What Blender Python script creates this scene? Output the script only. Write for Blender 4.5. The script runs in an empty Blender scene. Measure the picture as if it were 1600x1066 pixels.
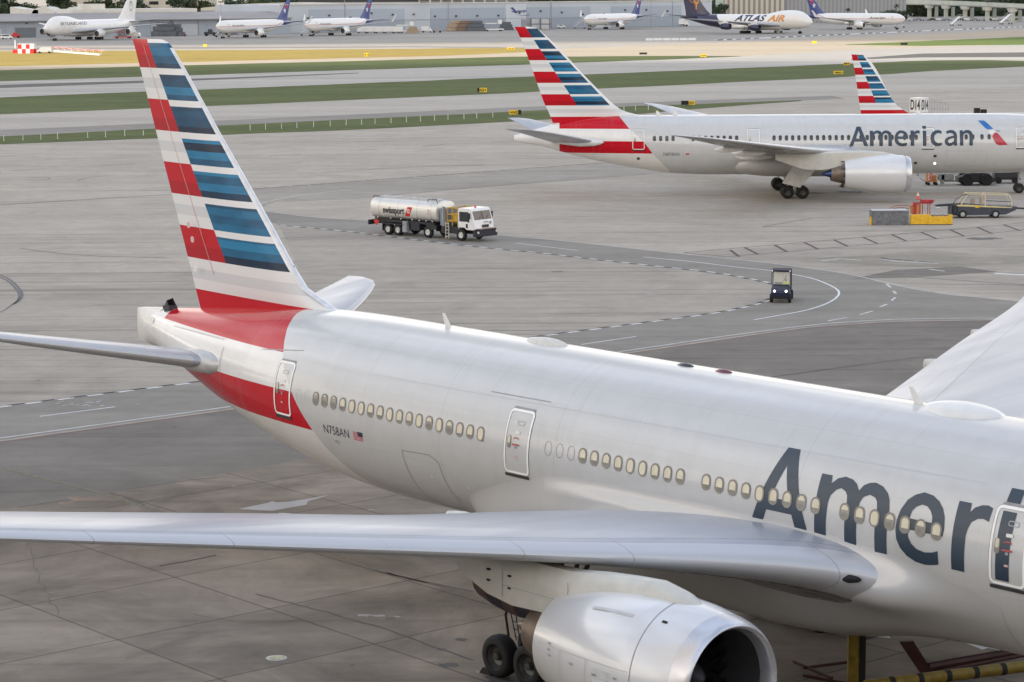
import bpy, bmesh, math, random
from math import sin, cos, tan, pi, radians, sqrt, atan2, hypot
from mathutils import Vector, Matrix
from mathutils.geometry import tessellate_polygon
random.seed(7)
S = bpy.context.scene
COL = S.collection
# ------------------------------------------------------------------ camera
FPX, HCAM, YH, ROLL = 3764.79, 20.5595, -19.18, -0.0062
_p = math.atan((533 - YH) / FPX)
_F = Vector((0, cos(_p), -sin(_p))); _U0 = Vector((0, sin(_p), cos(_p))); _R0 = Vector((1, 0, 0))
_R = cos(ROLL) * _R0 + sin(ROLL) * _U0
_U = -sin(ROLL) * _R0 + cos(ROLL) * _U0
cam = bpy.data.cameras.new('camera'); cam.sensor_width = 36; cam.lens = FPX / 1600 * 36
cam.clip_start = 1; cam.clip_end = 20000
co = bpy.data.objects.new('camera', cam); COL.objects.link(co); S.camera = co
co.matrix_world = Matrix(((_R.x, _U.x, -_F.x, 0), (_R.y, _U.y, -_F.y, 0), (_R.z, _U.z, -_F.z, HCAM), (0, 0, 0, 1)))
# ------------------------------------------------------------------ sky, sun, exposure
SUN_EL, SUN_AZ = radians(30), radians(222)       # azimuth clockwise from +Y; behind the camera to the left
w = bpy.data.worlds.new('World'); S.world = w; w.use_nodes = True
nt = w.node_tree; nt.nodes.clear()
_o = nt.nodes.new('ShaderNodeOutputWorld'); _b = nt.nodes.new('ShaderNodeBackground')
_s = nt.nodes.new('ShaderNodeTexSky'); _s.sky_type = 'NISHITA'; _s.sun_disc = False
_s.sun_elevation = SUN_EL; _s.sun_rotation = SUN_AZ; _s.air_density = 1.0; _s.dust_density = 2.0
_tc = nt.nodes.new('ShaderNodeTexCoord'); _mp = nt.nodes.new('ShaderNodeMapping'); _mp.inputs['Scale'].default_value = (1, 1, 3.2)
_n = nt.nodes.new('ShaderNodeTexNoise'); _n.inputs['Scale'].default_value = 2.6; _n.inputs['Detail'].default_value = 6
_r = nt.nodes.new('ShaderNodeValToRGB'); _r.color_ramp.elements[0].position = .30; _r.color_ramp.elements[1].position = .62
_r.color_ramp.elements[0].color = (.35, .35, .35, 1); _r.color_ramp.elements[1].color = (.95, .95, .95, 1)
_m = nt.nodes.new('ShaderNodeMixRGB'); _m.inputs[2].default_value = (11.0, 10.7, 10.5, 1)
_n2 = nt.nodes.new('ShaderNodeTexNoise'); _n2.inputs['Scale'].default_value = 3.2; _n2.inputs['Detail'].default_value = 5
_cm = nt.nodes.new('ShaderNodeMapRange'); _cm.inputs['From Min'].default_value = .40; _cm.inputs['From Max'].default_value = .60
_cm.inputs['To Min'].default_value = .62; _cm.inputs['To Max'].default_value = 1.42
_mm = nt.nodes.new('ShaderNodeMixRGB'); _mm.blend_type = 'MULTIPLY'; _mm.inputs[0].default_value = 1
L = nt.links.new
L(_tc.outputs['Generated'], _mp.inputs['Vector']); L(_mp.outputs[0], _n.inputs['Vector']); L(_mp.outputs[0], _n2.inputs['Vector'])
L(_n.outputs['Fac'], _r.inputs[0]); L(_r.outputs[0], _m.inputs[0]); L(_s.outputs[0], _m.inputs[1])
L(_n2.outputs['Fac'], _cm.inputs['Value']); L(_m.outputs[0], _mm.inputs[1]); L(_cm.outputs[0], _mm.inputs[2])
_sp = nt.nodes.new('ShaderNodeSeparateXYZ'); _zr = nt.nodes.new('ShaderNodeMapRange'); _mz = nt.nodes.new('ShaderNodeMixRGB'); _mz.blend_type = 'MULTIPLY'; _mz.inputs[0].default_value = 1
for _k, _q in zip(('From Min', 'From Max', 'To Min', 'To Max'), (0.0, .8, 0.0, 1.0)): _zr.inputs[_k].default_value = _q
L(_tc.outputs['Generated'], _sp.inputs[0]); L(_sp.outputs[2], _zr.inputs['Value']); _zc = nt.nodes.new('ShaderNodeValToRGB'); L(_zr.outputs[0], _zc.inputs[0]); _e = _zc.color_ramp.elements
_e[0].color = (1.45, 1.34, 1.20, 1); _e[1].color = (.59, .72, .94, 1); _e[1].position = .85; _x = _e.new(.45); _x.color = (1.32, 1.27, 1.20, 1)
L(_mm.outputs[0], _mz.inputs[1]); L(_zc.outputs[0], _mz.inputs[2])
L(_mz.outputs[0], _b.inputs[0]); L(_b.outputs[0], _o.inputs[0]); _b.inputs[1].default_value = 0.085
sl = bpy.data.lights.new('sun', 'SUN'); sl.energy = 3.0; sl.angle = radians(.6); sl.color = (1, .93, .80)
so = bpy.data.objects.new('sun', sl); COL.objects.link(so)
SDIR = Vector((sin(SUN_AZ) * cos(SUN_EL), cos(SUN_AZ) * cos(SUN_EL), sin(SUN_EL)))
so.rotation_euler = SDIR.to_track_quat('Z', 'Y').to_euler()
S.view_settings.view_transform = 'Standard'; S.view_settings.look = 'None'
S.view_settings.exposure = 0.75; S.view_settings.gamma = 1
S.cycles.max_bounces = 6

# two added clouds, out of view far behind the camera, that keep the sun off the near aprons and the far buildings, leaving the sunlit strip between
def cloud_at(cx, cy, sx, sy, h, name, seed):
    """cumulus deck whose shadow falls on the rectangle centred (cx, cy)"""
    rnd = random.Random(seed); off = SDIR * (h / SDIR.z); bm = bmesh.new(); nx, ny = 44, 30
    for top in (0, 1):
        pass
    vs = {}
    for k in (0, 1):
        for i in range(nx + 1):
            for j in range(ny + 1):
                u, v = i / nx * 2 - 1, j / ny * 2 - 1; e = max(0, 1 - max(abs(u), abs(v))**6)
                n1 = sin(i * .9 + seed) * cos(j * .8 + 2 * seed) + .5 * sin(i * 2.1 + j * 1.3)
                z = h + (60 * e * (1.3 + n1 * .5) if k else -25 * e * (1 + .4 * n1))
                vs[k, i, j] = bm.verts.new((cx + off.x + u * sx * (1 + (.012 * sin(j * 1.7 + seed) if abs(u) > .9 else 0)), cy + off.y + v * sy, z))
    for k in (0, 1):
        for i in range(nx):
            for j in range(ny): bm.faces.new([vs[k, i, j], vs[k, i + 1, j], vs[k, i + 1, j + 1], vs[k, i, j + 1]][::1 if k else -1])
    me = bpy.data.meshes.new(name); bm.to_mesh(me); bm.free(); me.polygons.foreach_set('use_smooth', [True] * len(me.polygons))
    cm = bpy.data.materials.get('cloud_white') or bpy.data.materials.new('cloud_white'); cm.use_nodes = True
    pb = cm.node_tree.nodes['Principled BSDF']; pb.inputs['Base Color'].default_value = (.9, .9, .9, 1); pb.inputs['Roughness'].default_value = 1; pb.inputs['Specular IOR Level'].default_value = 0
    me.materials.append(cm); o = bpy.data.objects.new(name, me); COL.objects.link(o); o['kind'] = 'structure'; return o
cloud_at(0, 180, 900, 475, 1500, 'cloud', 1)
cloud_at(0, 1430, 1300, 520, 1500, 'cloud', 4)

# ------------------------------------------------------------------ projection of photo pixels onto real planes of the place
def ray(x, y): return _F + _R * ((x - 800) / FPX) - _U * ((y - 533) / FPX)
def g(x, y, z=0.0):
    d = ray(x, y); t = (z - HCAM) / d.z
    return Vector((d.x * t, d.y * t, z))
def atY(x, y, Y):
    d = ray(x, y); t = Y / d.y
    return Vector((d.x * t, Y, HCAM + d.z * t))

# ------------------------------------------------------------------ materials
MATS = {}
class NT:
    def __init__(s, name):
        s.m = bpy.data.materials.new(name); s.m.use_nodes = True; s.t = s.m.node_tree
        s.b = s.t.nodes['Principled BSDF']
    def n(s, typ, **kw):
        x = s.t.nodes.new(typ)
        for k, v in kw.items(): setattr(x, k, v)
        return x
    def set(s, sock, v):
        if isinstance(v, (int, float, tuple, list)):
            if isinstance(v, tuple) and len(v) == 3 and sock.type == 'RGBA': v = (*v, 1)
            sock.default_value = v
        else: s.t.links.new(v, sock)
    def math(s, op, a, b=0.0, c=None):
        x = s.n('ShaderNodeMath', operation=op); s.set(x.inputs[0], a); s.set(x.inputs[1], b)
        if c is not None: s.set(x.inputs[2], c)
        return x.outputs[0]
    def gt(s, a, b): return s.math('GREATER_THAN', a, b)
    def lt(s, a, b): return s.math('LESS_THAN', a, b)
    def mul(s, a, b): return s.math('MULTIPLY', a, b)
    def add(s, a, b): return s.math('ADD', a, b)
    def mix(s, f, a, b, blend='MIX'):
        x = s.n('ShaderNodeMixRGB', blend_type=blend); s.set(x.inputs[0], f); s.set(x.inputs[1], a); s.set(x.inputs[2], b)
        return x.outputs[0]
    def coord(s, kind='Object'): return s.n('ShaderNodeTexCoord').outputs[kind]
    def sep(s, v):
        x = s.n('ShaderNodeSeparateXYZ'); s.set(x.inputs[0], v); return x.outputs
    def comb(s, a, b, c):
        x = s.n('ShaderNodeCombineXYZ'); s.set(x.inputs[0], a); s.set(x.inputs[1], b); s.set(x.inputs[2], c); return x.outputs[0]
    def mapping(s, v, scale=(1, 1, 1), rot=(0, 0, 0), loc=(0, 0, 0)):
        x = s.n('ShaderNodeMapping'); s.set(x.inputs[0], v)
        x.inputs['Scale'].default_value = scale; x.inputs['Rotation'].default_value = rot; x.inputs['Location'].default_value = loc
        return x.outputs[0]
    def noise(s, v, scale=1, detail=4, rough=.55, dist=0):
        x = s.n('ShaderNodeTexNoise'); s.set(x.inputs['Vector'], v); x.inputs['Scale'].default_value = scale
        x.inputs['Detail'].default_value = detail; x.inputs['Roughness'].default_value = rough; x.inputs['Distortion'].default_value = dist
        return x.outputs['Fac']
    def mr(s, v, a, b, c, d):
        x = s.n('ShaderNodeMapRange'); s.set(x.inputs['Value'], v)
        for k, q in zip(('From Min', 'From Max', 'To Min', 'To Max'), (a, b, c, d)): x.inputs[k].default_value = q
        return x.outputs[0]
    def ramp(s, f, stops, interp='LINEAR'):
        x = s.n('ShaderNodeValToRGB'); s.set(x.inputs[0], f); cr = x.color_ramp; cr.interpolation = interp
        while len(cr.elements) < len(stops): cr.elements.new(.5)
        for e, (p, c) in zip(cr.elements, stops):
            e.position = p; e.color = (c, c, c, 1) if isinstance(c, (int, float)) else (*c, 1)
        return x.outputs[0]
    def bump(s, h, strength=.3, dist=.01):
        x = s.n('ShaderNodeBump'); x.inputs['Strength'].default_value = strength; x.inputs['Distance'].default_value = dist
        s.set(x.inputs['Height'], h); s.t.links.new(x.outputs[0], s.b.inputs['Normal'])
    def fin(s, color=None, rough=.5, metal=0., coat=0., spec=None):
        if color is not None: s.set(s.b.inputs['Base Color'], color)
        s.set(s.b.inputs['Roughness'], rough); s.set(s.b.inputs['Metallic'], metal)
        if coat: s.b.inputs['Coat Weight'].default_value = coat; s.b.inputs['Coat Roughness'].default_value = .04
        if spec is not None: s.set(s.b.inputs['Specular IOR Level'], spec)
        return s.m
def M(name, color=(.5, .5, .5), rough=.5, metal=0., var=.12, scale=3., coat=0., emit=None):
    """plain paint / rubber / steel with uneven tone and roughness"""
    if name in MATS: return MATS[name]
    t = NT(name); c = t.coord(); nz = t.noise(c, scale, 5)
    k = t.mr(nz, .3, .7, 1 - var, 1 + var)
    col = t.mix(1.0, color, t.comb(k, k, k), 'MULTIPLY')
    r = t.mr(t.noise(c, scale * .5, 2), .3, .7, max(.03, rough - .02), min(1, rough + .03))
    m = t.fin(col, r, metal, coat)
    if emit:
        t.b.inputs['Emission Color'].default_value = (*color, 1); t.b.inputs['Emission Strength'].default_value = emit
    MATS[name] = m; return m

WHITE = M('white_paint', (.72, .72, .70), .35, var=.05, coat=.3)
DWHITE = M('dirty_white_paint', (.60, .59, .56), .45, var=.14)
BLACK = M('black_rubber', (.010, .010, .011), .75, var=.3)
DARK = M('dark_steel', (.04, .04, .045), .5, var=.3)
GREY = M('grey_steel', (.28, .29, .31), .45, var=.2)
LGREY = M('light_grey_paint', (.45, .46, .47), .45, var=.12)
STEEL = M('bare_steel', (.55, .54, .52), .3, .9, var=.1)
YEL = M('safety_yellow', (.72, .42, .02), .5, var=.15)
RED = M('signal_red', (.55, .02, .02), .45, var=.12)
ORANGE = M('worn_orange', (.50, .20, .06), .6, var=.3)
GLASS = M('dark_glass', (.02, .025, .03), .08, var=.1, coat=.5)
NAVY = M('navy_paint', (.012, .018, .065), .3, var=.15, coat=.3)
LETTER = M('livery_lettering_blue_grey', (.026, .045, .070), .35, var=.04, scale=.6, coat=.12)
GAP = M('panel_gap', (.10, .10, .11), .6, var=.1)
SGAP = M('soft_panel_line', (.40, .405, .41), .5, var=.1)

# ------------------------------------------------------------------ mesh building
class MB:
    def __init__(s, side=1): s.v = []; s.f = []; s.mi = []; s.side = side
    def add(s, vs, fs, m=0):
        o = len(s.v); s.v += [tuple(v) for v in vs]; s.f += [tuple(i + o for i in f) for f in fs]; s.mi += [m] * len(fs); return s
    def box(s, x0, x1, y0, y1, z0, z1, m=0, b=0.0):
        if b <= 0:
            vs = [(x, y, z) for x in (x0, x1) for y in (y0, y1) for z in (z0, z1)]
            fs = [(0, 1, 3, 2), (4, 6, 7, 5), (0, 4, 5, 1), (2, 3, 7, 6), (0, 2, 6, 4), (1, 5, 7, 3)]
            return s.add(vs, fs, m)
        bm = bmesh.new(); bmesh.ops.create_cube(bm, size=1)
        for v in bm.verts:
            v.co = Vector(((x0 + x1) / 2 + v.co.x * (x1 - x0), (y0 + y1) / 2 + v.co.y * (y1 - y0), (z0 + z1) / 2 + v.co.z * (z1 - z0)))
        bmesh.ops.bevel(bm, geom=bm.edges[:], offset=b, segments=2, affect='EDGES')
        bm.verts.index_update()
        s.add([v.co for v in bm.verts], [[v.index for v in f.verts] for f in bm.faces], m); bm.free(); return s
    def prism(s, pts, y0, y1, m=0):
        """outline in (x,z) extruded along y"""
        n = len(pts); vs = [(x, y0, z) for x, z in pts] + [(x, y1, z) for x, z in pts]
        fs = [tuple(range(n)), tuple(range(2 * n - 1, n - 1, -1))] + [(i, (i + 1) % n, n + (i + 1) % n, n + i) for i in range(n)]
        return s.add(vs, fs, m)
    def slab(s, pts, z0, z1, m=0):
        n = len(pts); vs = [(x, y, z0) for x, y in pts] + [(x, y, z1) for x, y in pts]
        fs = [tuple(range(n)), tuple(range(2 * n - 1, n - 1, -1))] + [(i, (i + 1) % n, n + (i + 1) % n, n + i) for i in range(n)]
        return s.add(vs, fs, m)
    def loft(s, rings, m=0, caps=(True, True), closed=True, mf=None):
        n = len(rings[0]); vs = [p for r in rings for p in r]; k = n if closed else n - 1
        for i in range(len(rings) - 1): pass
        fs = []; ms = []
        for i in range(len(rings) - 1):
            for j in range(k):
                fs.append((i * n + j, i * n + (j + 1) % n, (i + 1) * n + (j + 1) % n, (i + 1) * n + j)); ms.append(mf(i, j) if mf else m)
        if closed and caps[0]: fs.append(tuple(range(n))); ms.append(m)
        if closed and caps[1]: fs.append(tuple((len(rings) - 1) * n + j for j in range(n))); ms.append(m)
        o = len(s.v); s.v += [tuple(v) for v in vs]; s.f += [tuple(i + o for i in f) for f in fs]; s.mi += ms
        return s
    def tube(s, a, b, r0, r1=None, n=10, m=0, caps=(True, True)):
        a = Vector(a); b = Vector(b); d = (b - a).normalized(); r1 = r0 if r1 is None else r1
        u = d.orthogonal().normalized(); w_ = d.cross(u)
        R = [[c + (u * cos(2 * pi * i / n) + w_ * sin(2 * pi * i / n)) * r for i in range(n)] for c, r in ((a, r0), (b, r1))]
        return s.loft(R, m, caps)
    def path(s, pts, r, n=6, m=0):
        for a, b in zip(pts, pts[1:]): s.tube(a, b, r, r, n, m)
        return s
    def lathe(s, prof, c=(0, 0, 0), axis='x', n=24, m=0, caps=(False, False), mf=None):
        """prof: (along, radius)"""
        R = []
        for a, r in prof:
            ring = []
            for i in range(n):
                t = 2 * pi * i / n; p = (r * cos(t), r * sin(t))
                q = {'x': (a, p[0], p[1]), 'y': (p[0], a, p[1]), 'z': (p[0], p[1], a)}[axis]
                ring.append((q[0] + c[0], q[1] + c[1], q[2] + c[2]))
            R.append(ring)
        return s.loft(R, m, caps, mf=mf)
    def build(s, name, mats, parent=None, smooth=35, norm=True, loc=None):
        me = bpy.data.meshes.new(name)
        me.from_pydata([(x, -y, z) for x, y, z in s.v] if s.side < 0 else s.v, [], s.f)
        if not isinstance(mats, (list, tuple)): mats = [mats]
        for m in mats: me.materials.append(m)
        me.polygons.foreach_set('material_index', s.mi)
        if norm:
            bm = bmesh.new(); bm.from_mesh(me); bmesh.ops.recalc_face_normals(bm, faces=bm.faces[:]); bm.to_mesh(me); bm.free()
        if smooth:
            me.polygons.foreach_set('use_smooth', [True] * len(me.polygons)); me.set_sharp_from_angle(angle=radians(smooth))
        me.update()
        o = bpy.data.objects.new(name, me); COL.objects.link(o)
        if parent is not None: o.parent = parent
        if loc is not None: o.location = loc
        return o
def P(): return MB(-1)          # planes and vehicles: (forward, to the right, up)
def tag(o, label=None, cat=None, group=None, kind=None):
    if label: o['label'] = label
    if cat: o['category'] = cat
    if group: o['group'] = group
    if kind: o['kind'] = kind
    return o
def empty(name, loc=(0, 0, 0), rz=0.0, label=None, cat=None, group=None):
    o = bpy.data.objects.new(name, None); COL.objects.link(o); o.location = loc; o.rotation_euler = (0, 0, rz)
    return tag(o, label, cat, group)
def kids(o): return [c for c in COL.objects if c.parent == o]
def copy_tree(o, parent=None, chmap=None):
    chmap = chmap or CH(); c = o.copy(); COL.objects.link(c); c.parent = parent
    for ch in chmap.get(o.name, []): copy_tree(ch, c, chmap)
    return c
def CH():
    d = {}
    for ob in COL.objects:
        if ob.parent: d.setdefault(ob.parent.name, []).append(ob)
    return d
def fwd_rz(fx, fy): return atan2(fy, fx)

# ------------------------------------------------------------------ ground and markings
def ground_mat(name, c1, c2, streak=(.012, .12), fine=.9, joints=None, rot=0.0, stain=.35, rough=.9, tracks=0.0, trot=0.0):
    t = NT(name); c = t.coord('Object')
    a = t.noise(t.mapping(c, (streak[0], streak[1], 1), (0, 0, rot)), 1.0, 6, .6, .6)
    b = t.noise(c, fine, 6, .65)
    e = t.noise(t.mapping(c, (.16, .16, 1), (0, 0, 0), (3, 7, 0)), 1.0, 7, .65, .8)
    col = t.mix(t.mr(a, .3, .7, 0, 1), c1, c2)
    k = t.mul(t.mr(b, .25, .75, .90, 1.10), t.mr(e, .3, .75, 1.0 + stain * .25, 1.0 - stain * .5))
    if tracks:
        w_ = t.noise(t.mapping(c, (.02, .9, 1), (0, 0, trot)), 1.0, 4, .6, .35)
        k = t.mul(k, t.mr(w_, .55, .72, 1.0, 1.0 - tracks))
        w2 = t.noise(t.mapping(c, (.012, .35, 1), (0, 0, trot + .35), (11, 3, 0)), 1.0, 4, .6, .8)
        k = t.mul(k, t.mr(w2, .56, .74, 1.0, 1.0 - tracks * .8))
    if joints:
        sp, jr, wd, off = joints
        q = t.sep(t.mapping(c, (1 / sp, 1 / sp, 1), (0, 0, jr), off))
        for ax in (0, 1):
            fr = t.math('FRACT', q[ax]); dd = t.math('ABSOLUTE', t.math('SUBTRACT', fr, .5))
            line = t.gt(dd, .5 - wd / sp)
            k = t.mul(k, t.math('SUBTRACT', 1.0, t.mul(line, .42)))
        cell = t.n('ShaderNodeTexWhiteNoise', noise_dimensions='2D')
        t.set(cell.inputs['Vector'], t.comb(t.math('FLOOR', q[0]), t.math('FLOOR', q[1]), 0))
        k = t.mul(k, t.mr(cell.outputs[0], 0, 1, .88, 1.10))
    sp2 = t.noise(c, .55, 3, .8); k = t.mul(k, t.mr(sp2, .70, .78, 1.0, .70))
    out = t.mix(1.0, col, t.comb(t.mul(k, 1.05), t.mul(k, .985), t.mul(k, .89)), 'MULTIPLY')
    t.bump(b, .25, .01)
    return t.fin(out, rough, spec=.3)
HDG = 0.8695
G_APRON = ground_mat('pale_apron_concrete', (.335, .318, .295), (.40, .382, .358), (.006, .05), stain=.35, tracks=.30, trot=.12)
G_NEAR = ground_mat('stand_concrete_slabs', (.190, .169, .148), (.26, .235, .208), (.05, .3), rot=HDG, stain=1.15, joints=(5.85, HDG, .045, (.17, .40, 0)), tracks=.22, trot=HDG)
G_ASPH = ground_mat('worn_asphalt', (.150, .144, .138), (.195, .188, .180), (.01, .1), stain=.5, tracks=.30, trot=.9)
G_ROAD = ground_mat('service_road_asphalt', (.205, .202, .198), (.25, .246, .240), (.02, .2), stain=.3, tracks=.2, trot=.7)
G_ISLE = ground_mat('turning_island_concrete', (.30, .288, .27), (.365, .35, .33), (.012, .08), stain=.4, tracks=.35, trot=.1)
G_TAXI = ground_mat('taxiway_concrete', (.33, .32, .305), (.43, .415, .395), (.002, .05), stain=.2, tracks=.15, trot=.03)
G_SHLD = ground_mat('taxiway_shoulder_asphalt', (.20, .195, .19), (.255, .25, .245), (.003, .06), stain=.2, tracks=.2, trot=.03)
G_RWY = ground_mat('runway_surface', (.34, .335, .33), (.46, .45, .44), (.0015, .09), stain=.2, tracks=.45, trot=.03)
G_RUB = ground_mat('runway_rubber_marks', (.075, .075, .078), (.14, .138, .136), (.002, .2), stain=.3, tracks=.3)
G_FAR = ground_mat('cargo_apron_concrete', (.27, .265, .26), (.35, .34, .33), (.002, .03), stain=.3, tracks=.2)
G_PALE = ground_mat('pale_dusty_concrete', (.37, .32, .255), (.44, .385, .31), (.002, .03), stain=.2)  # cream tone: part of the strip's sunlight is put into the colour
def grass_mat(name, c1, c2, c3):
    t = NT(name); c = t.coord('Object')
    a = t.noise(t.mapping(c, (.006, .05, 1)), 1.0, 6, .65, .5); b = t.noise(t.mapping(c, (.22, .5, 1)), 1.0, 6, .78); b3 = t.noise(t.mapping(c, (.05, .12, 1), (0, 0, 0), (5, 9, 0)), 1.0, 5, .7)
    col = t.mix(t.mr(a, .32, .68, 0, 1), c1, c2); col = t.mix(t.mr(b, .50, .68, 0, .85), col, c3); col = t.mix(t.mr(b3, .50, .70, 0, .55), col, tuple(v * .55 for v in c1))
    t.bump(b, .8, .15); return t.fin(col, .95, spec=.1)
GR1 = grass_mat('mown_green_grass', (.076, .102, .035), (.112, .135, .050), (.165, .160, .072))
GR2 = grass_mat('dry_golden_grass', (.33, .235, .062), (.39, .285, .080), (.21, .18, .06))  # gold tone: sunlight on the grass is put into its colour
GR3 = grass_mat('fresh_green_grass', (.115, .165, .040), (.155, .20, .055), (.19, .20, .08))  # brighter green: sunlight on this strip is put into the colour
def sheet(name, pts, z, m, kind='structure'):
    vs = [(p[0], p[1], z) for p in pts]; tri = tessellate_polygon([[Vector((v[0], v[1], 0)) for v in vs]])
    me = bpy.data.meshes.new(name); me.from_pydata(vs, [], [tuple(t) for t in tri]); me.materials.append(m)
    bm = bmesh.new(); bm.from_mesh(me)
    for f in bm.faces:
        if f.calc_area() > 0 and f.normal.z < 0: f.normal_flip()
    bm.to_mesh(me); bm.free()
    o = bpy.data.objects.new(name, me); COL.objects.link(o); o['kind'] = kind; return o
def resample(pts, step):
    out = [pts[0]]; 
    for a, b in zip(pts, pts[1:]):
        n = max(1, int((b - a).length / step))
        for i in range(1, n + 1): out.append(a.lerp(b, i / n))
    return out
def px(pts): return [g(*p) for p in pts]
sheet('ground', [(-4000, -600), (4000, -600), (4000, 9000), (-4000, 9000)], 0, G_APRON)
def strip(name, top, bot, z, m):
    """band between two far edges given left to right"""
    if name == 'grass':
        rj = random.Random(len(top) * 7 + int(top[0][1])); a = []
        for k, e in enumerate((px(bot), px(top)[::-1])):
            q = resample(e, 9.0); amp = lambda p: p.y * p.y / 77400 * .38
            a += [q[0]] + [p + Vector((0, rj.uniform(-1, 1) * amp(p) * (.4 + .6 * abs(sin(i * .37))), 0)) for i, p in enumerate(q[1:-1])] + [q[-1]]
        return sheet(name, a, z, m)
    return sheet(name, px(bot) + px(top)[::-1], z, m)
# far bands, near to far
strip('grass', [(-60, 215), (0, 213.5), (400, 194), (800, 175), (1000, 166), (1250, 157)], [(-60, 228), (0, 225.5), (250, 216), (380, 209.5), (600, 201), (820, 189), (1000, 178), (1120, 168), (1253, 158)], .03, GR1)
strip('taxiway_shoulder', [(-60, 205), (0, 203.5), (400, 186), (800, 168), (1000, 160.5), (1300, 150)], [(-60, 215.5), (0, 214), (400, 194.5), (800, 175.5), (1000, 166.5), (1252, 157.2), (1320, 154)], .02, G_SHLD)
strip('taxiway', [(-60, 181), (0, 179), (400, 163), (800, 145.5), (1100, 131), (1330, 120), (1460, 111), (1600, 104.5), (1700, 101)], [(-60, 205), (0, 203.5), (400, 186), (800, 168), (1000, 160.5), (1200, 153), (1600, 135), (1700, 131)], .012, G_TAXI)
strip('grass', [(-60, 155), (0, 152.5), (400, 137), (800, 121), (1060, 111), (1330, 99.5), (1460, 94.5), (1540, 94), (1600, 95.5), (1700, 99)], [(-60, 181.5), (0, 179), (400, 163), (800, 145.5), (1060, 133), (1330, 120), (1460, 111), (1600, 104.6), (1700, 101.5)], .03, GR1)
strip('runway', [(-60, 130), (0, 127.5), (400, 114.5), (800, 102), (1060, 92.5), (1160, 88), (1340, 78), (1600, 69.5), (1700, 66)], [(-60, 155), (0, 152.5), (400, 137), (800, 121), (1060, 111), (1330, 99.5), (1460, 94.5), (1540, 94), (1600, 95.5), (1700, 99)], .02, G_RWY)
strip('runway_rubber_band', [(-60, 135), (0, 133), (230, 126), (560, 114)], [(-60, 140), (0, 138), (230, 129.5), (560, 115)], .035, G_RUB)
strip('runway_rubber_band', [(1330, 92), (1440, 84), (1600, 82), (1700, 80)], [(1330, 93.5), (1440, 90), (1600, 89.5), (1700, 89)], .035, G_RUB)
strip('grass', [(-60, 112), (0, 110), (400, 99.5), (800, 89), (1060, 87.5), (1158, 88)], [(-60, 130), (0, 127.5), (400, 114.5), (800, 102), (1060, 92.5), (1158, 88.4)], .03, GR1)
strip('taxiway', [(-60, 106), (0, 104), (400, 94.5), (800, 83), (870, 77), (1000, 72), (1320, 60), (1600, 47), (1700, 43)], [(-60, 112), (0, 110), (400, 99.5), (800, 89), (1060, 87.5), (1160, 88), (1340, 78), (1600, 69.5), (1700, 66)], .015, G_PALE)
strip('grass', [(-60, 82), (0, 80.5), (400, 78.5), (700, 76), (800, 75.3), (866, 76.5)], [(-60, 106), (0, 104), (400, 94.5), (700, 87), (800, 83), (867, 77.2)], .03, GR2)
strip('grass', [(1322, 69.5), (1440, 64.5), (1600, 58), (1700, 54)], [(1322, 70.2), (1440, 72), (1600, 70.2), (1700, 69)], .04, GR3)
strip('taxiway_shoulder', [(-60, 75.5), (0, 75), (400, 73.5), (640, 72.5), (860, 75)], [(-60, 78.5), (0, 78), (400, 75.5), (640, 74), (860, 76)], .03, G_SHLD)
strip('cargo_apron', [(-200, 30), (1800, 8)], [(-200, 76), (0, 72), (400, 70), (850, 64), (1120, 63.5), (1600, 44), (1800, 36)], .012, G_FAR)
# mid and near pavement
strip('apron_asphalt_patch', [(1069, 396), (1200, 386), (1600, 350), (1750, 335)], [(1069, 396), (1200, 412), (1320, 428), (1450, 452), (1600, 468), (1750, 480)], .004, G_ISLE)
sheet('service_road', px([(392, 309), (400, 314), (405, 318), (408, 325), (417, 331), (500, 341), (577, 345), (780, 368), (885, 377), (1000, 389.5), (1200, 411), (1336, 430), (1389, 444), (1487, 461), (1600, 472), (1700, 480), (1700, 500), (1566, 499), (1389, 502), (1262, 511), (1121, 530), (963, 554), (700, 590), (365, 638), (0, 688), (-100, 700), (-100, 648), (0, 636), (311, 597), (600, 560), (843, 525.5), (911, 517), (1016, 503), (1116, 490), (1174, 478), (1205, 468), (1222, 456), (1216, 447), (1197, 441.5), (1160, 433.7), (1042, 418), (911, 403.5), (780, 390), (690, 380), (577, 366), (515, 359), (436, 352), (385, 335), (380, 310)]), .006, G_ROAD)
sheet('service_road', px([(392, 308.5), (394, 296), (605, 281), (820, 265), (1020, 250), (1250, 240), (1250, 252), (1019, 272), (820, 287), (549, 311), (430, 316), (410, 324), (404, 319)]), .007, ground_mat('older_road_asphalt', (.27, .262, .25), (.325, .315, .30), (.01, .12), stain=.4, tracks=.3, trot=.2))
sheet('turning_island', px([(515, 359), (577, 366), (690, 380), (780, 390), (911, 403.5), (1042, 418), (1160, 433.7), (1197, 441.5), (1216, 447), (1222, 456), (1205, 468), (1174, 478), (1116, 490), (1016, 503), (911, 517), (843, 525.5), (600, 560), (311, 597), (0, 636), (-100, 648), (-100, 428), (0, 428), (467, 422), (436, 352)]), .004, G_ISLE)
sheet('stand_asphalt', px([(-100, 702), (0, 690), (365, 640), (963, 555), (1262, 512), (1389, 503), (1566, 500), (1750, 500), (1750, 640), (1450, 660), (1000, 660), (500, 712), (400, 732), (312, 746), (220, 763), (137, 775), (28, 793), (-100, 812)]), .006, G_ASPH)
sheet('stand_concrete', px([(-100, 812), (28, 793), (137, 775), (220, 763), (312, 746), (400, 732), (500, 712), (1000, 660), (1450, 660), (1750, 640), (2600, 640), (2600, 1500), (-1200, 1500), (-1200, 950)]), .008, G_NEAR)

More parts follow.
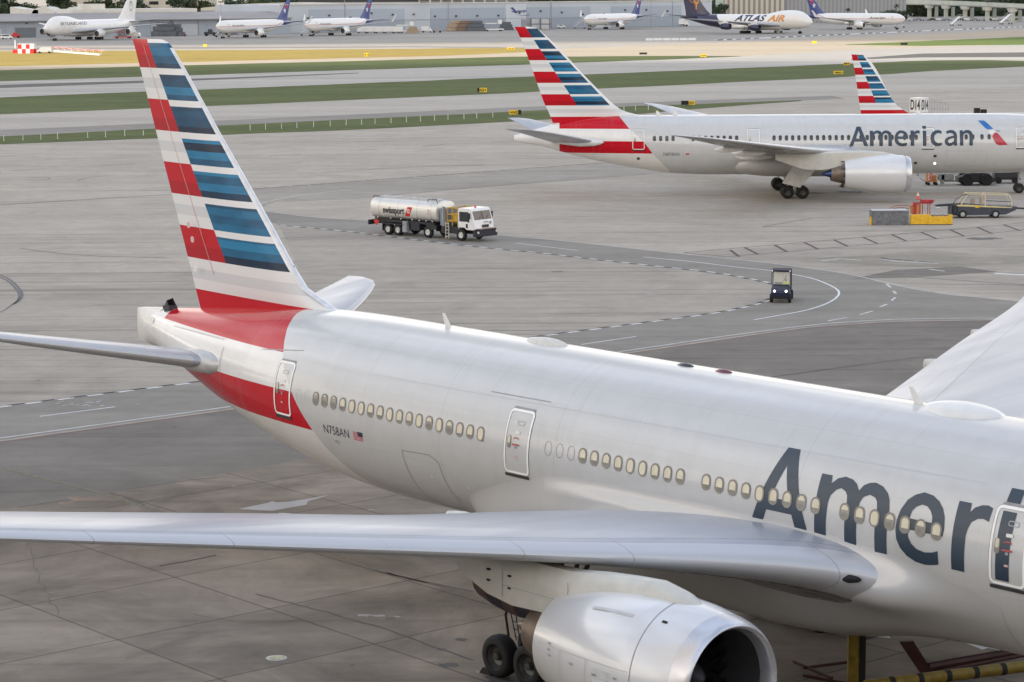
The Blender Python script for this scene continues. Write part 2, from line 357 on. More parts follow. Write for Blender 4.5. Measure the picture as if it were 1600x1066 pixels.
WL = M('faded_white_marking', (.52, .53, .53), .8, var=.22, scale=1.5)
WL2 = M('bright_white_marking', (.66, .70, .70), .8, var=.12, scale=1.5)
BL = M('black_marking', (.02, .018, .022), .8, var=.3, scale=2)
JL = M('pavement_joint_sealant', (.085, .080, .080), .8, var=.4, scale=1)
RL = M('faded_dark_red_marking', (.085, .045, .048), .8, var=.3, scale=2)
RL2 = M('thin_red_marking', (.17, .085, .085), .8, var=.2, scale=2)
YLW = M('faded_yellow_marking', (.40, .30, .17), .8, var=.2)
def smooth_path(pts, it=2):
    for _ in range(it):
        q = [pts[0]]
        for a, b in zip(pts, pts[1:]): q += [a.lerp(b, .25), a.lerp(b, .75)]
        pts = q + [pts[-1]]
    return pts
def ribbon(mb, pts, wd, z, off=0.0, m=0):
    n = len(pts); vs = []
    for i, p in enumerate(pts):
        d = (pts[min(i + 1, n - 1)] - pts[max(i - 1, 0)]); d.z = 0; d.normalize(); nn = Vector((-d.y, d.x, 0))
        vs += [p + nn * (off - wd / 2), p + nn * (off + wd / 2)]
    mb.add([(v.x, v.y, z) for v in vs], [(2 * i, 2 * i + 1, 2 * i + 3, 2 * i + 2) for i in range(n - 1)], m)
def dashes(pts, on, off, start=0.0):
    out = []; cur = None; d = start; per = on + off; pts = resample(pts, .1)
    for a, b in zip(pts, pts[1:]):
        if (d % per) < on:
            cur = cur or [a]; cur.append(b)
        elif cur: out.append(cur); cur = None
        d += (b - a).length
    if cur: out.append(cur)
    return [[c[i] for i in range(0, len(c), max(1, len(c) // 3))] + [c[-1]] if len(c) > 2 else c for c in out]
def marking(name, lines, m, z=.012, dash=None, sm=1):
    mb = MB()
    for pts, wd in lines:
        q = smooth_path(px(pts), sm)
        if dash:
            for dd in dashes(q, dash[0], dash[1], dash[2] if len(dash) > 2 else 0):
                if len(dd) > 1 and (dd[-1] - dd[0]).length > .15: ribbon(mb, dd, wd, z)
        else: ribbon(mb, resample(q, 3.0), wd, z)
    o = mb.build(name, m, smooth=0); o['kind'] = 'structure'; return o
ZL = [(-60, 644), (0, 636), (311, 597), (600, 560), (843, 525.5), (911, 517), (1016, 503), (1116, 490), (1174, 478), (1205, 468), (1222, 456), (1216, 447), (1197, 441.5), (1160, 433.7), (1108, 425), (1042, 418), (977, 411), (911, 403.5), (845, 395.6), (780, 389.8), (690, 380), (633, 373), (577, 366), (515, 359), (436, 352)]
zp = smooth_path(px(ZL), 1); mb = MB(); mk = MB()
for dd in dashes(zp, .9, .85): ribbon(mb, dd, .20, .016, -.11)
for dd in dashes(zp, .85, .9, .9): ribbon(mk, dd, .22, .016, .11)
o = mb.build('zipper_line_marking', WL2, smooth=0); o['kind'] = 'structure'
o = mk.build('zipper_line_marking_black', BL, smooth=0); o['kind'] = 'structure'
marking('road_edge_line', [([(-60, 693), (0, 685), (365, 635), (700, 588), (963.7, 550.5), (1042.5, 539), (1121, 527), (1206, 515.6), (1262.5, 508.6), (1318.7, 503.5), (1389, 499.6), (1459, 498), (1515, 497.3), (1566, 497.6), (1650, 499)], .15),
    ([(400, 325), (405, 318), (450, 308), (507, 300.5), (549, 297)], .14), ([(417, 330.6), (492.6, 340.5), (577, 344.7), (680, 355), (780, 368), (885, 377), (1000.5, 390), (1090, 399.6), (1200, 411), (1285, 421.4), (1335, 430), (1389, 444), (1445, 455), (1487, 461.6), (1535, 465)], .12)], WL)
marking('road_centre_line', [([(903, 391.7), (843, 384.6), (806, 380)], .12), ([(1005, 402), (1082, 409), (1150, 417.7), (1209, 423.4), (1245, 430), (1271, 435.5), (1293, 444), (1309, 452.5), (1312, 460), (1303, 469), (1285, 477.7), (1257, 486), (1217.5, 493), (1178, 500)], .15), ([(908, 538.7), (994, 526)], .12), ([(62, 651), (180, 636)], .12)], WL2)
for q in ([(1385, 444), (1392, 449.5)], [(1396, 455), (1400, 459.5)], [(1399, 465), (1393, 470)], [(1386, 475.5), (1375, 480)], [(1364, 486), (1344, 492)], [(1324, 496.5), (1294, 501.6)]):
    marking('road_dash', [(q, .18)], WL, sm=0)
marking('red_edge_line', [([(-60, 700), (0, 691.5), (100, 678), (365, 640.5), (700, 594), (963, 556), (1206, 520), (1262, 513), (1389, 503.5), (1566, 500.5)], .16)], RL2)
marking('dark_edge_line', [([(394, 295.4), (500, 288), (605, 280), (700, 273), (820, 264), (937, 255), (1019, 250)], .32)], BL, z=.014, dash=(2.2, .25))
marking('pavement_joint', [([(549, 311), (700, 297), (820, 287), (1019, 272)], .16), ([(0, 320.6), (120, 313), (268, 304)], .3), ([(-60, 428.6), (0, 428), (299, 426), (467, 422), (820, 419.6), (1029, 418.6)], .12), ([(700, 518), (780, 516.5), (890, 517.4)], .12), ([(17, 267), (71, 263.7)], .3), ([(157, 259), (213, 256)], .3),
    ([(422, 244), (471.5, 241)], .3), ([(543, 236), (590, 233.5)], .3), ([(660, 229), (695, 226)], .35), ([(768, 222), (808, 220)], .3), ([(0, 254), (260, 241), (380, 233.5), (730, 213)], .1), ([(-20, 245), (25, 243.5)], .3), ([(1400, 443), (1600, 446)], .1),
    ([(340, 747), (300, 750), (210, 763.5)], .12), ([(28, 793.5), (137, 776)], .12), ([(1160, 595), (1330, 572), (1460, 556)], .1), ([(1250, 300), (1256, 304)], .2), ([(1437, 279), (1453, 287)], .18), ([(1370, 430), (1600, 445)], .15), ([(0, 400), (0, 400.5)], .1)], JL, sm=0)
marking('yellow_taxi_line', [([(150, 194), (207, 200)], .35), ([(678, 170), (712, 175)], .35), ([(1118, 154), (1150, 158)], .35)], YLW, z=.03, sm=0)
mb = MB()
UPL = [(1069, 395), (1200, 383.8), (1302, 375), (1485, 359), (1566, 351.7), (1640, 344)]; LOL = [(1069, 395), (1134, 401.4), (1150, 400.3), (1324, 385.4), (1506, 369.4), (1594, 360), (1660, 354)]
for l in (UPL, LOL): ribbon(mb, resample(px(l), 4), .13, .012)
for a, b in (((1141, 391), (1155, 401.4)), ((1163.5, 387), (1184.6, 398)), ((1211, 383.4), (1230, 394)), ((1256, 378.7), (1278.5, 390)), ((1302.7, 375), (1325, 385.4)), ((1348, 370.8), (1370.8, 381)), ((1393, 366.6), (1415.8, 377)), ((1439, 363), (1463, 373.3)), ((1484, 359), (1506.6, 369.4)), ((1526.9, 355.3), (1550.8, 365.7)), ((1567.6, 351.4), (1594.4, 361))):
    ribbon(mb, px([a, b]), .26, .014)
o = mb.build('red_hatched_boundary_marking', RL, smooth=0); o['kind'] = 'structure'
marking('red_envelope_line', [([(1191, 354.5), (1271, 341), (1357, 339.8)], .1), ([(1191, 354.5), (1357, 352.5)], .1)], RL, sm=0)
marking('white_stop_bar', [([(1554, 427.5), (1570, 428.3), (1620, 431)], .45)], WL2, sm=0)
# curved tyre marks on the near-left pavement
marking('tyre_marks', [([(0, 430), (14, 436), (27, 447), (35, 459), (33, 468), (22, 476)], .22), ([(0, 433.5), (12, 439), (24, 450), (31, 461), (28, 470), (18, 477)], .18), ([(18, 477), (6, 486), (-20, 497)], .12),
    ([(1575, 127), (1600, 125)], .4), ([(1578, 129), (1600, 131)], .4), ([(40, 283), (80, 280), (75, 277.5), (50, 278)], .18), ([(120, 283), (140, 277), (170, 275)], .16), ([(500, 270), (640, 261), (760, 258)], .25), ([(30, 388), (120, 400), (260, 403)], .15)], M('tyre_rubber_trace', (.135, .13, .13), .85, var=.35, scale=2), z=.013)
# repair patches, puddle, drains
sheet('wet_patch', px([(372, 796), (420, 786), (425, 783.5), (432, 785.5), (450, 784.7), (478, 780.5), (515.6, 773.5), (500, 778.5), (482, 783.5), (478, 789.5), (452, 794), (425, 799)]), .013, M('dried_white_spill', (.34, .33, .33), .6, var=.12, scale=.8))
sheet('road_patch', px([(1440, 390), (1520, 397), (1600, 400), (1600, 412), (1480, 418), (1390, 416), (1250, 409), (1270, 404), (1370, 399)]), .009, ground_mat('patched_asphalt', (.23, .22, .2), (.30, .29, .265), (.05, .3), stain=.6))
sheet('road_patch', px([(1330, 436), (1400, 422), (1500, 417), (1560, 425), (1440, 433)]), .010, G_ASPH)
marking('patch_crack', [([(1377, 403), (1390, 406), (1410, 406)], .35), ([(1412, 407), (1428, 408)], .3), ([(1436, 409), (1460, 411)], .3)], BL, sm=0)
marking('patch_kerb', [([(1283, 408), (1312, 404.5), (1345, 407)], .25), ([(1380, 405), (1400, 408.5), (1440, 410.5), (1466, 412)], .25), ([(1452, 421), (1476, 424)], .25)], WL, sm=0)
rc = random.Random(21); STN = [M('oil_stain', (.095, .085, .078), .7, var=.3, scale=1.5), M('rust_stain', (.23, .17, .125), .9, var=.25, scale=2), M('pale_wear_patch', (.33, .31, .285), .9, var=.15, scale=1.5)]
def blot(x, y, r, k, nm='ground_stain', z=.0125):
    c = g(x, y); n = 15; pts = []
    for i in range(n): a = 2 * pi * i / n; q = r * rc.uniform(.55, 1.1); pts.append((c.x + q * cos(a) * 1.4, c.y + q * sin(a)))
    sheet(nm, pts, z, STN[k])
for x, y, r, k in ((262, 662, .30, 0), (272, 667, .2, 0), (295, 660, .1, 0), (340, 655, .1, 0), (330, 648, .25, 0), (160, 998, .05, 0), (610, 967, .16, 0), (622, 964, .1, 2), (568, 962, .18, 2), (590, 963, .2, 2), (1350, 520, .35, 0), (1380, 526, .3, 0), (1445, 530, .5, 0), (1342, 536, .3, 0), (1180, 560, .12, 0), (60, 595, .1, 0), (215, 632, .1, 2), (430, 787, .12, 2), (578, 797, .1, 2), (720, 1000, .22, 0), (690, 1015, .12, 0), (365, 760, .08, 2), (550, 1040, .1, 0), (700, 1040, .3, 0), (800, 1060, .6, 0), (760, 1050, .25, 2), (128, 780, .55, 1), (105, 786, .3, 1), (1540, 373, 1.2, 0), (870, 425, .4, 0), (1015, 460, .3, 2), (1265, 302, 1.6, 0), (1330, 300, 1.4, 0)): blot(x, y, r, k)
def crack(pts, wd, m, z=.0135, jit=.06):
    q = resample(px(pts), .35); mb = MB(); q = [p + Vector((rc.uniform(-jit, jit), rc.uniform(-jit, jit), 0)) for p in q]; ribbon(mb, q, wd, z); o = mb.build('pavement_crack', m, smooth=0); o['kind'] = 'structure'
crack([(0, 731), (90, 753), (150, 768), (225, 793), (300, 812)], .20, M('mossy_joint_fill', (.16, .155, .105), .9, var=.3, scale=4)); crack([(225, 790), (190, 775), (170, 772)], .1, JL); crack([(400, 929), (500, 955), (580, 977), (700, 1018), (740, 1033)], .09, JL); crack([(573, 889), (640, 905), (740, 925)], .15, JL, jit=.03); crack([(540, 875), (620, 900), (740, 930)], .10, M('mossy_joint_fill', (.16, .155, .105), .9), jit=.05)
crack([(250, 885), (300, 876), (338, 868)], .11, BL, jit=.015); crack([(1160, 596), (1300, 577), (1455, 556)], .1, JL, jit=.04); crack([(40, 840), (60, 900), (90, 960)], .03, JL, jit=.12); crack([(300, 960), (380, 975), (470, 970), (520, 985)], .03, JL, jit=.12)
mb = MB(); random.seed(5)
for i in range(16):
    a = g(82 + random.uniform(0, 75), 628 + random.uniform(0, 8)); ribbon(mb, [a, a + Vector((random.uniform(.1, .3), random.uniform(-.1, .25), 0))], random.uniform(.05, .11), .014)
o = mb.build('worn_road_lettering_specks', WL, smooth=0); o['kind'] = 'structure'
# ------------------------------------------------------------------ decals on curved bodies
def rrect(cx, cz, w_, h, r=None, n=5):
    r = min(w_, h) / 2 if r is None else r; out = []
    for q, (sx, sz) in enumerate(((1, 1), (-1, 1), (-1, -1), (1, -1))):
        for i in range(n + 1):
            a = pi / 2 * (q + i / n); out.append((cx + sx * (w_ / 2 - r) + r * cos(a), cz + sz * (h / 2 - r) + r * sin(a)))
    return out
def decal_mesh(loops, cut=.15, cutx=None):
    """filled flat mesh in (u,v) cut so it can bend: returns verts, faces"""
    vl = [[Vector((p[0], p[1], 0)) for p in l] for l in loops]
    flat = [p for l in vl for p in l]; tri = tessellate_polygon(vl)
    bm = bmesh.new(); bv = [bm.verts.new(p) for p in flat]
    for t in tri:
        try: bm.faces.new([bv[i] for i in t])
        except ValueError: pass
    zs = [p.y for p in flat]; xs = [p.x for p in flat]
    def cuts(lo, hi, st, ax):
        k = math.floor(lo / st) + 1
        while k * st < hi - 1e-4:
            c = [0, 0, 0]; nrm = [0, 0, 0]; c[ax] = k * st; nrm[ax] = 1
            bmesh.ops.bisect_plane(bm, geom=bm.verts[:] + bm.edges[:] + bm.faces[:], plane_co=c, plane_no=nrm, dist=1e-5); k += 1
    if cut: cuts(min(zs), max(zs), cut, 1)
    if cutx: cuts(min(xs), max(xs), cutx, 0)
    bm.verts.index_update()
    r = [tuple(v.co) for v in bm.verts], [[v.index for v in f.verts] for f in bm.faces]; bm.free(); return r
def text_mesh(txt, size=1., shear=0., offset=0., spacing=1.):
    cu = bpy.data.curves.new('txt', 'FONT'); cu.body = txt; cu.size = size; cu.shear = shear; cu.offset = offset; cu.space_character = spacing
    cu.resolution_u = 4; o = bpy.data.objects.new('txt', cu); COL.objects.link(o)
    bpy.context.view_layer.update(); dg = bpy.context.evaluated_depsgraph_get(); me = bpy.data.meshes.new_from_object(o.evaluated_get(dg))
    vs = [tuple(v.co) for v in me.vertices]; fs = [list(p.vertices) for p in me.polygons]
    bpy.data.objects.remove(o); bpy.data.curves.remove(cu); bpy.data.meshes.remove(me)
    x0 = min(v[0] for v in vs); x1 = max(v[0] for v in vs); y0 = min(v[1] for v in vs); y1 = max(v[1] for v in vs)
    return [((v[0] - x0) / (x1 - x0), (v[1] - y0) / (y1 - y0), 0) for v in vs], fs, (x1 - x0) / (y1 - y0)
def text_decal(txt, u0, u1, v0, v1, cut=.15, shear=0., offset=0.):
    vs, fs, _ = text_mesh(txt, 1, shear, offset)
    bm = bmesh.new(); bv = [bm.verts.new((u0 + v[0] * (u1 - u0), v0 + v[1] * (v1 - v0), 0)) for v in vs]
    for f in fs:
        try: bm.faces.new([bv[i] for i in f])
        except ValueError: pass
    if cut:
        k = math.floor(v0 / cut) + 1
        while k * cut < v1:
            bmesh.ops.bisect_plane(bm, geom=bm.verts[:] + bm.edges[:] + bm.faces[:], plane_co=(0, k * cut, 0), plane_no=(0, 1, 0), dist=1e-5); k += 1
    bm.verts.index_update(); r = [tuple(v.co) for v in bm.verts], [[v.index for v in f.verts] for f in bm.faces]; bm.free(); return r
def interp(tab, s):
    """monotone-ish cubic interpolation of rows (s, a, b, c...), s descending or ascending"""
    t = tab if tab[0][0] < tab[-1][0] else tab[::-1]
    if s <= t[0][0]: return t[0][1:]
    if s >= t[-1][0]: return t[-1][1:]
    i = max(k for k in range(len(t) - 1) if t[k][0] <= s); a, b = t[i], t[i + 1]
    h = b[0] - a[0]; u = (s - a[0]) / h; out = []
    for c in range(1, len(a)):
        d = (b[c] - a[c]) / h
        def sl(k):
            if k <= 0 or k >= len(t) - 1: return d
            d0 = (t[k][c] - t[k - 1][c]) / (t[k][0] - t[k - 1][0]); d1 = (t[k + 1][c] - t[k][c]) / (t[k + 1][0] - t[k][0])
            return 0 if d0 * d1 <= 0 else 2 * d0 * d1 / (d0 + d1)
        m0, m1 = sl(i), sl(i + 1)
        out.append((2 * u**3 - 3 * u**2 + 1) * a[c] + (u**3 - 2 * u**2 + u) * h * m0 + (-2 * u**3 + 3 * u**2) * b[c] + (u**3 - u**2) * h * m1)
    return tuple(out)
class Fus:
    def __init__(f, tab): f.t = tab
    def at(f, s): top, bot, w_ = interp(f.t, s); return (top + bot) / 2, (top - bot) / 2, w_
    def surf(f, s, z, side=1, off=0.0):
        zc, rz, ry = f.at(s); k = max(-.995, min(.995, (z - zc) / rz)); l = ry * sqrt(1 - k * k)
        n = Vector((0, l / ry**2, (z - zc) / rz**2)).normalized()
        return (s, side * (l + n.y * off), z + n.z * off)
    def ring(f, s, n=72, off=0.0):
        zc, rz, ry = f.at(s); return [(s, (ry + off) * cos(2 * pi * i / n), zc + (rz + off) * sin(2 * pi * i / n)) for i in range(n)]
    def top(f, s): a = f.at(s); return a[0] + a[1]
    def loft(f, mb, stations, n=72, m=0, mf=None): return mb.loft([f.ring(s, n) for s in stations], m, mf=mf)
    def put(f, mb, dm, side=1, off=.006, m=0): vs, fs = dm; return mb.add([f.surf(v[0], v[1], side, off) for v in vs], fs, m)
def lin(a, b, n): return [a + (b - a) * i / n for i in range(n + 1)]
# ------------------------------------------------------------------ wings
def naca(u, t): return 5 * t * (.2969 * sqrt(max(u, 0)) - .1260 * u - .3516 * u * u + .2843 * u**3 - .1020 * u**4)
def camber(u, c): return c * (1 - (2 * u - .9)**2) if c else 0
US = [0, .004, .012, .025, .045, .075, .11, .115, .16, .24, .34, .46, .58, .66, .665, .75, .86, .94, 1.0]
def wing_at(tab, l): return interp(tab, l)     # rows: (l, sLE, sTE, zLE, zTE, t/c)
def wing_ring(tab, l, side, us=US, off=0., u0=0., u1=1., vertical=False, cam=.012):
    sL, sT, zL, zT, tc = wing_at(tab, l); c = sL - sT
    up = []; dn = []
    for u in us:
        if u < u0 or u > u1: continue
        h = naca(u, tc) * c + off; k = camber(u, cam) * c
        s = sL - u * c + (off if u == 0 else 0); z = zL + (zT - zL) * u
        up.append((s, z + k + h)); dn.append((s, z + k - h))
    loop = up[::-1] + dn[1:]
    return [(s, side * l, z) for s, z in loop]
def wing(mb, tab, side, ls, us=US, lgaps=(), ugaps=((.11, .115), (.66, .665)), m=0, gm=1, metal=None, low=None):
    rows = sorted(set(ls) | {x for a in lgaps for x in (a, a + .018)})
    rings = [wing_ring(tab, l, side, us) for l in rows]; nu = len(us)
    gl = {round(a, 4) for a in lgaps}
    def mf(i, j):
        # index j along loop: j<nu-1 upper surface from TE(1) to LE(0)
        if j < nu - 1: u1_, u0_ = us[nu - 1 - j], us[nu - 2 - j]
        else:
            k = j - (nu - 1)
            if k >= nu - 1: return m
            u0_, u1_ = us[k], us[k + 1]
        for a, b in ugaps:
            if abs(u0_ - a) < 1e-6 and abs(u1_ - b) < 1e-6: return gm
        if round(rows[i], 4) in gl and (u1_ < .112 or u0_ > .66): return gm
        if metal is not None and u1_ <= metal[0]: return metal[1]
        if low is not None and j >= nu - 1: return low
        return m
    mb.loft(rings, m, (True, True), mf=mf); return mb
def foil_plate(mb, tab, side, ls, m=0, n=13, cam=0.0):
    us = [0, .006, .02, .05, .1, .18, .3, .45, .6, .74, .745, .88, 1.0]
    rings = [wing_ring(tab, l, side, us, cam=cam) for l in ls]; nu = len(us)
    def mf(i, j):
        k = (nu - 2 - j) if j < nu - 1 else j - (nu - 1)
        return 1 if k == 9 else m
    return mb.loft(rings, m, (True, True), mf=mf)
def fin_loft(mb, rows, ymf=1.0, m=0, mats=None):
    """rows: (z, sLE, sTE, t/c) vertical surface"""
    us = [0, .004, .015, .035, .07, .12, .2, .32, .45, .58, .70, .704, .82, .92, 1.0]; nu = len(us); rings = []
    for z, sL, sT, tc in rows:
        c = sL - sT; a = [(sL - u * c, naca(u, tc) * c, z) for u in us]; rings.append(a[::-1] + [(s, -y, zz) for s, y, zz in a[1:]])
    def mf(i, j):
        k = (nu - 2 - j) if j < nu - 1 else j - (nu - 1)
        return 1 if k == 10 else m
    return mb.loft(rings, m, (True, True), mf=mf)
# ------------------------------------------------------------------ liveries
RED_L = (.50, .001, .012); MICA = (.555, .56, .555)
def band_nodes(t, z, z0, pitch):
    q = t.math('DIVIDE', t.math('SUBTRACT', z, z0), pitch); k = t.math('FLOOR', q)
    odd = t.math('ABSOLUTE', t.math('MODULO', k, 2.0)); fr = t.math('SUBTRACT', q, k); return odd, fr, k
def striped_fuselage(name, z0, pitch, bpts, scut, base=MICA, joints=()):
    """bpts: (z, s) of the front edge of the striped tail; scut: rear end of the stripes"""
    t = NT(name); p = t.sep(t.coord('Object')); x, z = p[0], p[2]
    odd, fr, k = band_nodes(t, z, z0, pitch)
    zs = [b[0] for b in bpts]; ss = [b[1] for b in bpts]; zl, zh = min(zs), max(zs); sl_, sh = min(ss) - .01, max(ss) + .01
    f = t.mr(z, zl, zh, 0, 1); rp = t.ramp(f, [((b[0] - zl) / (zh - zl), (b[1] - sl_) / (sh - sl_)) for b in sorted(bpts)])
    # colour ramp output is linear; use as data
    edge = t.add(t.mul(rp, sh - sl_), sl_)
    tail = t.lt(x, edge)
    inz = t.mul(t.gt(z, z0 - 3 * pitch), t.lt(z, z0 + .4))
    red = t.mul(t.mul(odd, tail), t.mul(inz, t.gt(x, scut)))
    dirt = t.noise(t.mapping(t.coord('Object'), (.25, 1.2, 1.2)), 1.0, 6, .6)
    b2 = t.mix(t.mr(dirt, .35, .7, 0, .25), base, tuple(c * .86 for c in base))
    wht = t.mix(t.mr(dirt, .35, .7, 0, .3), (.74, .735, .72), (.64, .63, .60))
    c0 = t.mix(tail, b2, wht); c0 = t.mix(red, c0, RED_L)
    k2 = t.mr(t.noise(t.coord('Object'), 1.2, 3), .3, .7, .97, 1.03); c0 = t.mix(1.0, c0, t.comb(k2, k2, k2), 'MULTIPLY')
    for j in joints:
        ln = t.lt(t.math('ABSOLUTE', t.math('SUBTRACT', x, j)), .012); c0 = t.mix(t.mul(ln, .30), c0, (.25, .25, .25))
    for zz_ in (8.3, 7.05, 5.05, 4.1):
        ln = t.lt(t.math('ABSOLUTE', t.math('SUBTRACT', z, zz_)), .007); c0 = t.mix(t.mul(ln, .16), c0, (.2, .2, .2))
    fr_ = t.math('FRACT', t.math('DIVIDE', x, 2.667)); ln = t.mul(t.lt(fr_, .004), .14); c0 = t.mix(ln, c0, (.2, .2, .2))
    stk = t.noise(t.mapping(t.coord('Object'), (3.2, .3, .22)), 1.0, 5, .7); c0 = t.mix(t.mr(stk, .52, .78, 0, .13), c0, (.30, .28, .24))
    hz = t.noise(t.mapping(t.coord('Object'), (.35, 1.1, 1.1)), 1.0, 1, .4)
    t.bump(hz, .10, .02)
    return t.fin(c0, t.mr(dirt, .3, .7, .17, .22), t.mul(t.math('SUBTRACT', 1.0, tail), .05), .32, t.math('SUBTRACT', .5, t.mul(red, .35)))
def striped_fin(name, z0, pitch, split, blue, gap=.8):
    """split, blue: (s at z0, slope ds/dz)"""
    t = NT(name); p = t.sep(t.coord('Object')); x, z = p[0], p[2]
    odd, fr, k = band_nodes(t, z, z0, pitch); dz = t.math('SUBTRACT', z, z0)
    isb = t.mul(t.gt(x, t.add(t.mul(dz, split[1]), split[0])), t.lt(x, t.add(t.mul(dz, blue[1]), blue[0])))
    ahead = t.gt(x, t.add(t.mul(dz, blue[1]), blue[0]))
    hi = t.gt(dz, pitch * .985)
    isb = t.mul(isb, hi); fblue = t.mul(isb, t.lt(fr, gap)); fwhite = t.mul(hi, t.math('MAXIMUM', t.mul(isb, t.gt(fr, gap)), ahead))
    sub = t.n('ShaderNodeTexWhiteNoise', noise_dimensions='1D'); t.set(sub.inputs['W'], t.math('FLOOR', t.mul(dz, 3.3)))
    sm = t.noise(t.mapping(t.coord('Object'), (.9, .9, 3.0)), 1.0, 2)
    bt = t.add(t.mul(sub.outputs[0], .75), t.mul(sm, .35))
    bcol = t.ramp(bt, [(.2, (.004, .020, .050)), (.5, (.006, .075, .160)), (.85, (.015, .19, .36))])
    tone = t.math('FRACT', t.mul(fr, 1.0)); third = t.mul(t.gt(fr, .35), t.lt(fr, .68))
    wcol = t.mix(third, (.72, .72, .71), (.60, .615, .62)); rcol = t.mix(t.lt(fr, .4), RED_L, (.40, .001, .010))
    c0 = t.mix(odd, wcol, rcol); c0 = t.mix(fblue, c0, bcol); c0 = t.mix(fwhite, c0, (.74, .74, .73))
    below = t.lt(dz, -pitch); c0 = t.mix(below, c0, (.74, .74, .73))
    return t.fin(c0, .3, 0., .08, .25)

def wheel(parent, name, s, l, z, r, wd, rimmat, flip=1, n=28):
    tb = P(); h = wd / 2
    tb.lathe([(-h * .75, r * .52), (-h, r * .62), (-h, r * .84), (-h * .8, r * .95), (-h * .3, r), (h * .3, r), (h * .8, r * .95), (h, r * .84), (h, r * .62), (h * .75, r * .52), (-h * .75, r * .52)], (s, l, z), 'y', n)
    w_ = tb.build('wheel', BLACK, parent, 40); 
    rb = P(); f = flip
    rb.lathe([(f * h * .80, r * .52), (f * h * .70, r * .50), (f * h * .35, r * .42), (f * h * .2, r * .22), (f * h * .75, r * .16), (f * h * .78, .001)], (s, l, z), 'y', n)
    rb.lathe([(-f * h * .7, r * .52), (-f * h * .6, r * .45), (-f * h * .5, .001)], (s, l, z), 'y', n)
    rb.build('rim', rimmat, w_, 40); return w_
RIM = M('aircraft_wheel_rim', (.075, .075, .07), .4, .3); TRIM = M('white_wheel_rim', (.62, .62, .60), .4)
def bogie(root, s0, l0, axles, ds, track, r, wd, ztop, n=28, door=None):
    gl = P(); sd = 1 if l0 > 0 else -1
    gl.tube((s0 + .25, l0 - sd * .2, ztop), (s0, l0, r + .15), .19, .16, 12); gl.tube((s0 - ds * (axles - 1) / 2 - .2, l0, r), (s0 + ds * (axles - 1) / 2 + .2, l0, r), .14, .14, 8)
    gl.tube((s0 + 1.6, l0 - sd * .3, ztop - .1), (s0 + .15, l0, r + .7), .08, .07, 8); gl.tube((s0, l0 - sd * 1.6, ztop - .1), (s0, l0, r + 1.1), .08, .07, 8)
    gl.tube((s0 - .28, l0, r + 1.3), (s0 - .75, l0, r + .55), .05, .05, 6); gl.tube((s0 - .75, l0, r + .55), (s0 - .15, l0, r + .25), .05, .05, 6)
    for i in range(axles):
        a = s0 + (i - (axles - 1) / 2) * ds; gl.tube((a, l0 - track / 2 - wd * .3, r), (a, l0 + track / 2 + wd * .3, r), .07, .07, 8)
    leg = gl.build('landing_gear_leg', DARK if axles == 3 else M('gear_light_grey', (.5, .5, .48), .4), root)
    for i in range(axles):
        for q in (-1, 1): wheel(root, 'wheel', s0 + (i - (axles - 1) / 2) * ds, l0 + q * track / 2, r, r, wd, RIM, q, n)
    if door:
        db = P(); db.prism(door, l0 + sd * .55, l0 + sd * .60); db.build('gear_door', DWHITE, root)
    return leg
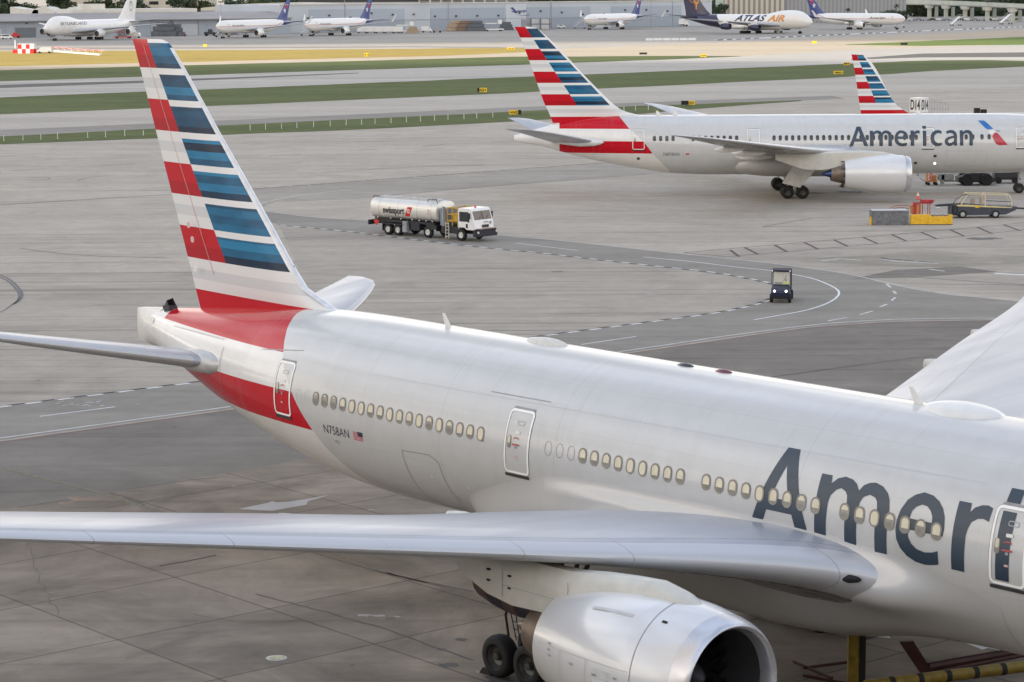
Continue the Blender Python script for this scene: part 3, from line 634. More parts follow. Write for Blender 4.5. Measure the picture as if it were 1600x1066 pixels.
def nacelle(root, s0, l0, zc, prof_r, length, rl, mat, lip, core=True, n=56, blades=24, coremat=None, chev=0, drop=.0):
    """s0 = inlet lip; prof_r list of (frac, radius)"""
    cb = P(); pr = []
    for f_, r_ in prof_r: pr.append((s0 - f_ * length, r_))
    cb.lathe(pr, (0, l0, zc), 'x', n)
    if chev:
        R = []; e = pr[-1]
        for dd in (0, 1):
            R.append([(e[0] - (.42 if (i % 4) in (1, 2) else 0) * dd * .9, l0 + (e[1] - .04 * dd) * cos(2 * pi * i / n), zc + (e[1] - .04 * dd) * sin(2 * pi * i / n)) for i in range(n)])
        cb.loft(R, 1, (False, False))
    cowl = cb.build('engine_cowl', [mat, M('nozzle_dark_metal', (.16, .14, .12), .4, .7)], root, 50)
    lb = P(); k = rl
    ps = [(s0 - .42, prof_r[0][1] * 1 + 0.0)]
    lb.lathe([(s0 - .52, k * 1.115), (s0 - .30, k * 1.085), (s0 - .12, k * 1.045), (s0 - .03, k * 1.012), (s0, k * .985), (s0 - .03, k * .955), (s0 - .12, k * .925), (s0 - .45, k * .895)], (0, l0, zc), 'x', n)
    lb.build('inlet_lip', lip, cowl, 60)
    ib = P(); ib.lathe([(s0 - .45, k * .895), (s0 - 1.0, k * .90), (s0 - 1.9, k * .92)], (0, l0, zc), 'x', n); ib.build('inlet_duct', M('inlet_dark_lining', (.045, .045, .048), .55), cowl, 60)
    fb = P(); fs = s0 - 1.55; fb.lathe([(fs - .35, k * .92), (fs - .36, .01)], (0, l0, zc), 'x', n)
    for i in range(blades):
        a = 2 * pi * i / blades; da = 2 * pi / blades * .75
        c = []
        for rr, tw in ((k * .22, .10), (k * .55, .30), (k * .90, .55)):
            c.append([(fs - .02, l0 + rr * cos(a), zc + rr * sin(a)), (fs - .30, l0 + rr * cos(a + da * tw * 2.0), zc + rr * sin(a + da * tw * 2.0))])
        fb.add([q for p_ in c for q in p_], [(0, 1, 3, 2), (2, 3, 5, 4)])
    fb.build('fan', M('fan_blade_titanium', (.035, .035, .04), .35, .6), cowl, 0, norm=False)
    sb = P(); sb.lathe([(fs - .05, k * .25), (fs + .20, k * .20), (fs + .42, k * .10), (fs + .55, .005)], (0, l0, zc), 'x', 24)
    sp = sb.build('spinner', DARK, cowl, 60)
    wb = P(); pts = []
    for i in range(14):
        a = i / 13 * 4.2; rr = k * (.07 + .10 * i / 13); zz = fs + .50 - .32 * (rr / (k * .18)); pts.append((zz, l0 + rr * cos(a), zc + rr * sin(a)))
    wb.path(pts, .025, 5); wb.build('spinner_swirl', WHITE, sp)
    if core:
        e = s0 - length; bb = P(); r1 = prof_r[-1][1]
        bb.lathe([(e + .5, r1 * .97), (e + .5, r1 * .70), (e + .1, r1 * .69), (e - .5, r1 * .64), (e - 1.25, r1 * .50), (e - 1.22, r1 * .46), (e - .7, r1 * .46)], (0, l0, zc), 'x', n)
        bb.build('core_exhaust', M('heat_stained_nozzle', (.20, .155, .12), .42, .55, var=.2), cowl, 60)
        xb = P(); xb.lathe([(e - .7, r1 * .34), (e - 1.3, r1 * .28), (e - 1.9, r1 * .12), (e - 2.2, .01)], (0, l0, zc), 'x', 24); xb.build('exhaust_cone', coremat or M('exhaust_plug', (.13, .11, .10), .4, .7), cowl, 60)
    return cowl
# ================================================================== main aircraft
GLY = {'A': [[(0.41, 1.0), (0.61, 1.0), (1.0, 0.0), (0.79, 0.0), (0.71, 0.23), (0.28, 0.23), (0.19, 0), (0, 0)], [(0.5, 0.8), (0.645, 0.39), (0.345, 0.39)]],
 'm': [[(1.09, 0.79), (1.26, 0.79), (1.28, 0.7), (1.36, 0.77), (1.47, 0.805), (1.59, 0.79), (1.67, 0.75), (1.73, 0.68), (1.78, 0.75), (1.86, 0.79), (1.95, 0.805), (2.07, 0.78), (2.17, 0.72), (2.22, 0.65), (2.25, 0.54), (2.25, 0.0), (2.06, 0.0), (2.06, .53), (2.04, 0.6), (2.0, 0.64), (1.91, 0.66), (1.82, 0.62), (1.78, 0.55), (1.77, 0.44), (1.77, 0.0), (1.58, 0.0), (1.58, 0.53), (1.565, .6), (1.53, 0.64), (1.45, 0.67), (1.38, 0.64), (1.31, 0.57), (1.285, 0.48), (1.28, 0.3), (1.28, 0.0), (1.09, 0.0)]],
 'e': [[(3.09, 0.36), (3.1, 0.45), (3.08, 0.58), (3.03, 0.67), (2.95, 0.74), (2.84, 0.79), (2.7, 0.805), (2.58, 0.76), (2.49, 0.69), (2.42, 0.57), (2.385, 0.44), (2.38, 0.33), (2.4, 0.22), (2.46, 0.12), (2.56, 0.04), (2.69, -0.01), (2.84, -0.02), (2.96, 0.0), (3.04, 0.02), (3.03, 0.18), (2.95, 0.15), (2.83, 0.13), (2.71, 0.15), (2.63, 0.2), (2.58, 0.27), (2.56, 0.36)], [(2.57, 0.49), (2.59, 0.58), (2.64, 0.635), (2.72, 0.67), (2.8, 0.66), (2.86, 0.62), (2.9, 0.56), (2.91, 0.49)]],
 'r': [[(3.23, 0.79), (3.41, 0.79), (3.42, 0.69), (3.47, 0.75), (3.56, 0.79), (3.65, 0.8), (3.72, 0.78), (3.71, 0.63), (3.62, 0.65), (3.55, 0.64), (3.47, 0.59), (3.435, 0.51), (3.42, 0.42), (3.42, 0.0), (3.23, 0.0)]],
 'i': [[(3.87, 0.78), (4.06, 0.78), (4.06, 0), (3.87, 0.0)]], 'dot': [[(3.87, 1.02), (4.06, 1.02), (4.06, 0.875), (3.87, 0.875)]],
 'c': [[(4.87, 0.76), (4.72, 0.81), (4.56, 0.80), (4.39, 0.71), (4.3, 0.57), (4.27, 0.39), (4.3, 0.2), (4.39, 0.07), (4.54, -0.02), (4.72, -0.02), (4.87, 0.03), (4.87, 0.17), (4.72, 0.13), (4.6, 0.16), (4.5, 0.26), (4.46, 0.40), (4.5, 0.55), (4.6, 0.63), (4.72, 0.66), (4.85, 0.61)]],
 'a': [[(5.11, 0.75), (5.32, 0.81), (5.5, 0.79), (5.63, 0.68), (5.67, 0.53), (5.67, 0.0), (5.52, 0.0), (5.51, 0.08), (5.37, -0.01), (5.21, -0.02), (5.06, 0.07), (5.01, 0.22), (5.06, 0.37), (5.22, 0.46), (5.5, 0.52), (5.48, 0.60), (5.39, 0.65), (5.28, 0.66), (5.13, 0.61)], [(5.51, 0.40), (5.32, 0.35), (5.21, 0.29), (5.19, 0.2), (5.26, 0.13), (5.39, 0.15), (5.51, 0.25)]],
 'n': [[(5.82, 0.79), (5.98, 0.79), (5.99, 0.71), (6.13, 0.80), (6.32, 0.80), (6.45, 0.71), (6.5, 0.57), (6.5, 0.0), (6.32, 0.0), (6.32, 0.54), (6.26, 0.63), (6.17, 0.65), (6.06, 0.61), (6.0, 0.51), (6.0, 0.0), (5.82, 0.0)]]}
def livery_word(root, fus, s0, z0, k, keys, side=1, off=.010):
    for c in keys:
        vs, fs = decal_mesh([[(s0 + u * k, z0 + v * k) for u, v in lp] for lp in GLY[c]], .12)
        mb = P(); fus.put(mb, (vs, fs), side, off); mb.build('livery_letter' if c != 'dot' else 'livery_letter_dot', LETTER, root, 0, norm=False)

PANE = M('cabin_window_pane', (.24, .225, .19), .08, var=.2, coat=.6)
RIM_W = M('window_rim_metal', (.24, .23, .205), .4, .2, var=.1)
SHADE = M('cream_window_shade', (.66, .60, .45), .6, var=.12, scale=2, coat=.5)
def cabin_window(root, fus, s, z, w_, h, side=1, shade=.6, seg=7, pane=None, rim=None):
    """frame ring, pane and pulled-down shade of one cabin window, each bent to the skin"""
    a = rrect(s, z, w_, h, w_ * .48, seg); b = rrect(s, z, w_ * .74, h * .80, w_ * .36, seg); mb = P(); n = len(a)
    mb.add([fus.surf(p[0], p[1], side, .020) for p in a] + [fus.surf(p[0], p[1], side, .016) for p in b], [(i, (i + 1) % n, n + (i + 1) % n, n + i) for i in range(n)], 0)
    o = mb.build('window', [rim or RIM_W], root, 0, norm=False)
    pb = P(); c = [fus.surf(s, z, side, .015)]; pb.add(c + [fus.surf(p[0], p[1], side, .015) for p in b], [(0, 1 + i, 1 + (i + 1) % n) for i in range(n)])
    pb.build('pane', pane or PANE, o, 0, norm=False)
    if shade > 0:
        zt = z + h * .40; zb = zt - h * .8 * shade
        poly = [p for p in b if p[1] >= zb]
        # keep order: points above the cut form one arc
        k = next(i for i in range(n) if b[i][1] >= zb and b[i - 1][1] < zb); arc = []
        for i in range(n):
            q = b[(k + i) % n]
            if q[1] >= zb: arc.append(q)
            else: break
        arc = [(s + (q[0] - s) * .93, q[1] - .006) for q in arc]
        sb = P(); sb.add([fus.surf(q[0], q[1], side, .018) for q in arc], [tuple(range(len(arc)))]); sb.build('window_shade', SHADE, o, 0, norm=False)
    return o
DOORW = M('door_edge_white', (.92, .92, .90), .4, var=.02)
def door(root, fus, s0, s1, z0, z1, skin=None, side=1, white=DOORW, t=.075, marks=True, win=True, sill=True):
    r = .17; mb = P(); c = ((s0 + s1) / 2, (z0 + z1) / 2); w_, h = s1 - s0, z1 - z0
    fus.put(mb, decal_mesh([rrect(c[0], c[1], w_, h, r), rrect(c[0], c[1], w_ - 2 * t, h - 2 * t, r * .6)[::-1]], .12), side, .016)
    o = mb.build('door', white, root, 0, norm=False)
    gb = P(); fus.put(gb, decal_mesh([rrect(c[0], c[1], w_ + .03, h + .03, r + .02), rrect(c[0], c[1], w_ - .01, h - .01, r)[::-1]], .12), side, .013)
    gb.build('door_seal_gap', GAP, o, 0, norm=False)
    if sill:
        sb = P(); fus.put(sb, decal_mesh([rrect(c[0], z0 - .065, w_ - .04, .10, .01, 2)], .12), side, .03); sb.build('door_sill', DARK, o, 0, norm=False)
        sb = P(); fus.put(sb, decal_mesh([rrect(c[0] + .04, z1 + .035, w_ - .2, .06, .01, 2)], .12), side, .02); sb.build('door_hinge_cover', GREY, o, 0, norm=False)
    if win:
        wb = P(); fus.put(wb, decal_mesh([rrect(s0 + .23, c[1] + .0, .17, .40, .08)], .12), side, .018); f_ = wb.build('door_window', RIM_W, o, 0, norm=False)
        wb = P(); fus.put(wb, decal_mesh([rrect(s0 + .23, c[1] + .06, .11, .24, .05)], .12), side, .021); wb.build('window_shade', SHADE, f_, 0, norm=False)
        wb = P(); fus.put(wb, decal_mesh([rrect(s0 + .23, c[1] - .11, .11, .12, .04)], .12), side, .021); wb.build('pane', PANE, f_, 0, norm=False)
    if marks:
        mm_ = [WHITE, M('faded_red_placard', (.42, .07, .07), .5), GREY, M('pale_placard', (.62, .42, .40), .5)]
        def q(x, z, a, b_, m):
            hb = P(); fus.put(hb, decal_mesh([rrect(x, z, a, b_, min(a, b_) * .3, 3)], .12), side, .019); hb.build('handle' if m == 1 else 'placard', mm_[m], o, 0, norm=False)
        x0 = s0 + .56
        q(x0 + .02, c[1] + .30, .22, .09, 0); q(x0, c[1] - .08, .34, .05, 1); q(x0, c[1] - .16, .10, .07, 2); q(x0 + .0, c[1] - .47, .13, .06, 3)
        arc = [(x0 + .13 * cos(a), c[1] + .09 + .07 * sin(a)) for a in lin(.3, pi - .3, 6)]; arc2 = [(x0 + .13 * cos(a), c[1] + .055 + .07 * sin(a)) for a in lin(.3, pi - .3, 6)][::-1]
        hb = P(); fus.put(hb, decal_mesh([arc + arc2], .12), side, .019); hb.build('handle_arc_mark', mm_[1], o, 0, norm=False)
        vb = P(); fus.put(vb, decal_mesh([rrect(c[0] + .06, c[1] + .60, .34, .13, .05, 3), rrect(c[0] + .06, c[1] + .60, .30, .09, .04, 3)[::-1]], .12), side, .014)
        vb.build('vent_outline', SGAP, o, 0, norm=False)
    return o
def outline(root, name, fus, loop, t=.02, side=1, off=.006, m=None):
    """thin panel line following a closed outline on the skin"""
    mb = P(); n = len(loop)
    for i in range(n):
        a = Vector((*loop[i], 0)); b = Vector((*loop[(i + 1) % n], 0)); L_ = (b - a).length
        if L_ < 1e-6: continue
        d = (b - a) / L_; nn = Vector((-d.y, d.x, 0)) * t / 2; k = max(1, int(L_ / .12)); vs = []
        for j in range(k + 1):
            c = a.lerp(b, j / k); vs += [fus.surf(c.x + nn.x, c.y + nn.y, side, off), fus.surf(c.x - nn.x, c.y - nn.y, side, off)]
        mb.add(vs, [(2 * j, 2 * j + 1, 2 * j + 3, 2 * j + 2) for j in range(k)])
    return mb.build(name, m or SGAP, root, 0, norm=False)

# Nacelle paint, wing paint
def wing_mat(name, c=(.37, .39, .435)):
    t = NT(name); co_ = t.coord('Object'); n1 = t.noise(t.mapping(co_, (.9, .12, 1)), 1.0, 3, .5); n2 = t.noise(co_, 3, 4)
    k = t.mul(t.mr(n1, .3, .75, 1.03, .92), t.mr(n2, .3, .7, .98, 1.02)); hz = t.noise(t.mapping(co_, (.4, .25, 1)), 1.0, 1)
    t.bump(hz, .08, .02)
    return t.fin(t.mix(1.0, c, t.comb(k, k, k), 'MULTIPLY'), t.mr(n1, .3, .7, .28, .40), .12, .15)
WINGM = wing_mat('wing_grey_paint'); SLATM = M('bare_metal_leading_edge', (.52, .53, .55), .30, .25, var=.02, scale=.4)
UNDER = M('wing_underside_grey', (.17, .165, .165), .25, var=.1)  # shade and dark reflection under the wing are put into this grey
NACM = M('nacelle_grey_paint', (.68, .685, .69), .24, .15, var=.02, scale=.5, coat=.6)
PYLM = M('pylon_cream_paint', (.56, .55, .50), .4, var=.07, scale=2)

def main_jet():
    O = (-4.533, 84.934, 0)
    root = empty('airliner', O, -HDG, 'nearest large silver-grey airliner with striped tail, big engine and wings filling the foreground', 'airliner')
    T = [(46.97, 5.1, 4.9, .1), (46.6, 5.75, 4.3, .75), (45.6, 6.6, 3.7, 1.5), (44.0, 7.6, 3.2, 2.2), (42.0, 8.4, 2.92, 2.75), (39.5, 8.9, 2.83, 3.05), (36.5, 9.02, 2.82, 3.1), (30, 9.02, 2.82, 3.1), (12, 9.02, 2.82, 3.1), (3.0, 9.02, 2.83, 3.1), (.6, 9.02, 2.93, 3.09), (-1.9, 8.99, 3.2, 3.0), (-4.5, 8.88, 3.64, 2.78), (-7.3, 8.62, 4.33, 2.36), (-10.2, 8.34, 5.10, 1.78), (-12.6, 8.10, 5.78, 1.22), (-14.5, 7.92, 6.25, .74), (-15.8, 7.8, 6.5, .40), (-16.3, 7.76, 6.56, .16)]
    fus = Fus(T)
    bl = [(2.4, 2.4), (3.6, 1.25), (4.4, .42), (5.36, -.50), (6.6, -1.72), (7.4, -2.50), (7.81, -2.88), (8.2, -3.30), (8.6, -3.85), (8.9, -4.45), (9.3, -4.9)]
    FM = striped_fuselage('tail_striped_fuselage_paint', 8.90, 1.2285, bl, -13.45, joints=(6.95, 12.65, 22.8))
    st = sorted(set(lin(-16.3, 3, 50) + lin(3, 36, 24) + lin(36, 46.97, 24)))
    mb = P(); fus.loft(mb, st, 96); mb.build('fuselage', FM, root, 60)
    # belly fairing
    # (s, top boundary z, belly swelling, wing-root swelling, root ridge)
    FB = [(7.3, 3.75, .02, 0, 0), (7.45, 3.95, .20, 0, 0), (7.8, 4.25, .42, .0, 0), (9.4, 4.9, .75, .02, 0), (11.3, 5.5, .95, .05, .03), (13.1, 5.9, 1, .08, .10), (16, 6.0, 1, .12, .14), (21, 6.0, 1, .20, .14), (23, 5.95, .86, .34, .12), (24, 5.9, .64, .46, .08), (25, 5.8, .36, .60, .04), (26, 5.7, .20, .62, .02), (27, 5.6, .10, .40, 0), (28.2, 5.4, .04, .12, 0), (29.8, 5.2, .0, .01, 0)]
    def fr(s):
        zb, A_, B_, C_ = interp(FB, s); zc, rz, ry = fus.at(s); pb_ = math.asin(max(-1, min(1, (zb - zc) / rz))); out = []; n = 40
        for i in range(n + 1):
            p = pb_ + (-pi / 2 - pb_) * i / n; q = min(1, (pb_ - p) / .45); q = q * q * (3 - 2 * q); deg = -math.degrees(p)
            low = interp([(-5, .0), (15, .18), (30, .42), (45, .76), (58, .90), (74, .82), (90, .80)], deg)[0]
            d = -.012 + q * .03 + A_ * low * q + B_ * q * math.exp(-((deg - 23) / 15)**2) + C_ * math.exp(-((deg - 12) / 4.5)**2) * q
            out.append((s, (ry + d) * cos(p), zc + (rz + d) * sin(p)))
        out[-1] = (s, 0, out[-1][2])
        return out + [(x, -y, z) for x, y, z in out[-2::-1]]
    mb = P(); st2 = [7.3, 7.36, 7.45, 7.6, 7.8, 8.1, 8.7, 9.4, 10.3, 11.3, 12.2, 12.212, 13.1, 14.5, 16, 16.012, 18, 20, 21, 22, 23, 23.6, 24, 24.012, 24.5, 25, 25.5, 26, 26.5, 27, 27.6, 28.2, 29, 29.8]
    mb.loft([fr(s) for s in st2], 0, mf=lambda i, j: 1 if i in (10, 14, 22) else 0)
    mb.build('belly_fairing', [M('belly_fairing_grey', (.54, .54, .535), .24, .15, var=.03, scale=.5, coat=.4), SGAP], root, 60)
    # wings
    WR = [(1.6, 26.8, 13.6, 4.35, 4.2, .15), (2.9, 26.5, 13.5, 4.55, 4.35, .148), (3.6, 25.6, 13.4, 4.78, 4.55, .142), (5, 24.6, 13.25, 5.08, 4.80, .128), (9.6, 21.55, 12.9, 5.60, 5.35, .098), (14, 18.65, 11.25, 5.98, 5.78, .088), (22, 13.4, 8.0, 6.62, 6.5, .076), (29.2, 8.65, 5.0, 7.2, 7.2, .075), (30.2, 7.4, 4.7, 7.3, 7.33, .07), (30.46, 6.2, 4.6, 7.32, 7.35, .065)]
    WLt = [(1.6, 27.0, 13.6, 4.55, 4.3, .135), (2.9, 26.6, 13.5, 4.72, 4.45, .135), (3.6, 25.6, 13.4, 4.95, 4.65, .13), (9.6, 21.55, 12.9, 5.6, 5.5, .115), (14, 18.65, 11.25, 6.05, 5.98, .108), (22, 13.4, 8.0, 6.8, 6.75, .10), (29.2, 8.65, 5.2, 7.4, 7.42, .095), (30.2, 7.4, 4.7, 7.5, 7.53, .09), (30.46, 6.2, 4.6, 7.55, 7.58, .08)]
    us = sorted(US + [.80, .803])
    LS = sorted(set(lin(1.6, 3.6, 5) + lin(3.6, 9.6, 8) + lin(9.6, 29.2, 22) + [30.2, 30.46]))
    GL = (3.95, 8.6, 11.05, 14.05, 17.4, 20.4, 23.5, 26.5)
    for sd, tab in ((1, WR), (-1, WLt)):
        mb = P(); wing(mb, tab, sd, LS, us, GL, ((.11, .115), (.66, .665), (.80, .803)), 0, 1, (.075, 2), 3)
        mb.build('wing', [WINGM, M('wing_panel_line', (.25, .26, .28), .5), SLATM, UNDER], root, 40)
        for (l0, ln, sz) in ((7.0, 4.2, .42), (12.4, 3.8, .38), (19.6, 3.2, .32), (24.8, 2.8, .26)):
            r = interp(tab, l0); c = r[0] - r[1]; s_t = r[1]; zT = r[3]
            cb = P(); pr = [(s_t + ln * .62, .03), (s_t + ln * .5, sz * .55), (s_t + ln * .25, sz * .95), (s_t, sz), (s_t - ln * .12, sz * .85), (s_t - ln * .2, sz * .70)]
            R = [[(a, sd * l0 + .5 * b_ * cos(2 * pi * i / 16), zT - .30 + (s_t + 2 - a) * .012 - .1 + b_ * sin(2 * pi * i / 16)) for i in range(16)] for a, b_ in pr]
            cb.loft(R); cb.build('flap_track_fairing', DWHITE, root, 50)
    # wing-root fillet: shiny nose cuff between slat and body, air inlet
    mb = P(); mb.loft([[(25.45 + .30 * x, 3.72 - .14 * x + .03 + r_ * .10 * cos(a), 4.80 + r_ * .105 * sin(a)) for a in lin(0, 2 * pi, 14)[:-1]] for x, r_ in ((-1, .1), (-.7, .75), (0, 1.1), (.7, .75), (1, .1))])
    mb.build('ram_air_inlet', BLACK, root, 30)
    # tail surfaces
    for sd in (1, -1):
        tab = [(.2, -5.9, -12.9, 6.3, 6.35, .115), (2.0, -7.6, -13.5, 6.62, 6.62, .12), (10.2, -14.1, -16.5, 8.02, 8.05, .095), (10.6, -14.75, -16.68, 8.1, 8.12, .085), (10.76, -15.4, -16.76, 8.13, 8.14, .07)]
        mb = P(); foil_plate(mb, tab, sd, lin(.2, 2, 4) + lin(2.0, 10.2, 10)[1:] + [10.6, 10.76], 0)
        sb = mb.build('tailplane', [WINGM, M('wing_panel_line', (.2, .2, .2))], root, 40)
        le = P(); R = [wing_ring(tab, l, sd, [0, .006, .02, .05, .075], off=.006, cam=0) for l in lin(2.75, 10.2, 9)]
        le.loft(R, 0, (False, False), closed=False); le.build('leading_edge', M('tailplane_bare_edge', (.50, .50, .51), .32, .3, var=.03), sb, 60)
        bb = P(); R = []
        for l, q in ((1.75, 1.0), (2.2, .99), (2.76, .97)):
            R.append(wing_ring(tab, l, sd, [0, .006, .02, .05, .1, .18, .25], off=.035 * q, cam=0))
        bb.loft(R, 0, (True, True), closed=False); 
        nb = P(); c0 = Vector((-7.55, sd * 2.15, 6.64)); 
        nb.lathe([(.62, .01), (.5, .18), (.2, .32), (-.4, .42), (-1.4, .44), (-2.6, .34), (-3.6, .05)], tuple(c0), 'x', 24)
        nb.build('root_bullet', M('root_bullet_grey', (.50, .50, .50), .3, .2, coat=.4), sb, 60)
    # fin
    bs = -4.08; FN = striped_fin('striped_fin_paint', 8.90, 1.2285, (-8.92, -.652), (bs, -1.005), .80)
    rows = [(7.9, -1.6, -11.85, .04), (8.6, -.9, -12.15, .045), (8.9, -2.3, -12.28, .055), (9.05, -3.25, -12.34, .065), (9.3, -4.15, -12.44, .075), (9.6, -4.72, -12.56, .082), (10.1, -5.30, -12.78, .085), (12, -7.18, -13.60, .088), (15, -10.22, -14.90, .09), (18.2, -13.42, -16.28, .09), (18.5, -13.8, -16.42, .085), (18.62, -14.3, -16.46, .07)]
    zz = [7.9, 8.3, 8.6, 8.75, 8.9, 8.97, 9.05, 9.15, 9.3, 9.45, 9.6, 9.8, 10.1] + lin(10.8, 18.2, 9) + [18.35, 18.5, 18.58, 18.62]
    mb = P(); fin_loft(mb, [(z, *interp(rows, z)) for z in zz]); f_ = mb.build('fin', [FN, FN], root, 40)
    le = P(); R = []
    for z in [9.0] + lin(9.6, 18.3, 12):
        s_, e_, tc = interp(rows, z); c = s_ - e_; a = [(s_ - u * c + (.012 if u == 0 else 0), naca(u, tc) * c + .012, z) for u in (0, .004, .015, .03)]; R.append(a[::-1] + [(x, -y, q) for x, y, q in a[1:]])
    le.loft(R, 0, (False, False), closed=False); le.build('fin_leading_edge', M('fin_edge_pale_metal', (.66, .67, .69), .3, .3, coat=.5), f_, 60)
    # rudder seams and small fittings
    rb = P(); 
    for z0, z1 in ((9.6, 18.4),):
        a = interp(rows, z0); b = interp(rows, z1); pa = a[1] + (a[0] - a[1]) * .24; pb = b[1] + (b[0] - b[1]) * .30
        ya = naca(.74, a[2]) * (a[0] - a[1]) + .008; yb = naca(.70, b[2]) * (b[0] - b[1]) + .008
        rb.add([(pa - .02, ya, z0), (pa + .02, ya, z0), (pb + .015, yb, z1), (pb - .015, yb, z1)], [(0, 1, 2, 3)])
    rb.build('rudder_hinge_line', M('faint_rose_seam', (.55, .30, .30), .5), f_, 0, norm=False)
    for s, z in ((-11.85, 10.9), (-12.1, 11.45), (-11.7, 9.75)):
        hb = P(); hb.lathe([(0, .01), (.03, .09), (.02, .13)], (s, .36, z), 'y', 12); hb.build('fin_cap', M('fin_cap_pale', (.62, .45, .45), .4) if z > 10 else WHITE, f_, 40)
    # apu inlet door, tail cone end seam
    ab = P(); ab.add([(-13.9, .45, 7.80), (-13.45, .45, 7.92), (-13.45, .12, 8.02), (-13.9, .12, 8.0), (-14.05, .42, 7.98), (-13.78, .42, 8.32), (-13.74, .15, 8.40), (-14.0, .12, 8.05)], [(0, 1, 2, 3), (0, 1, 5, 4), (4, 5, 6, 7), (2, 3, 7, 6)])
    ab.box(-13.95, -13.5, .12, .5, 7.98, 8.12)
    ab.build('apu_inlet', DARK, root, 0)
    cb = P()
    for z in lin(6.75, 7.6, 6): cb.tube((-16.32, 0, z), (-16.36, 0, z), .05, .04, 6)
    cb.box(-16.55, -16.25, -.04, .04, 7.70, 7.76)
    tc_ = P(); R8 = lambda s_, w_, k_, z0_, z1_: [(s_, y, z) for y, z in ((-w_, z0_ + .28 * (z1_ - z0_)), (-w_, z0_ + .72 * (z1_ - z0_)), (-w_ * k_, z1_), (w_ * k_, z1_), (w_, z0_ + .72 * (z1_ - z0_)), (w_, z0_ + .28 * (z1_ - z0_)), (w_ * k_, z0_), (-w_ * k_, z0_))]
    tc_.loft([R8(-14.3, .76, .40, 6.26, 7.93), R8(-15.1, .60, .55, 6.38, 7.86), R8(-15.8, .42, .7, 6.46, 7.80), R8(-16.38, .22, .85, 6.50, 7.76)]); tc_.build('tail_cone', M('tail_cone_white', (.66, .655, .63), .35, var=.05, coat=.3), root, 50)
    cb.build('tail_cone_vent', GREY, root)
    for (lp) in ([(-13.2, 7.0), (-12.75, 7.35), (-10.9, 7.35)],):
        pass
    outline(root, 'stabiliser_slot', fus, [(-12.1, 7.55), (-7.2, 7.62), (-7.2, 7.60), (-12.1, 7.53)], .008, 1, .02, M('stab_seam', (.45, .44, .42)))
    outline(root, 'stabiliser_slot', fus, [(-7.05, 5.7), (-7.05, 7.35), (-7.0, 7.35), (-7.0, 5.7)], .014, 1, .02, M('stab_slot_stain', (.22, .19, .17)))
    outline(root, 'skin_scratch_line', fus, [(-4.2, 7.62), (-1.6, 7.86), (-1.6, 7.85), (-4.2, 7.61)], .02, 1, .006)
    # cabin windows
    W = .5334; zw = 6.403; g_ = 4.897
    ss = [i * W for i in range(18)] + [17 * W + g_ + i * W for i in range(9)] + [17 * W + g_ + (10 + i) * W for i in range(9)] + [17 * W + g_ + (20 + i) * W for i in range(7)]
    rnd = random.Random(3)
    first = None; variants = {}
    for s in ss:
        sh = rnd.choice((.60, .68, .74, .86, .97, .70)) if s > 1.5 else .15
        if s > 4 and (sh in variants):
            src, s_src = variants[sh]; c = copy_tree(src, root, WCH[src.name]); c.location.x = s - s_src
        else:
            o = cabin_window(root, fus, s, zw, .36, .47, 1, sh)
            if s > 4: variants[sh] = (o, s); WCH[o.name] = CH()
    for s in (17 * W + g_ - W, 17 * W + g_ - 2 * W, 17 * W + g_ - 3 * W, -W, -2 * W):
        lp = rrect(s, zw, .30, .42, .14, 5); outline(root, 'blanked_window', fus, lp, .02 if s > 11.2 else .012, 1, .006, GREY if s > 11.2 else SGAP)
    door(root, fus, -2.72, -1.62, 5.52, 7.42); door(root, fus, 10.26, 11.46, 5.37, 7.38); door(root, fus, 29.60, 30.75, 5.37, 7.38)
    livery_word(root, fus, 21.1, 5.49, 2.25, ['A', 'm', 'e', 'r'])
    livery_word(root, fus, 21.1, 5.49, 2.25, ['dot', 'i', 'c'], off=.014)
    livery_word(root, fus, 21.1, 5.49, 2.25, ['a', 'n'])
    mb = P(); fus.put(mb, text_decal('N758AN', .42, 1.92, 5.25, 5.56, .12)); mb.build('registration_text', LETTER, root, 0, norm=False)
    mb = P(); fus.put(mb, text_decal('787', .95, 1.22, 4.95, 5.06, .12)); mb.build('type_text', GREY, root, 0, norm=False)
    mb = P()
    for i in range(7): fus.put(mb, decal_mesh([[(2.17, 5.25 + .045 * i), (2.72, 5.25 + .045 * i), (2.72, 5.273 + .045 * i), (2.17, 5.273 + .045 * i)]], 0), 1, .006, 0)
    fus.put(mb, decal_mesh([[(2.45, 5.41), (2.73, 5.41), (2.73, 5.565), (2.45, 5.565)]], 0), 1, .009, 1)
    mb.build('flag_emblem', [M('flag_red', (.5, .05, .08), .4), LETTER], root, 0, norm=False)
    outline(root, 'cargo_door_outline', fus, [(4.86, 5.26), (6.35, 5.32), (6.8, 5.12), (6.85, 3.9), (6.7, 3.35), (5.2, 3.2), (4.9, 3.7)], .022, 1, .006, M('cargo_door_seam', (.2, .2, .2)))
    outline(root, 'access_panel_outline', fus, [(13.2, 5.55), (14.6, 5.55), (14.6, 4.6), (13.2, 4.6)], .014)
    outline(root, 'panel_line', fus, [(9.0, 7.72), (11.9, 7.74), (11.9, 7.725), (9.0, 7.705)], .010, 1, .006, GREY)
    outline(root, 'panel_line', fus, [(3.0, 7.55), (29, 7.78), (29, 7.77), (3.0, 7.54)], .003, 1, .005, M('faint_seam', (.50, .50, .51), .4))
    mb = P()
    for s, z in ((6.15, 4.52), (8.0, 4.42), (8.2, 4.2), (28.75, 6.3), (9.2, 6.2), (7.0, 3.9), (30.3, 3.7), (29.1, 4.1)): fus.put(mb, decal_mesh([rrect(s, z, .11, .07, .03, 3)], 0), 1, .008, 0 if z < 4.3 or z > 5.5 else 1)
    mb.build('static_port', [GREY, WHITE], root, 0, norm=False)
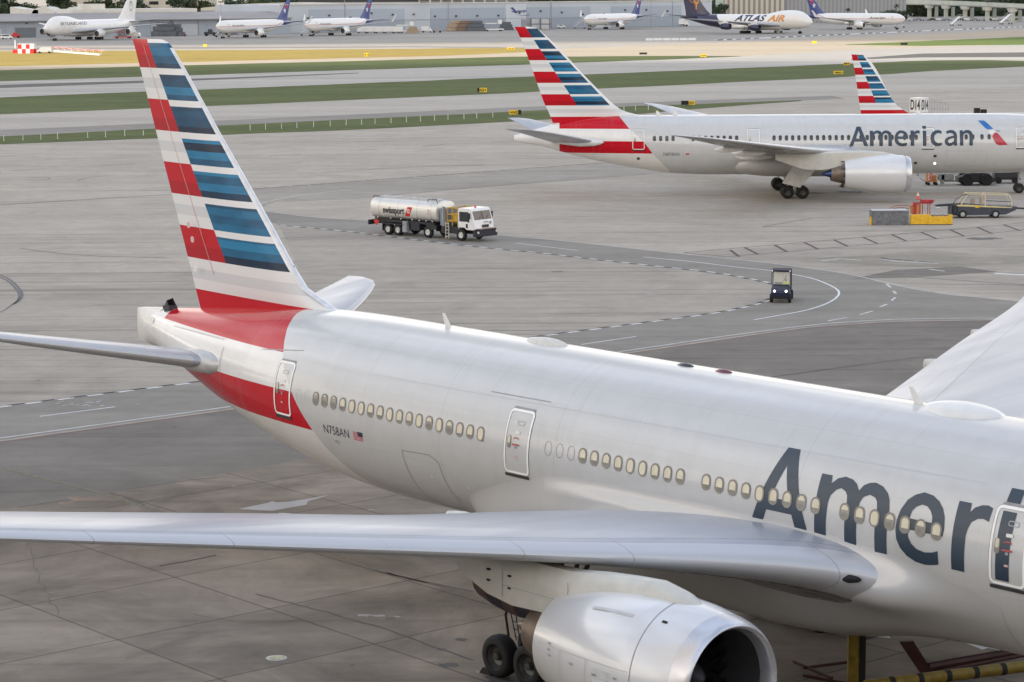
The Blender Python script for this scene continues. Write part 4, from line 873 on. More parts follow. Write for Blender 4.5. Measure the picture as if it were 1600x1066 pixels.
    # roof fittings
    def blade(s, h, name='blade_antenna', rake=.25, ch=.36):
        z = fus.top(s) - .03; b = P(); R = []
        for k, q in ((0, 1.), (.5, .75), (1, .45)):
            c = ch * q; x = s - rake * k * h / .45; R.append([(x + c / 2, 0, z + h * k), (x, .035 * q, z + h * k), (x - c / 2, 0, z + h * k), (x, -.035 * q, z + h * k)])
        b.loft(R); return b.build(name, WHITE, root, 30)
    blade(3.65, .48); blade(24.6, .48, rake=.3); blade(34.5, .4)
    def dome(s0, s1, w_, h, name, mat):
        b = P(); R = []
        for i in range(15):
            u = i / 14; s = s0 + (s1 - s0) * u; e = (sin(pi * min(1, u * 1.05 + .0)))**.55 if 0 < u < 1 else .02; e = max(.02, (4 * u * (1 - u))**.5); e *= 1 - .12 * (u < .5) * (1 - 2 * u)
            zt = fus.top(s) - .06; R.append([(s, w_ * e * cos(pi * j / 12), zt - .30 * e + (h + .24) * e * sin(pi * j / 12)**.8 if 0 < j < 12 else zt - .30 * e) for j in range(13)])
        b.loft(R, 0, (True, True), closed=False); return b.build(name, mat, root, 60)
    dome(7.75, 9.85, .42, .30, 'satellite_blister', M('blister_off_white', (.62, .60, .55), .5, var=.1, scale=9)); dome(24.75, 27.55, .75, .38, 'satellite_radome', WHITE)
    for s, c in ((15.3, (.02, .02, .02)), (16.95, (.12, .01, .02))):
        b = P(); b.lathe([(0, .55), (.05, .5), (.11, .3), (.13, .01)], (0, 0, 0), 'z', 20); o = b.build('roof_beacon' if c[0] > .1 else 'roof_outlet', M('beacon_red_lens' if c[0] > .1 else 'outlet_dark', c, .3, coat=.6), root); o.location = (s, 0, fus.top(s) - .03); o.scale = (.68, .30, .9)
    # engines
    for sd in (1, -1):
        zc = 3.28 if sd > 0 else 3.45; dz = 0 if sd > 0 else .15
        nacelle(root, 27.0, sd * 9.75, zc, [(.05, 1.70), (.10, 1.79), (.20, 1.90), (.34, 1.96), (.355, 1.963), (.52, 1.93), (.70, 1.78), (.85, 1.58), (1.0, 1.33)], 6.1, 1.60, NACM, M('inlet_lip_metal', (.62, .62, .64), .26, .7, var=.03, scale=.5), n=72)
        sbm = P(); 
        sbm.lathe([(27.0 - 1.72, 1.944), (27.0 - 1.745, 1.945)], (0, sd * 9.75, zc), 'x', 72); sbm.build('cowl_seam', GREY, root, 0)
        if sd > 0:
            prf = [(.05, 1.70), (.10, 1.79), (.20, 1.90), (.34, 1.96), (.52, 1.93), (.70, 1.78), (.85, 1.58), (1.0, 1.33)]
            def nput(nm, s0_, s1_, a0, a1, m_, hole=0):
                mbn = P(); ns, na = max(1, int((s1_ - s0_) / .3)), max(1, int(abs(a1 - a0) / .12)); vs = []
                for i in range(ns + 1):
                    for j in range(na + 1):
                        s_ = s0_ + (s1_ - s0_) * i / ns; a_ = a0 + (a1 - a0) * j / na; r_ = interp(prf, (27.0 - s_) / 6.1)[0] + .008; vs.append((s_, 9.75 + r_ * cos(a_), zc + r_ * sin(a_)))
                mbn.add(vs, [(i * (na + 1) + j, i * (na + 1) + j + 1, (i + 1) * (na + 1) + j + 1, (i + 1) * (na + 1) + j) for i in range(ns) for j in range(na)]); return mbn.build(nm, m_, root, 0, norm=False)
            nput('cowl_slot', 25.55, 25.72, .98, 1.02, BLACK); nput('walkway_strip', 23.0, 24.6, .92, .97, M('walkway_tint', (.52, .52, .53), .5))
            for a_ in (.20, 1.45): nput('cowl_split', 21.3, 25.2, a_, a_ + .006, SGAP)
            for s_ in (22.4, 23.6): nput('cowl_panel_edge', s_, s_ + .015, -.7, .20, SGAP)
            for s_, a_ in ((21.75, .22), (21.75, .12), (21.8, .03), (22.9, .05), (23.9, .02), (24.5, -.02), (24.7, .06)): nput('cowl_placard', s_, s_ + .16, a_, a_ + .03, GREY)
            nput('cowl_access_panel', 23.9, 24.6, -.10, .12, M('panel_tint', (.60, .60, .61), .3))
        pb = P(); R = []
        top = [(26.0, 5.10), (25.2, 5.38), (24.4, 5.52), (23.4, 5.46), (22.3, 5.36), (21.2, 5.22), (20.4, 5.2), (19, 5.2), (17.9, 5.2), (16.9, 5.2), (15.7, 5.2)]
        bot = [(26.0, 4.95), (25.2, 4.6), (24.4, 4.5), (23.4, 4.4), (22.3, 4.2), (21.2, 4.0), (20.4, 3.98), (19, 3.92), (17.9, 4.05), (16.9, 4.36), (15.7, 5.05)]
        for (s, zt), (_, zb) in zip(top, bot):
            w_ = .12 + .34 * min(1, (26.05 - s) / .85) if s > 24 else .46 - .0 * s
            if s < 18.5: w_ = max(.34, .46 - (18.5 - s) * .05)
            zt += dz; zb += dz; h = zt - zb
            R.append([(s, sd * 9.72 + x, z) for x, z in ((-w_, zb), (-w_, zb + h * .55), (-w_ * .82, zb + h * .85), (-w_ * .4, zt), (w_ * .4, zt), (w_ * .82, zb + h * .85), (w_, zb + h * .55), (w_, zb))])
        pb.loft(R); py = pb.build('engine_pylon', PYLM, root, 40)
        hb = P()
        zq = lambda x: interp(bot, x)[0] + dz + .03
        for i, (a, b_) in enumerate(zip(lin(17.2, 21.4, 7)[:-1], lin(17.2, 21.4, 7)[1:])):
            a += .02; za = zq(a); zb_ = zq(b_)
            R = [[(x, sd * 9.72 + y, z) for y, z in ((-.40, zt + .02), (-.34, zt - .20), (-.2, zt - .40), (.2, zt - .40), (.34, zt - .20), (.40, zt + .02))] for x, zt in ((a, za), (b_, zb_))]
            hb.loft(R, i % 2)
        hb.build('pylon_heat_shield', [M('heat_shield_brown', (.085, .055, .05), .5, .4, var=.3), M('heat_shield_dark', (.035, .03, .045), .5, .4)], py, 0)
    # panel lines on the near pylon
    pl = P()
    for s in (24.6, 22.9, 21.3, 18.6): pl.box(s - .012, s + .012, 9.72 + .462, 9.72 + .468, 4.1, 5.0)
    pl.box(18.6, 24.6, 9.72 + .462, 9.72 + .467, 4.42, 4.44); pl.build('pylon_seam', SGAP, root, 0)
    for s, z in ((18.0, 4.75), (18.0, 4.45), (18.9, 4.72), (18.9, 4.38)):
        mb = P(); mb.box(s - .06, s + .06, 9.72 + .40, 9.72 + .475, z - .025, z + .025); mb.build('drain_slot', BLACK, root, 0)
    # undercarriage
    bogie(root, 15.19, 5.49, 3, 1.46, 1.40, .655, .52, 4.3); bogie(root, 15.19, -5.49, 3, 1.46, 1.40, .655, .52, 4.3)
    hb = P(); hb.path([(13.9, 6.0, 1.2), (13.75, 6.0, 1.9), (14.0, 6.05, 2.25), (14.4, 6.0, 2.2), (15.0, 5.9, 2.1), (15.6, 5.8, 2.15)], .04, 6)
    hb.path([(14.0, 6.05, 2.2), (14.25, 6.0, 1.2)], .018, 5); hb.path([(14.25, 6.05, 2.15), (14.42, 6.0, 1.2)], .018, 5)
    for k in range(4): hb.tube((14.05 + .05 * k, 6.04, 2.0 - .22 * k), (14.27 + .04 * k, 6.04, 1.98 - .22 * k), .012, .012, 4)
    hb.build('gear_hydraulic_lines', BLACK, root)
    gb = P(); gb.prism([(15.2, 2.0), (16.4, 2.1), (16.5, 1.25), (15.6, 1.2)], 5.2, 5.9); gb.build('gear_truck_fairing', M('gear_dark_blue_grey', (.045, .05, .06), .6), root, 0)
    ng = P(); ng.tube((41.1, 0, 3.2), (41.1, 0, .6), .13, .11, 10); ng.build('nose_gear_leg', GREY, root)
    for q in (-1, 1): wheel(root, 'wheel', 41.1, q * .34, .55, .55, .36, RIM, q)
    return root, fus
WCH = {}
AJ, AJF = main_jet()
ck = MB(); ck.prism([(-.28, 0), (.28, 0), (.10, .19), (-.12, .19)], -.15, .15); o = ck.build('wheel_chock', BLACK); o.rotation_euler = (0, 0, -HDG); q = g(764, 1053); o.location = (q.x, q.y, .012)
tag(o, 'black rubber chock on the ground behind the nearest landing gear wheel', 'wheel chock')
# ================================================================== second striped airliner (broadside behind)
def second_jet():
    O = (25.948, 240.21, 0)
    root = empty('airliner', O, -.0159, 'silver-grey airliner seen broadside in the middle distance, whole lettering readable over its windows', 'airliner')
    T = [(31.0, 4.5, 4.2, .1), (30.3, 5.3, 3.5, .85), (29, 6.3, 2.9, 1.6), (27.4, 7.35, 2.45, 2.3), (25.5, 7.75, 2.15, 2.7), (23, 7.9, 2.02, 2.86), (20.5, 7.935, 1.995, 2.885), (-6, 7.935, 1.995, 2.885), (-10, 7.935, 2.16, 2.78), (-13.8, 7.93, 2.74, 2.35), (-17, 7.8, 3.35, 1.75), (-20.8, 7.25, 4.30, 1.05), (-23, 6.7, 4.95, .65), (-25.6, 6.0, 5.35, .28)]
    fus = Fus(T)
    FM = striped_fuselage('second_tail_striped_paint', 7.88, 1.205, [(2.5, -10.2), (3.61, -11.3), (4.3, -11.95), (5.4, -12.75), (6.7, -14.2), (7.8, -15.1), (9.0, -16.2)], -21.1, joints=(-8.9, 3.2, 18.2))
    mb = P(); fus.loft(mb, sorted(set(lin(-25.6, -6, 30) + lin(-6, 20.5, 8) + lin(20.5, 31, 22))), 56); mb.build('fuselage', FM, root, 60)
    F = Fus([(-4.8, 3.6, 2.6, .8), (-3.5, 4.2, 2.15, 2.4), (0, 4.5, 1.8, 2.95), (6, 4.5, 1.75, 3.0), (10, 4.2, 1.85, 2.8), (12.5, 3.4, 2.1, 1.6)])
    mb = P(); F.loft(mb, lin(-4.8, 12.5, 24), 36); mb.build('belly_fairing', M('belly_fairing_pale', (.56, .56, .55), .35, var=.05, coat=.3), root, 60)
    W_ = [(1.5, 10.0, -3.0, 3.9, 3.9, .12), (3.0, 8.7, -3.2, 4.3, 4.1, .12), (9, 4.7, -2.9, 4.85, 4.75, .105), (16, -.2, -5.6, 5.75, 5.75, .095), (24, -5.7, -8.9, 6.85, 6.9, .09), (27.5, -8.3, -10.4, 7.35, 7.4, .085), (29.9, -10.9, -11.6, 7.7, 7.72, .08)]
    for sd in (1, -1):
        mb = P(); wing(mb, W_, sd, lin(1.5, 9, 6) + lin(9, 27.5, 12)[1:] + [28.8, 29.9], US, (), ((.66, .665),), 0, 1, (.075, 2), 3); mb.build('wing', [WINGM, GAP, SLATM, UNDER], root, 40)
        for l0, ln, sz in ((7.2, 4.2, .38), (12.5, 3.8, .34), (17.0, 3.2, .28)):
            r = interp(W_, l0); cb = P(); pr = [(ln * .6, .03), (ln * .45, sz * .6), (ln * .2, sz * .95), (0, sz), (-ln * .15, sz * .75), (-ln * .27, .05)]
            cb.loft([[(r[1] + a, sd * l0 + .5 * b_ * cos(2 * pi * i / 12), r[3] - .30 + b_ * sin(2 * pi * i / 12)) for i in range(12)] for a, b_ in pr]); cb.build('flap_track_fairing', DWHITE, root, 50)
        tab = [(.1, -16.6, -21.6, 5.15, 5.2, .10), (1.6, -17.5, -22.1, 5.4, 5.45, .10), (9.3, -24.0, -26.1, 7.05, 7.1, .09), (9.8, -24.9, -26.4, 7.15, 7.2, .07)]
        mb = P(); foil_plate(mb, tab, sd, lin(.1, 9.3, 9) + [9.8]); tp = mb.build('tailplane', [WINGM, GAP], root, 40)
        nb = P(); nb.lathe([(.9, .02), (.6, .2), (0, .36), (-1.5, .4), (-3, .2), (-4, .03)], (-17.6, sd * 1.85, 5.35), 'x', 18); nb.build('root_bullet', NACM, tp, 60)
    FN = striped_fin('second_striped_fin_paint', 7.81, 1.12, (-18.6, -.657), (-15.0, -.945), .80)
    rows = [(7.2, -12.0, -21.75, .05), (7.75, -12.3, -21.95, .05), (8.0, -13.4, -22.05, .06), (8.35, -14.7, -22.2, .07), (8.93, -15.6, -22.5, .085), (11, -17.75, -23.25, .09), (16.3, -22.95, -25.25, .09), (16.6, -23.4, -25.45, .08), (16.72, -24.2, -25.52, .06)]
    mb = P(); fin_loft(mb, [(z, *interp(rows, z)) for z in [7.2, 7.5, 7.75, 8.0, 8.2, 8.5, 8.93, 9.5] + lin(10.5, 16.3, 7) + [16.5, 16.6, 16.68, 16.72]]); mb.build('fin', [FN, FN], root, 40)
    # windows, doors
    ss = [round(-11.75 + .61 * i, 3) for i in range(4)] + [round(-7.95 + .61 * i, 3) for i in range(8)] + [i * .61 for i in range(20)] + [12.2 + .61, 12.2 + 1.22] + [18.85, 19.5, 20.4, 21.1]
    src = cabin_window(root, fus, 4.0, 5.76, .32, .52, 1, 0, pane=GLASS, rim=DARK); ch = CH(); s_src = 4.0
    for s in ss:
        if abs(s) < 20 and s > -9:
            if 5.1 < s < 5.3: pass
            c = copy_tree(src, root, ch); c.location.x = s - s_src
        else: cabin_window(root, fus, s, 5.76, .32, .52, 1, 0, pane=GLASS, rim=DARK)
    src.location.x = ss[0] * 0 + (ss[12] - s_src) * 0 - .0
    src.location.x = 13.95 - s_src
    for a, b_ in ((-13.9, -12.72), (-2.62, -1.40), (14.5, 15.72), (23.75, 24.95)):
        door(root, fus, a, b_, 4.66, 6.62, None, 1, DOORW, .06, marks=(a > 10), sill=True)
    livery_word(root, fus, 7.38, 4.93, 1.865, ['A', 'm', 'e', 'r', 'i', 'dot', 'c', 'a', 'n'], off=.022)
    for sd in (1, -1):
        cw = P(); fus.put(cw, decal_mesh([[(28.1, 5.75), (29.35, 5.45), (29.75, 5.75), (29.2, 6.2), (28.3, 6.3)]], .15), sd, .02); cw.build('cockpit_window', GLASS, root, 0, norm=False)
    # flight emblem: blue blade over red blade
    lg = P(); z5_ = lambda x, y: (20.15 + (x - 988) / 8.889 / 16.07, 7.33 - (y - 80) / 8.889 / 16.0)
    q = lambda pts: [z5_(*p_) for p_ in pts]
    fus.put(lg, decal_mesh([q([(985, 82), (1070, 82), (1095, 100), (1190, 195), (1110, 203), (1080, 188)])], .15), 1, .012, 0)
    fus.put(lg, decal_mesh([q([(1190, 255), (1225, 243), (1250, 258), (1385, 415), (1270, 422), (1225, 405), (1190, 350), (1168, 300)])], .15), 1, .012, 1)
    fus.put(lg, decal_mesh([q([(1112, 225), (1185, 205), (1235, 235), (1190, 252), (1165, 275), (1130, 262)])], .15), 1, .012, 2)
    fus.put(lg, decal_mesh([q([(1205, 207), (1270, 212), (1290, 235), (1225, 226)])], .15), 1, .012, 3)
    for i, nm in enumerate(('x',)): lg.build('flight_emblem', [M('emblem_blue', (.01, .14, .42), .3, coat=.5), M('emblem_red', (.42, .012, .035), .3, coat=.5), WHITE, GREY], root, 0, norm=False)
    mb = P(); fus.put(mb, text_decal('N874AN', -10.85, -9.3, 4.05, 4.38, .2)); mb.build('registration_text', LETTER, root, 0, norm=False)
    mb = P(); fus.put(mb, decal_mesh([rrect(-8.5, 4.22, .36, .16, .02, 2)], .2), 1, .01); mb.build('flag_emblem', M('flag_red', (.5, .05, .08), .4), root, 0, norm=False)
    outline(root, 'cargo_door_outline', fus, [(17.0, 4.4), (20.9, 4.4), (20.9, 2.9), (17.0, 2.9)], .03)
    lt = P(); fus.put(lt, decal_mesh([rrect(15.9, 3.15, .24, .2, .1)], .2), 1, .02); lt.build('landing_light', M('lit_lamp_white', (1, .97, .9), .3, emit=1.5), root, 0, norm=False)
    mb = P()
    for s, z in ((13.0, 3.2), (14.0, 3.2), (15.85, 3.9), (-13.3, 3.75)): fus.put(mb, decal_mesh([rrect(s, z, .32, .26, .1, 3)], .2), 1, .012)
    mb.build('service_port', DARK, root, 0, norm=False)
    for s, h in ((-9.5, .5), (-11.2, .45), (14.6, .4)):
        b = P(); z = fus.top(s) - .03; b.loft([[(s + .25, 0, z), (s, .05, z), (s - .25, 0, z), (s, -.05, z)], [(s - .1, 0, z + h), (s - .2, .02, z + h), (s - .3, 0, z + h), (s - .2, -.02, z + h)]]); b.build('blade_antenna', WHITE, root, 30)
    for sd in (1, -1):
        nacelle(root, 12.35, sd * 9.75, 2.75, [(.05, 1.66), (.14, 1.77), (.30, 1.86), (.5, 1.83), (.72, 1.66), (.88, 1.48), (1.0, 1.34)], 6.3, 1.56, NACM, M('inlet_lip_metal', (.62, .62, .64), .26, .7, var=.03, scale=.5), n=48, chev=1, coremat=M('blue_heat_tinted_cone', (.05, .09, .22), .3, .8))
        pb = P(); R = []
        for s, zt, zb, w_ in ((11.3, 4.48, 4.4, .08), (9.8, 4.82, 4.2, .34), (8, 4.95, 4.0, .42), (6, 4.95, 3.5, .42), (4.0, 4.85, 3.15, .38), (2.2, 4.8, 3.2, .3), (-.5, 4.7, 4.1, .12)):
            R.append([(s, sd * 9.75 + x, z) for x, z in ((-w_, zb), (-w_, zt - .15), (-w_ * .5, zt), (w_ * .5, zt), (w_, zt - .15), (w_, zb))])
        pb.loft(R); pb.build('engine_pylon', PYLM, root, 40)
        bogie(root, 1.85, sd * 4.9, 2, 1.46, 1.30, .63, .5, 3.9, 22, None)
        db = P(); db.prism([(.55, 1.55), (2.3, 1.1), (4.2, 3.35), (2.0, 3.9)], sd * 5.75, sd * 5.82); db.build('gear_door', DWHITE, root, 0)
    ng = P(); ng.tube((24.65, 0, 3), (24.65, 0, .6), .12, .1, 8); ng.build('nose_gear_leg', GREY, root)
    for q_ in (-1, 1): wheel(root, 'wheel', 24.65, q_ * .34, .5, .5, .34, RIM, q_, 20)
second_jet()
# ================================================================== simple airliner builder for the rest
def sky_fin_mat(name, c, var=.05): return M(name, c, .3, var=var, coat=.4)
def jet(label, loc, fx, fy, sp, mats, cat='airliner', name='airliner', group=None):
    """sp: fuselage table, wing table, tailplane table, fin rows, engines, gear, winglet"""
    root = empty(name, loc, fwd_rz(fx, fy), label, cat, group)
    fus = Fus(sp['fus']); t = sp['fus']; s1, s0 = t[0][0], t[-1][0]
    mb = P(); fus.loft(mb, lin(s0, s1, 46), 28); mb.build('fuselage', mats['fus'], root, 60)
    if 'fair' in sp: F = Fus(sp['fair']); mb = P(); F.loft(mb, lin(sp['fair'][-1][0], sp['fair'][0][0], 12), 20); mb.build('belly_fairing', mats['fair'], root, 60)
    for sd in (1, -1):
        tab = sp['wing']; us = [0, .01, .04, .12, .3, .6, 1.0]; mb = P(); mb.loft([wing_ring(tab, r[0], sd, us) for r in tab]); mb.build('wing', mats['wing'], root, 40)
        tab = sp['tail']; mb = P(); mb.loft([wing_ring(tab, r[0], sd, us, cam=0) for r in tab]); mb.build('tailplane', mats['tail'], root, 40)
        if 'winglet' in sp:
            s_, l_, z_, h, c = sp['winglet']; mb = P(); mb.loft([[(s_ + c / 2, sd * l_, z_), (s_, sd * l_ + .1, z_), (s_ - c / 2, sd * l_, z_), (s_, sd * l_ - .1, z_)], [(s_ - h * .5, sd * (l_ + h * .3), z_ + h), (s_ - h * .5 - c * .15, sd * (l_ + h * .3) + .04, z_ + h), (s_ - h * .5 - c * .4, sd * (l_ + h * .3), z_ + h), (s_ - h * .5 - c * .15, sd * (l_ + h * .3) - .04, z_ + h)]])
            mb.build('winglet', mats['winglet'], root, 30)
        for (s, l, z, r, ln) in sp['eng']:
            cb = P(); l *= sd; cb.lathe([(s - .15, r * .86), (s, r * .9), (s - .15, r * .98), (s - .8, r * 1.08), (s - ln * .5, r * 1.08), (s - ln * .8, r * .86), (s - ln * .8, r * .6), (s - ln, r * .5), (s - ln, .01)], (0, l, z), 'x', 20)
            e = cb.build('engine_cowl', mats['eng'], root, 40)
            ib = P(); ib.lathe([(s - .12, r * .87), (s - .9, r * .86), (s - .95, .01)], (0, l, z), 'x', 20); ib.build('inlet', M('inlet_shadow_lining', (.05, .05, .055), .5), e, 40)
            pb = P(); zt = interp(sp['wing'], abs(l))[2]; pb.prism([(s - .8, z + r), (s - 2.2, zt + .05), (s - ln - 1.2, zt), (s - ln * .9, z + r * .4)], l - .2, l + .2); pb.build('engine_pylon', mats['pyl'], root, 0)
    mb = P(); rows = sp['fin']; fin_loft(mb, [(z, *interp(rows, z)) for z in lin(rows[0][0], rows[-1][0], 9)]); mb.build('fin', [mats['fin']] * 2, root, 40)
    for s, l, n_, r in sp['gear']:
        gb = P(); gb.tube((s, l, 3.2), (s, l, r), .2, .15, 6); gb.build('landing_gear_leg', GREY, root)
        for i in range(n_):
            for q in (-1, 1):
                wb = P(); x = s + (i - (n_ - 1) / 2) * 1.4; wb.lathe([(-.2, .05), (-.2, r * .9), (0, r), (.2, r * .9), (.2, .05)], (x, l + q * .55, r), 'y', 12, caps=(True, True)); wb.build('wheel', BLACK, root, 30)
    return root, fus
B747 = dict(fus=[(33, 5.1, 4.9, .1), (32.2, 6.3, 4.0, 1.1), (30.5, 7.7, 3.1, 1.9), (28, 9.2, 2.5, 2.7), (25.5, 9.95, 2.25, 3.1), (22, 10.1, 2.1, 3.25), (17, 9.9, 2.05, 3.25), (12, 8.9, 2.05, 3.25), (8, 8.35, 2.05, 3.25), (-12, 8.35, 2.05, 3.25), (-20, 8.35, 2.9, 3.0), (-28, 8.2, 4.6, 2.1), (-34, 7.8, 6.0, 1.1), (-37.5, 7.3, 6.7, .35)],
    fair=[(19, 3.8, 2.4, .8), (14, 4.6, 1.6, 3.1), (2, 4.6, 1.5, 3.35), (-7, 4.2, 1.8, 2.9), (-10, 3.6, 2.4, .8)],
    wing=[(1.5, 18.5, 1.0, 3.4, 3.2, .12), (3.3, 17, .8, 3.7, 3.5, .12), (12, 9, -1.2, 4.7, 4.6, .1), (21, 1.2, -5.6, 5.6, 5.6, .09), (31.6, -7.9, -11.2, 6.7, 6.7, .08)],
    tail=[(.3, -25.5, -34, 6.9, 6.9, .09), (2, -26.8, -34.4, 7.1, 7.1, .09), (11, -34.6, -37.4, 8.2, 8.2, .08)],
    fin=[(7.6, -20, -34.6, .08), (9.5, -22.6, -34.9, .08), (19.2, -32.5, -37.6, .08), (19.4, -33.5, -37.7, .06)],
    eng=[(13.4, 11.7, 2.75, 1.35, 5.6), (4.6, 21.2, 3.4, 1.35, 5.6)], gear=[(1.0, 5.5, 2, .62), (1.0, -5.5, 2, .62), (-2.3, 1.9, 2, .62), (-2.3, -1.9, 2, .62), (26.5, 0, 1, .6)])
B767 = dict(fus=[(27.3, 5.0, 4.8, .1), (26.6, 5.8, 4.0, .8), (25, 6.8, 3.1, 1.6), (22.5, 7.5, 2.4, 2.3), (19.5, 7.65, 2.25, 2.52), (-8, 7.65, 2.25, 2.52), (-14, 7.6, 2.9, 2.3), (-20, 7.3, 4.3, 1.5), (-25, 6.8, 5.4, .7), (-27.4, 6.3, 5.7, .2)],
    fair=[(11, 3.4, 2.4, .6), (7, 4.0, 1.95, 2.5), (-3, 4.0, 1.95, 2.6), (-6, 3.4, 2.5, .6)],
    wing=[(1, 10.2, -1.8, 3.3, 3.2, .12), (2.5, 9.1, -1.9, 3.5, 3.4, .12), (7.9, 5.2, -2.2, 4.2, 4.15, .1), (15, .4, -4.6, 5.0, 5.0, .09), (23.4, -5.4, -7.6, 6.0, 6.0, .08)],
    tail=[(.3, -18.6, -24.4, 5.9, 5.9, .09), (1.4, -19.4, -24.6, 6.0, 6.0, .09), (9.2, -24.6, -26.8, 6.9, 6.9, .08)],
    fin=[(6.9, -15.5, -24.4, .08), (8.3, -17.6, -24.6, .08), (15.6, -24.2, -27.2, .08), (15.85, -24.8, -27.3, .06)],
    eng=[(9.8, 7.9, 2.25, 1.32, 5.2)], gear=[(0, 4.65, 2, .58), (0, -4.65, 2, .58), (22.8, 0, 1, .5)], winglet=(-6.6, 23.4, 6.0, 3.2, 1.9))
WJ = M('white_airliner_paint', (.76, .75, .72), .3, var=.05, coat=.4, scale=.5); WGR = M('far_wing_grey', (.40, .41, .43), .4); NVY = M('atlas_navy', (.020, .018, .060), .3, var=.1, coat=.5)
BLU = M('amerijet_blue', (.02, .05, .22), .3, var=.1, coat=.4); GOLD = M('gold_lettering', (.62, .25, .04), .4)
BLK = M('black_lettering', (.02, .02, .022), .4)
def fin_plate(root, name, loops, m, sd, rows):
    mb = P()
    def yy(s, z):
        a, b, tc = interp(rows, z); c = a - b; u = max(.03, min(.97, (a - s) / c)); return naca(u, tc) * c + .03
    vs, fs = decal_mesh(loops, .8); mb.add([(v[0], sd * yy(v[0], v[1]), v[1]) for v in vs], fs); return mb.build(name, m, root, 0, norm=False)
# white four-engine freighter on the left (left side to the camera)
mats = dict(fus=WJ, fair=WJ, wing=WGR, tail=WGR, winglet=WJ, eng=M('off_white_cowl', (.66, .65, .62), .35), pyl=WJ, fin=WJ)
r747, f747 = jet('white four-engine jumbo freighter parked nose left before the hangar, dark slanted lettering', (-176.5, 1022, 0), -.40, -.917, B747, mats, 'freighter aircraft', 'cargo_aircraft')
def side_text(root, fus, txt, s0, s1, z0, z1, m, side, shear=0., offset=0., name='title_text'):
    vs, fs = text_decal(txt, 0, 1, z0, z1, .5, shear, offset); mb = P()
    mb.add([fus.surf(s0 + v[0] * (s1 - s0), v[1], side, .03) for v in vs], fs); return mb.build(name, m, root, 0, norm=False)
side_text(r747, f747, 'SKYLEASECARGO', 26.6, 6.6, 6.35, 7.65, BLK, -1, .35, .012)
hx = []
for i in range(6):
    a = pi / 6 + i * pi / 3; hx.append((-31.3 + 1.5 * cos(a) - 0.2 * sin(a), 13.6 + 2.3 * sin(a)))
hi = [(-31.3 + (x + 31.3) * .78, 13.6 + (z - 13.6) * .78) for x, z in hx]
fin_plate(r747, 'fin_emblem', [hx, hi[::-1]], GREY, -1, B747['fin']); fin_plate(r747, 'fin_emblem_lines', [[(-31.5, 13.5), (-31.1, 13.5), (-31.1, 15.2), (-30.2, 15.9), (-30.6, 16.2), (-31.3, 15.6), (-32.0, 15.9), (-32.3, 15.5), (-31.5, 15.1)]], GREY, -1, B747['fin'])
# dark-blue tailed four-engine freighter (right side to the camera)
t = NT('atlas_fuselage_paint'); p_ = t.sep(t.coord('Object')); e_ = t.add(t.mul(p_[2], -1.05), -8.2)
mk_ = t.math('MAXIMUM', t.lt(p_[0], e_), t.mul(t.lt(p_[2], t.add(t.mul(p_[0], -.055), 2.75)), t.lt(p_[0], 12.0))); AFU = t.fin(t.mix(mk_, (.74, .73, .70), (.018, .017, .055)), .3, 0, .4)
mats = dict(fus=AFU, fair=WJ, wing=WGR, tail=NVY, winglet=WJ, eng=NVY, pyl=WJ, fin=NVY)
ra, fa = jet('four-engine jumbo freighter with dark blue tail and engines, dark and gold slanted name', (105.3, 1068, 0), .76, -.65, B747, mats, 'freighter aircraft', 'cargo_aircraft')
side_text(ra, fa, 'ATLAS', -6.0, 10.6, 5.3, 8.1, NVY, 1, .35, .035); side_text(ra, fa, 'AIR', 11.4, 20.6, 5.3, 8.1, GOLD, 1, .35, .035)
FR = B747['fin']
for lp in ([(-29.0, 10.4), (-28.4, 10.4), (-28.2, 12.6), (-27.3, 13.6), (-27.6, 14.2), (-28.7, 13.6), (-29.6, 14.2), (-30.1, 13.7), (-29.1, 12.5)], [(-27.6, 14.0), (-26.9, 15.0), (-27.3, 15.3), (-28.0, 14.3)], [(-30.0, 14.0), (-30.6, 15.2), (-30.1, 15.4), (-29.6, 14.2)]):
    fin_plate(ra, 'fin_gold_figure', [lp], GOLD, 1, FR)
c_ = (-30.6, 16.6)
for r0, r1 in ((2.9, 3.15), (1.7, 1.9)):
    fin_plate(ra, 'fin_gold_globe_arc', [[(c_[0] + r1 * cos(a) * .85, c_[1] + r1 * sin(a)) for a in lin(pi * 1.02, pi * 1.98, 14)] + [(c_[0] + r0 * cos(a) * .85, c_[1] + r0 * sin(a)) for a in lin(pi * 1.98, pi * 1.02, 14)]], GOLD, 1, FR)
fin_plate(ra, 'fin_gold_globe_arc', [[(-33.0, 16.2), (-28.4, 16.0), (-28.4, 16.25), (-33.0, 16.45)]], GOLD, 1, FR)
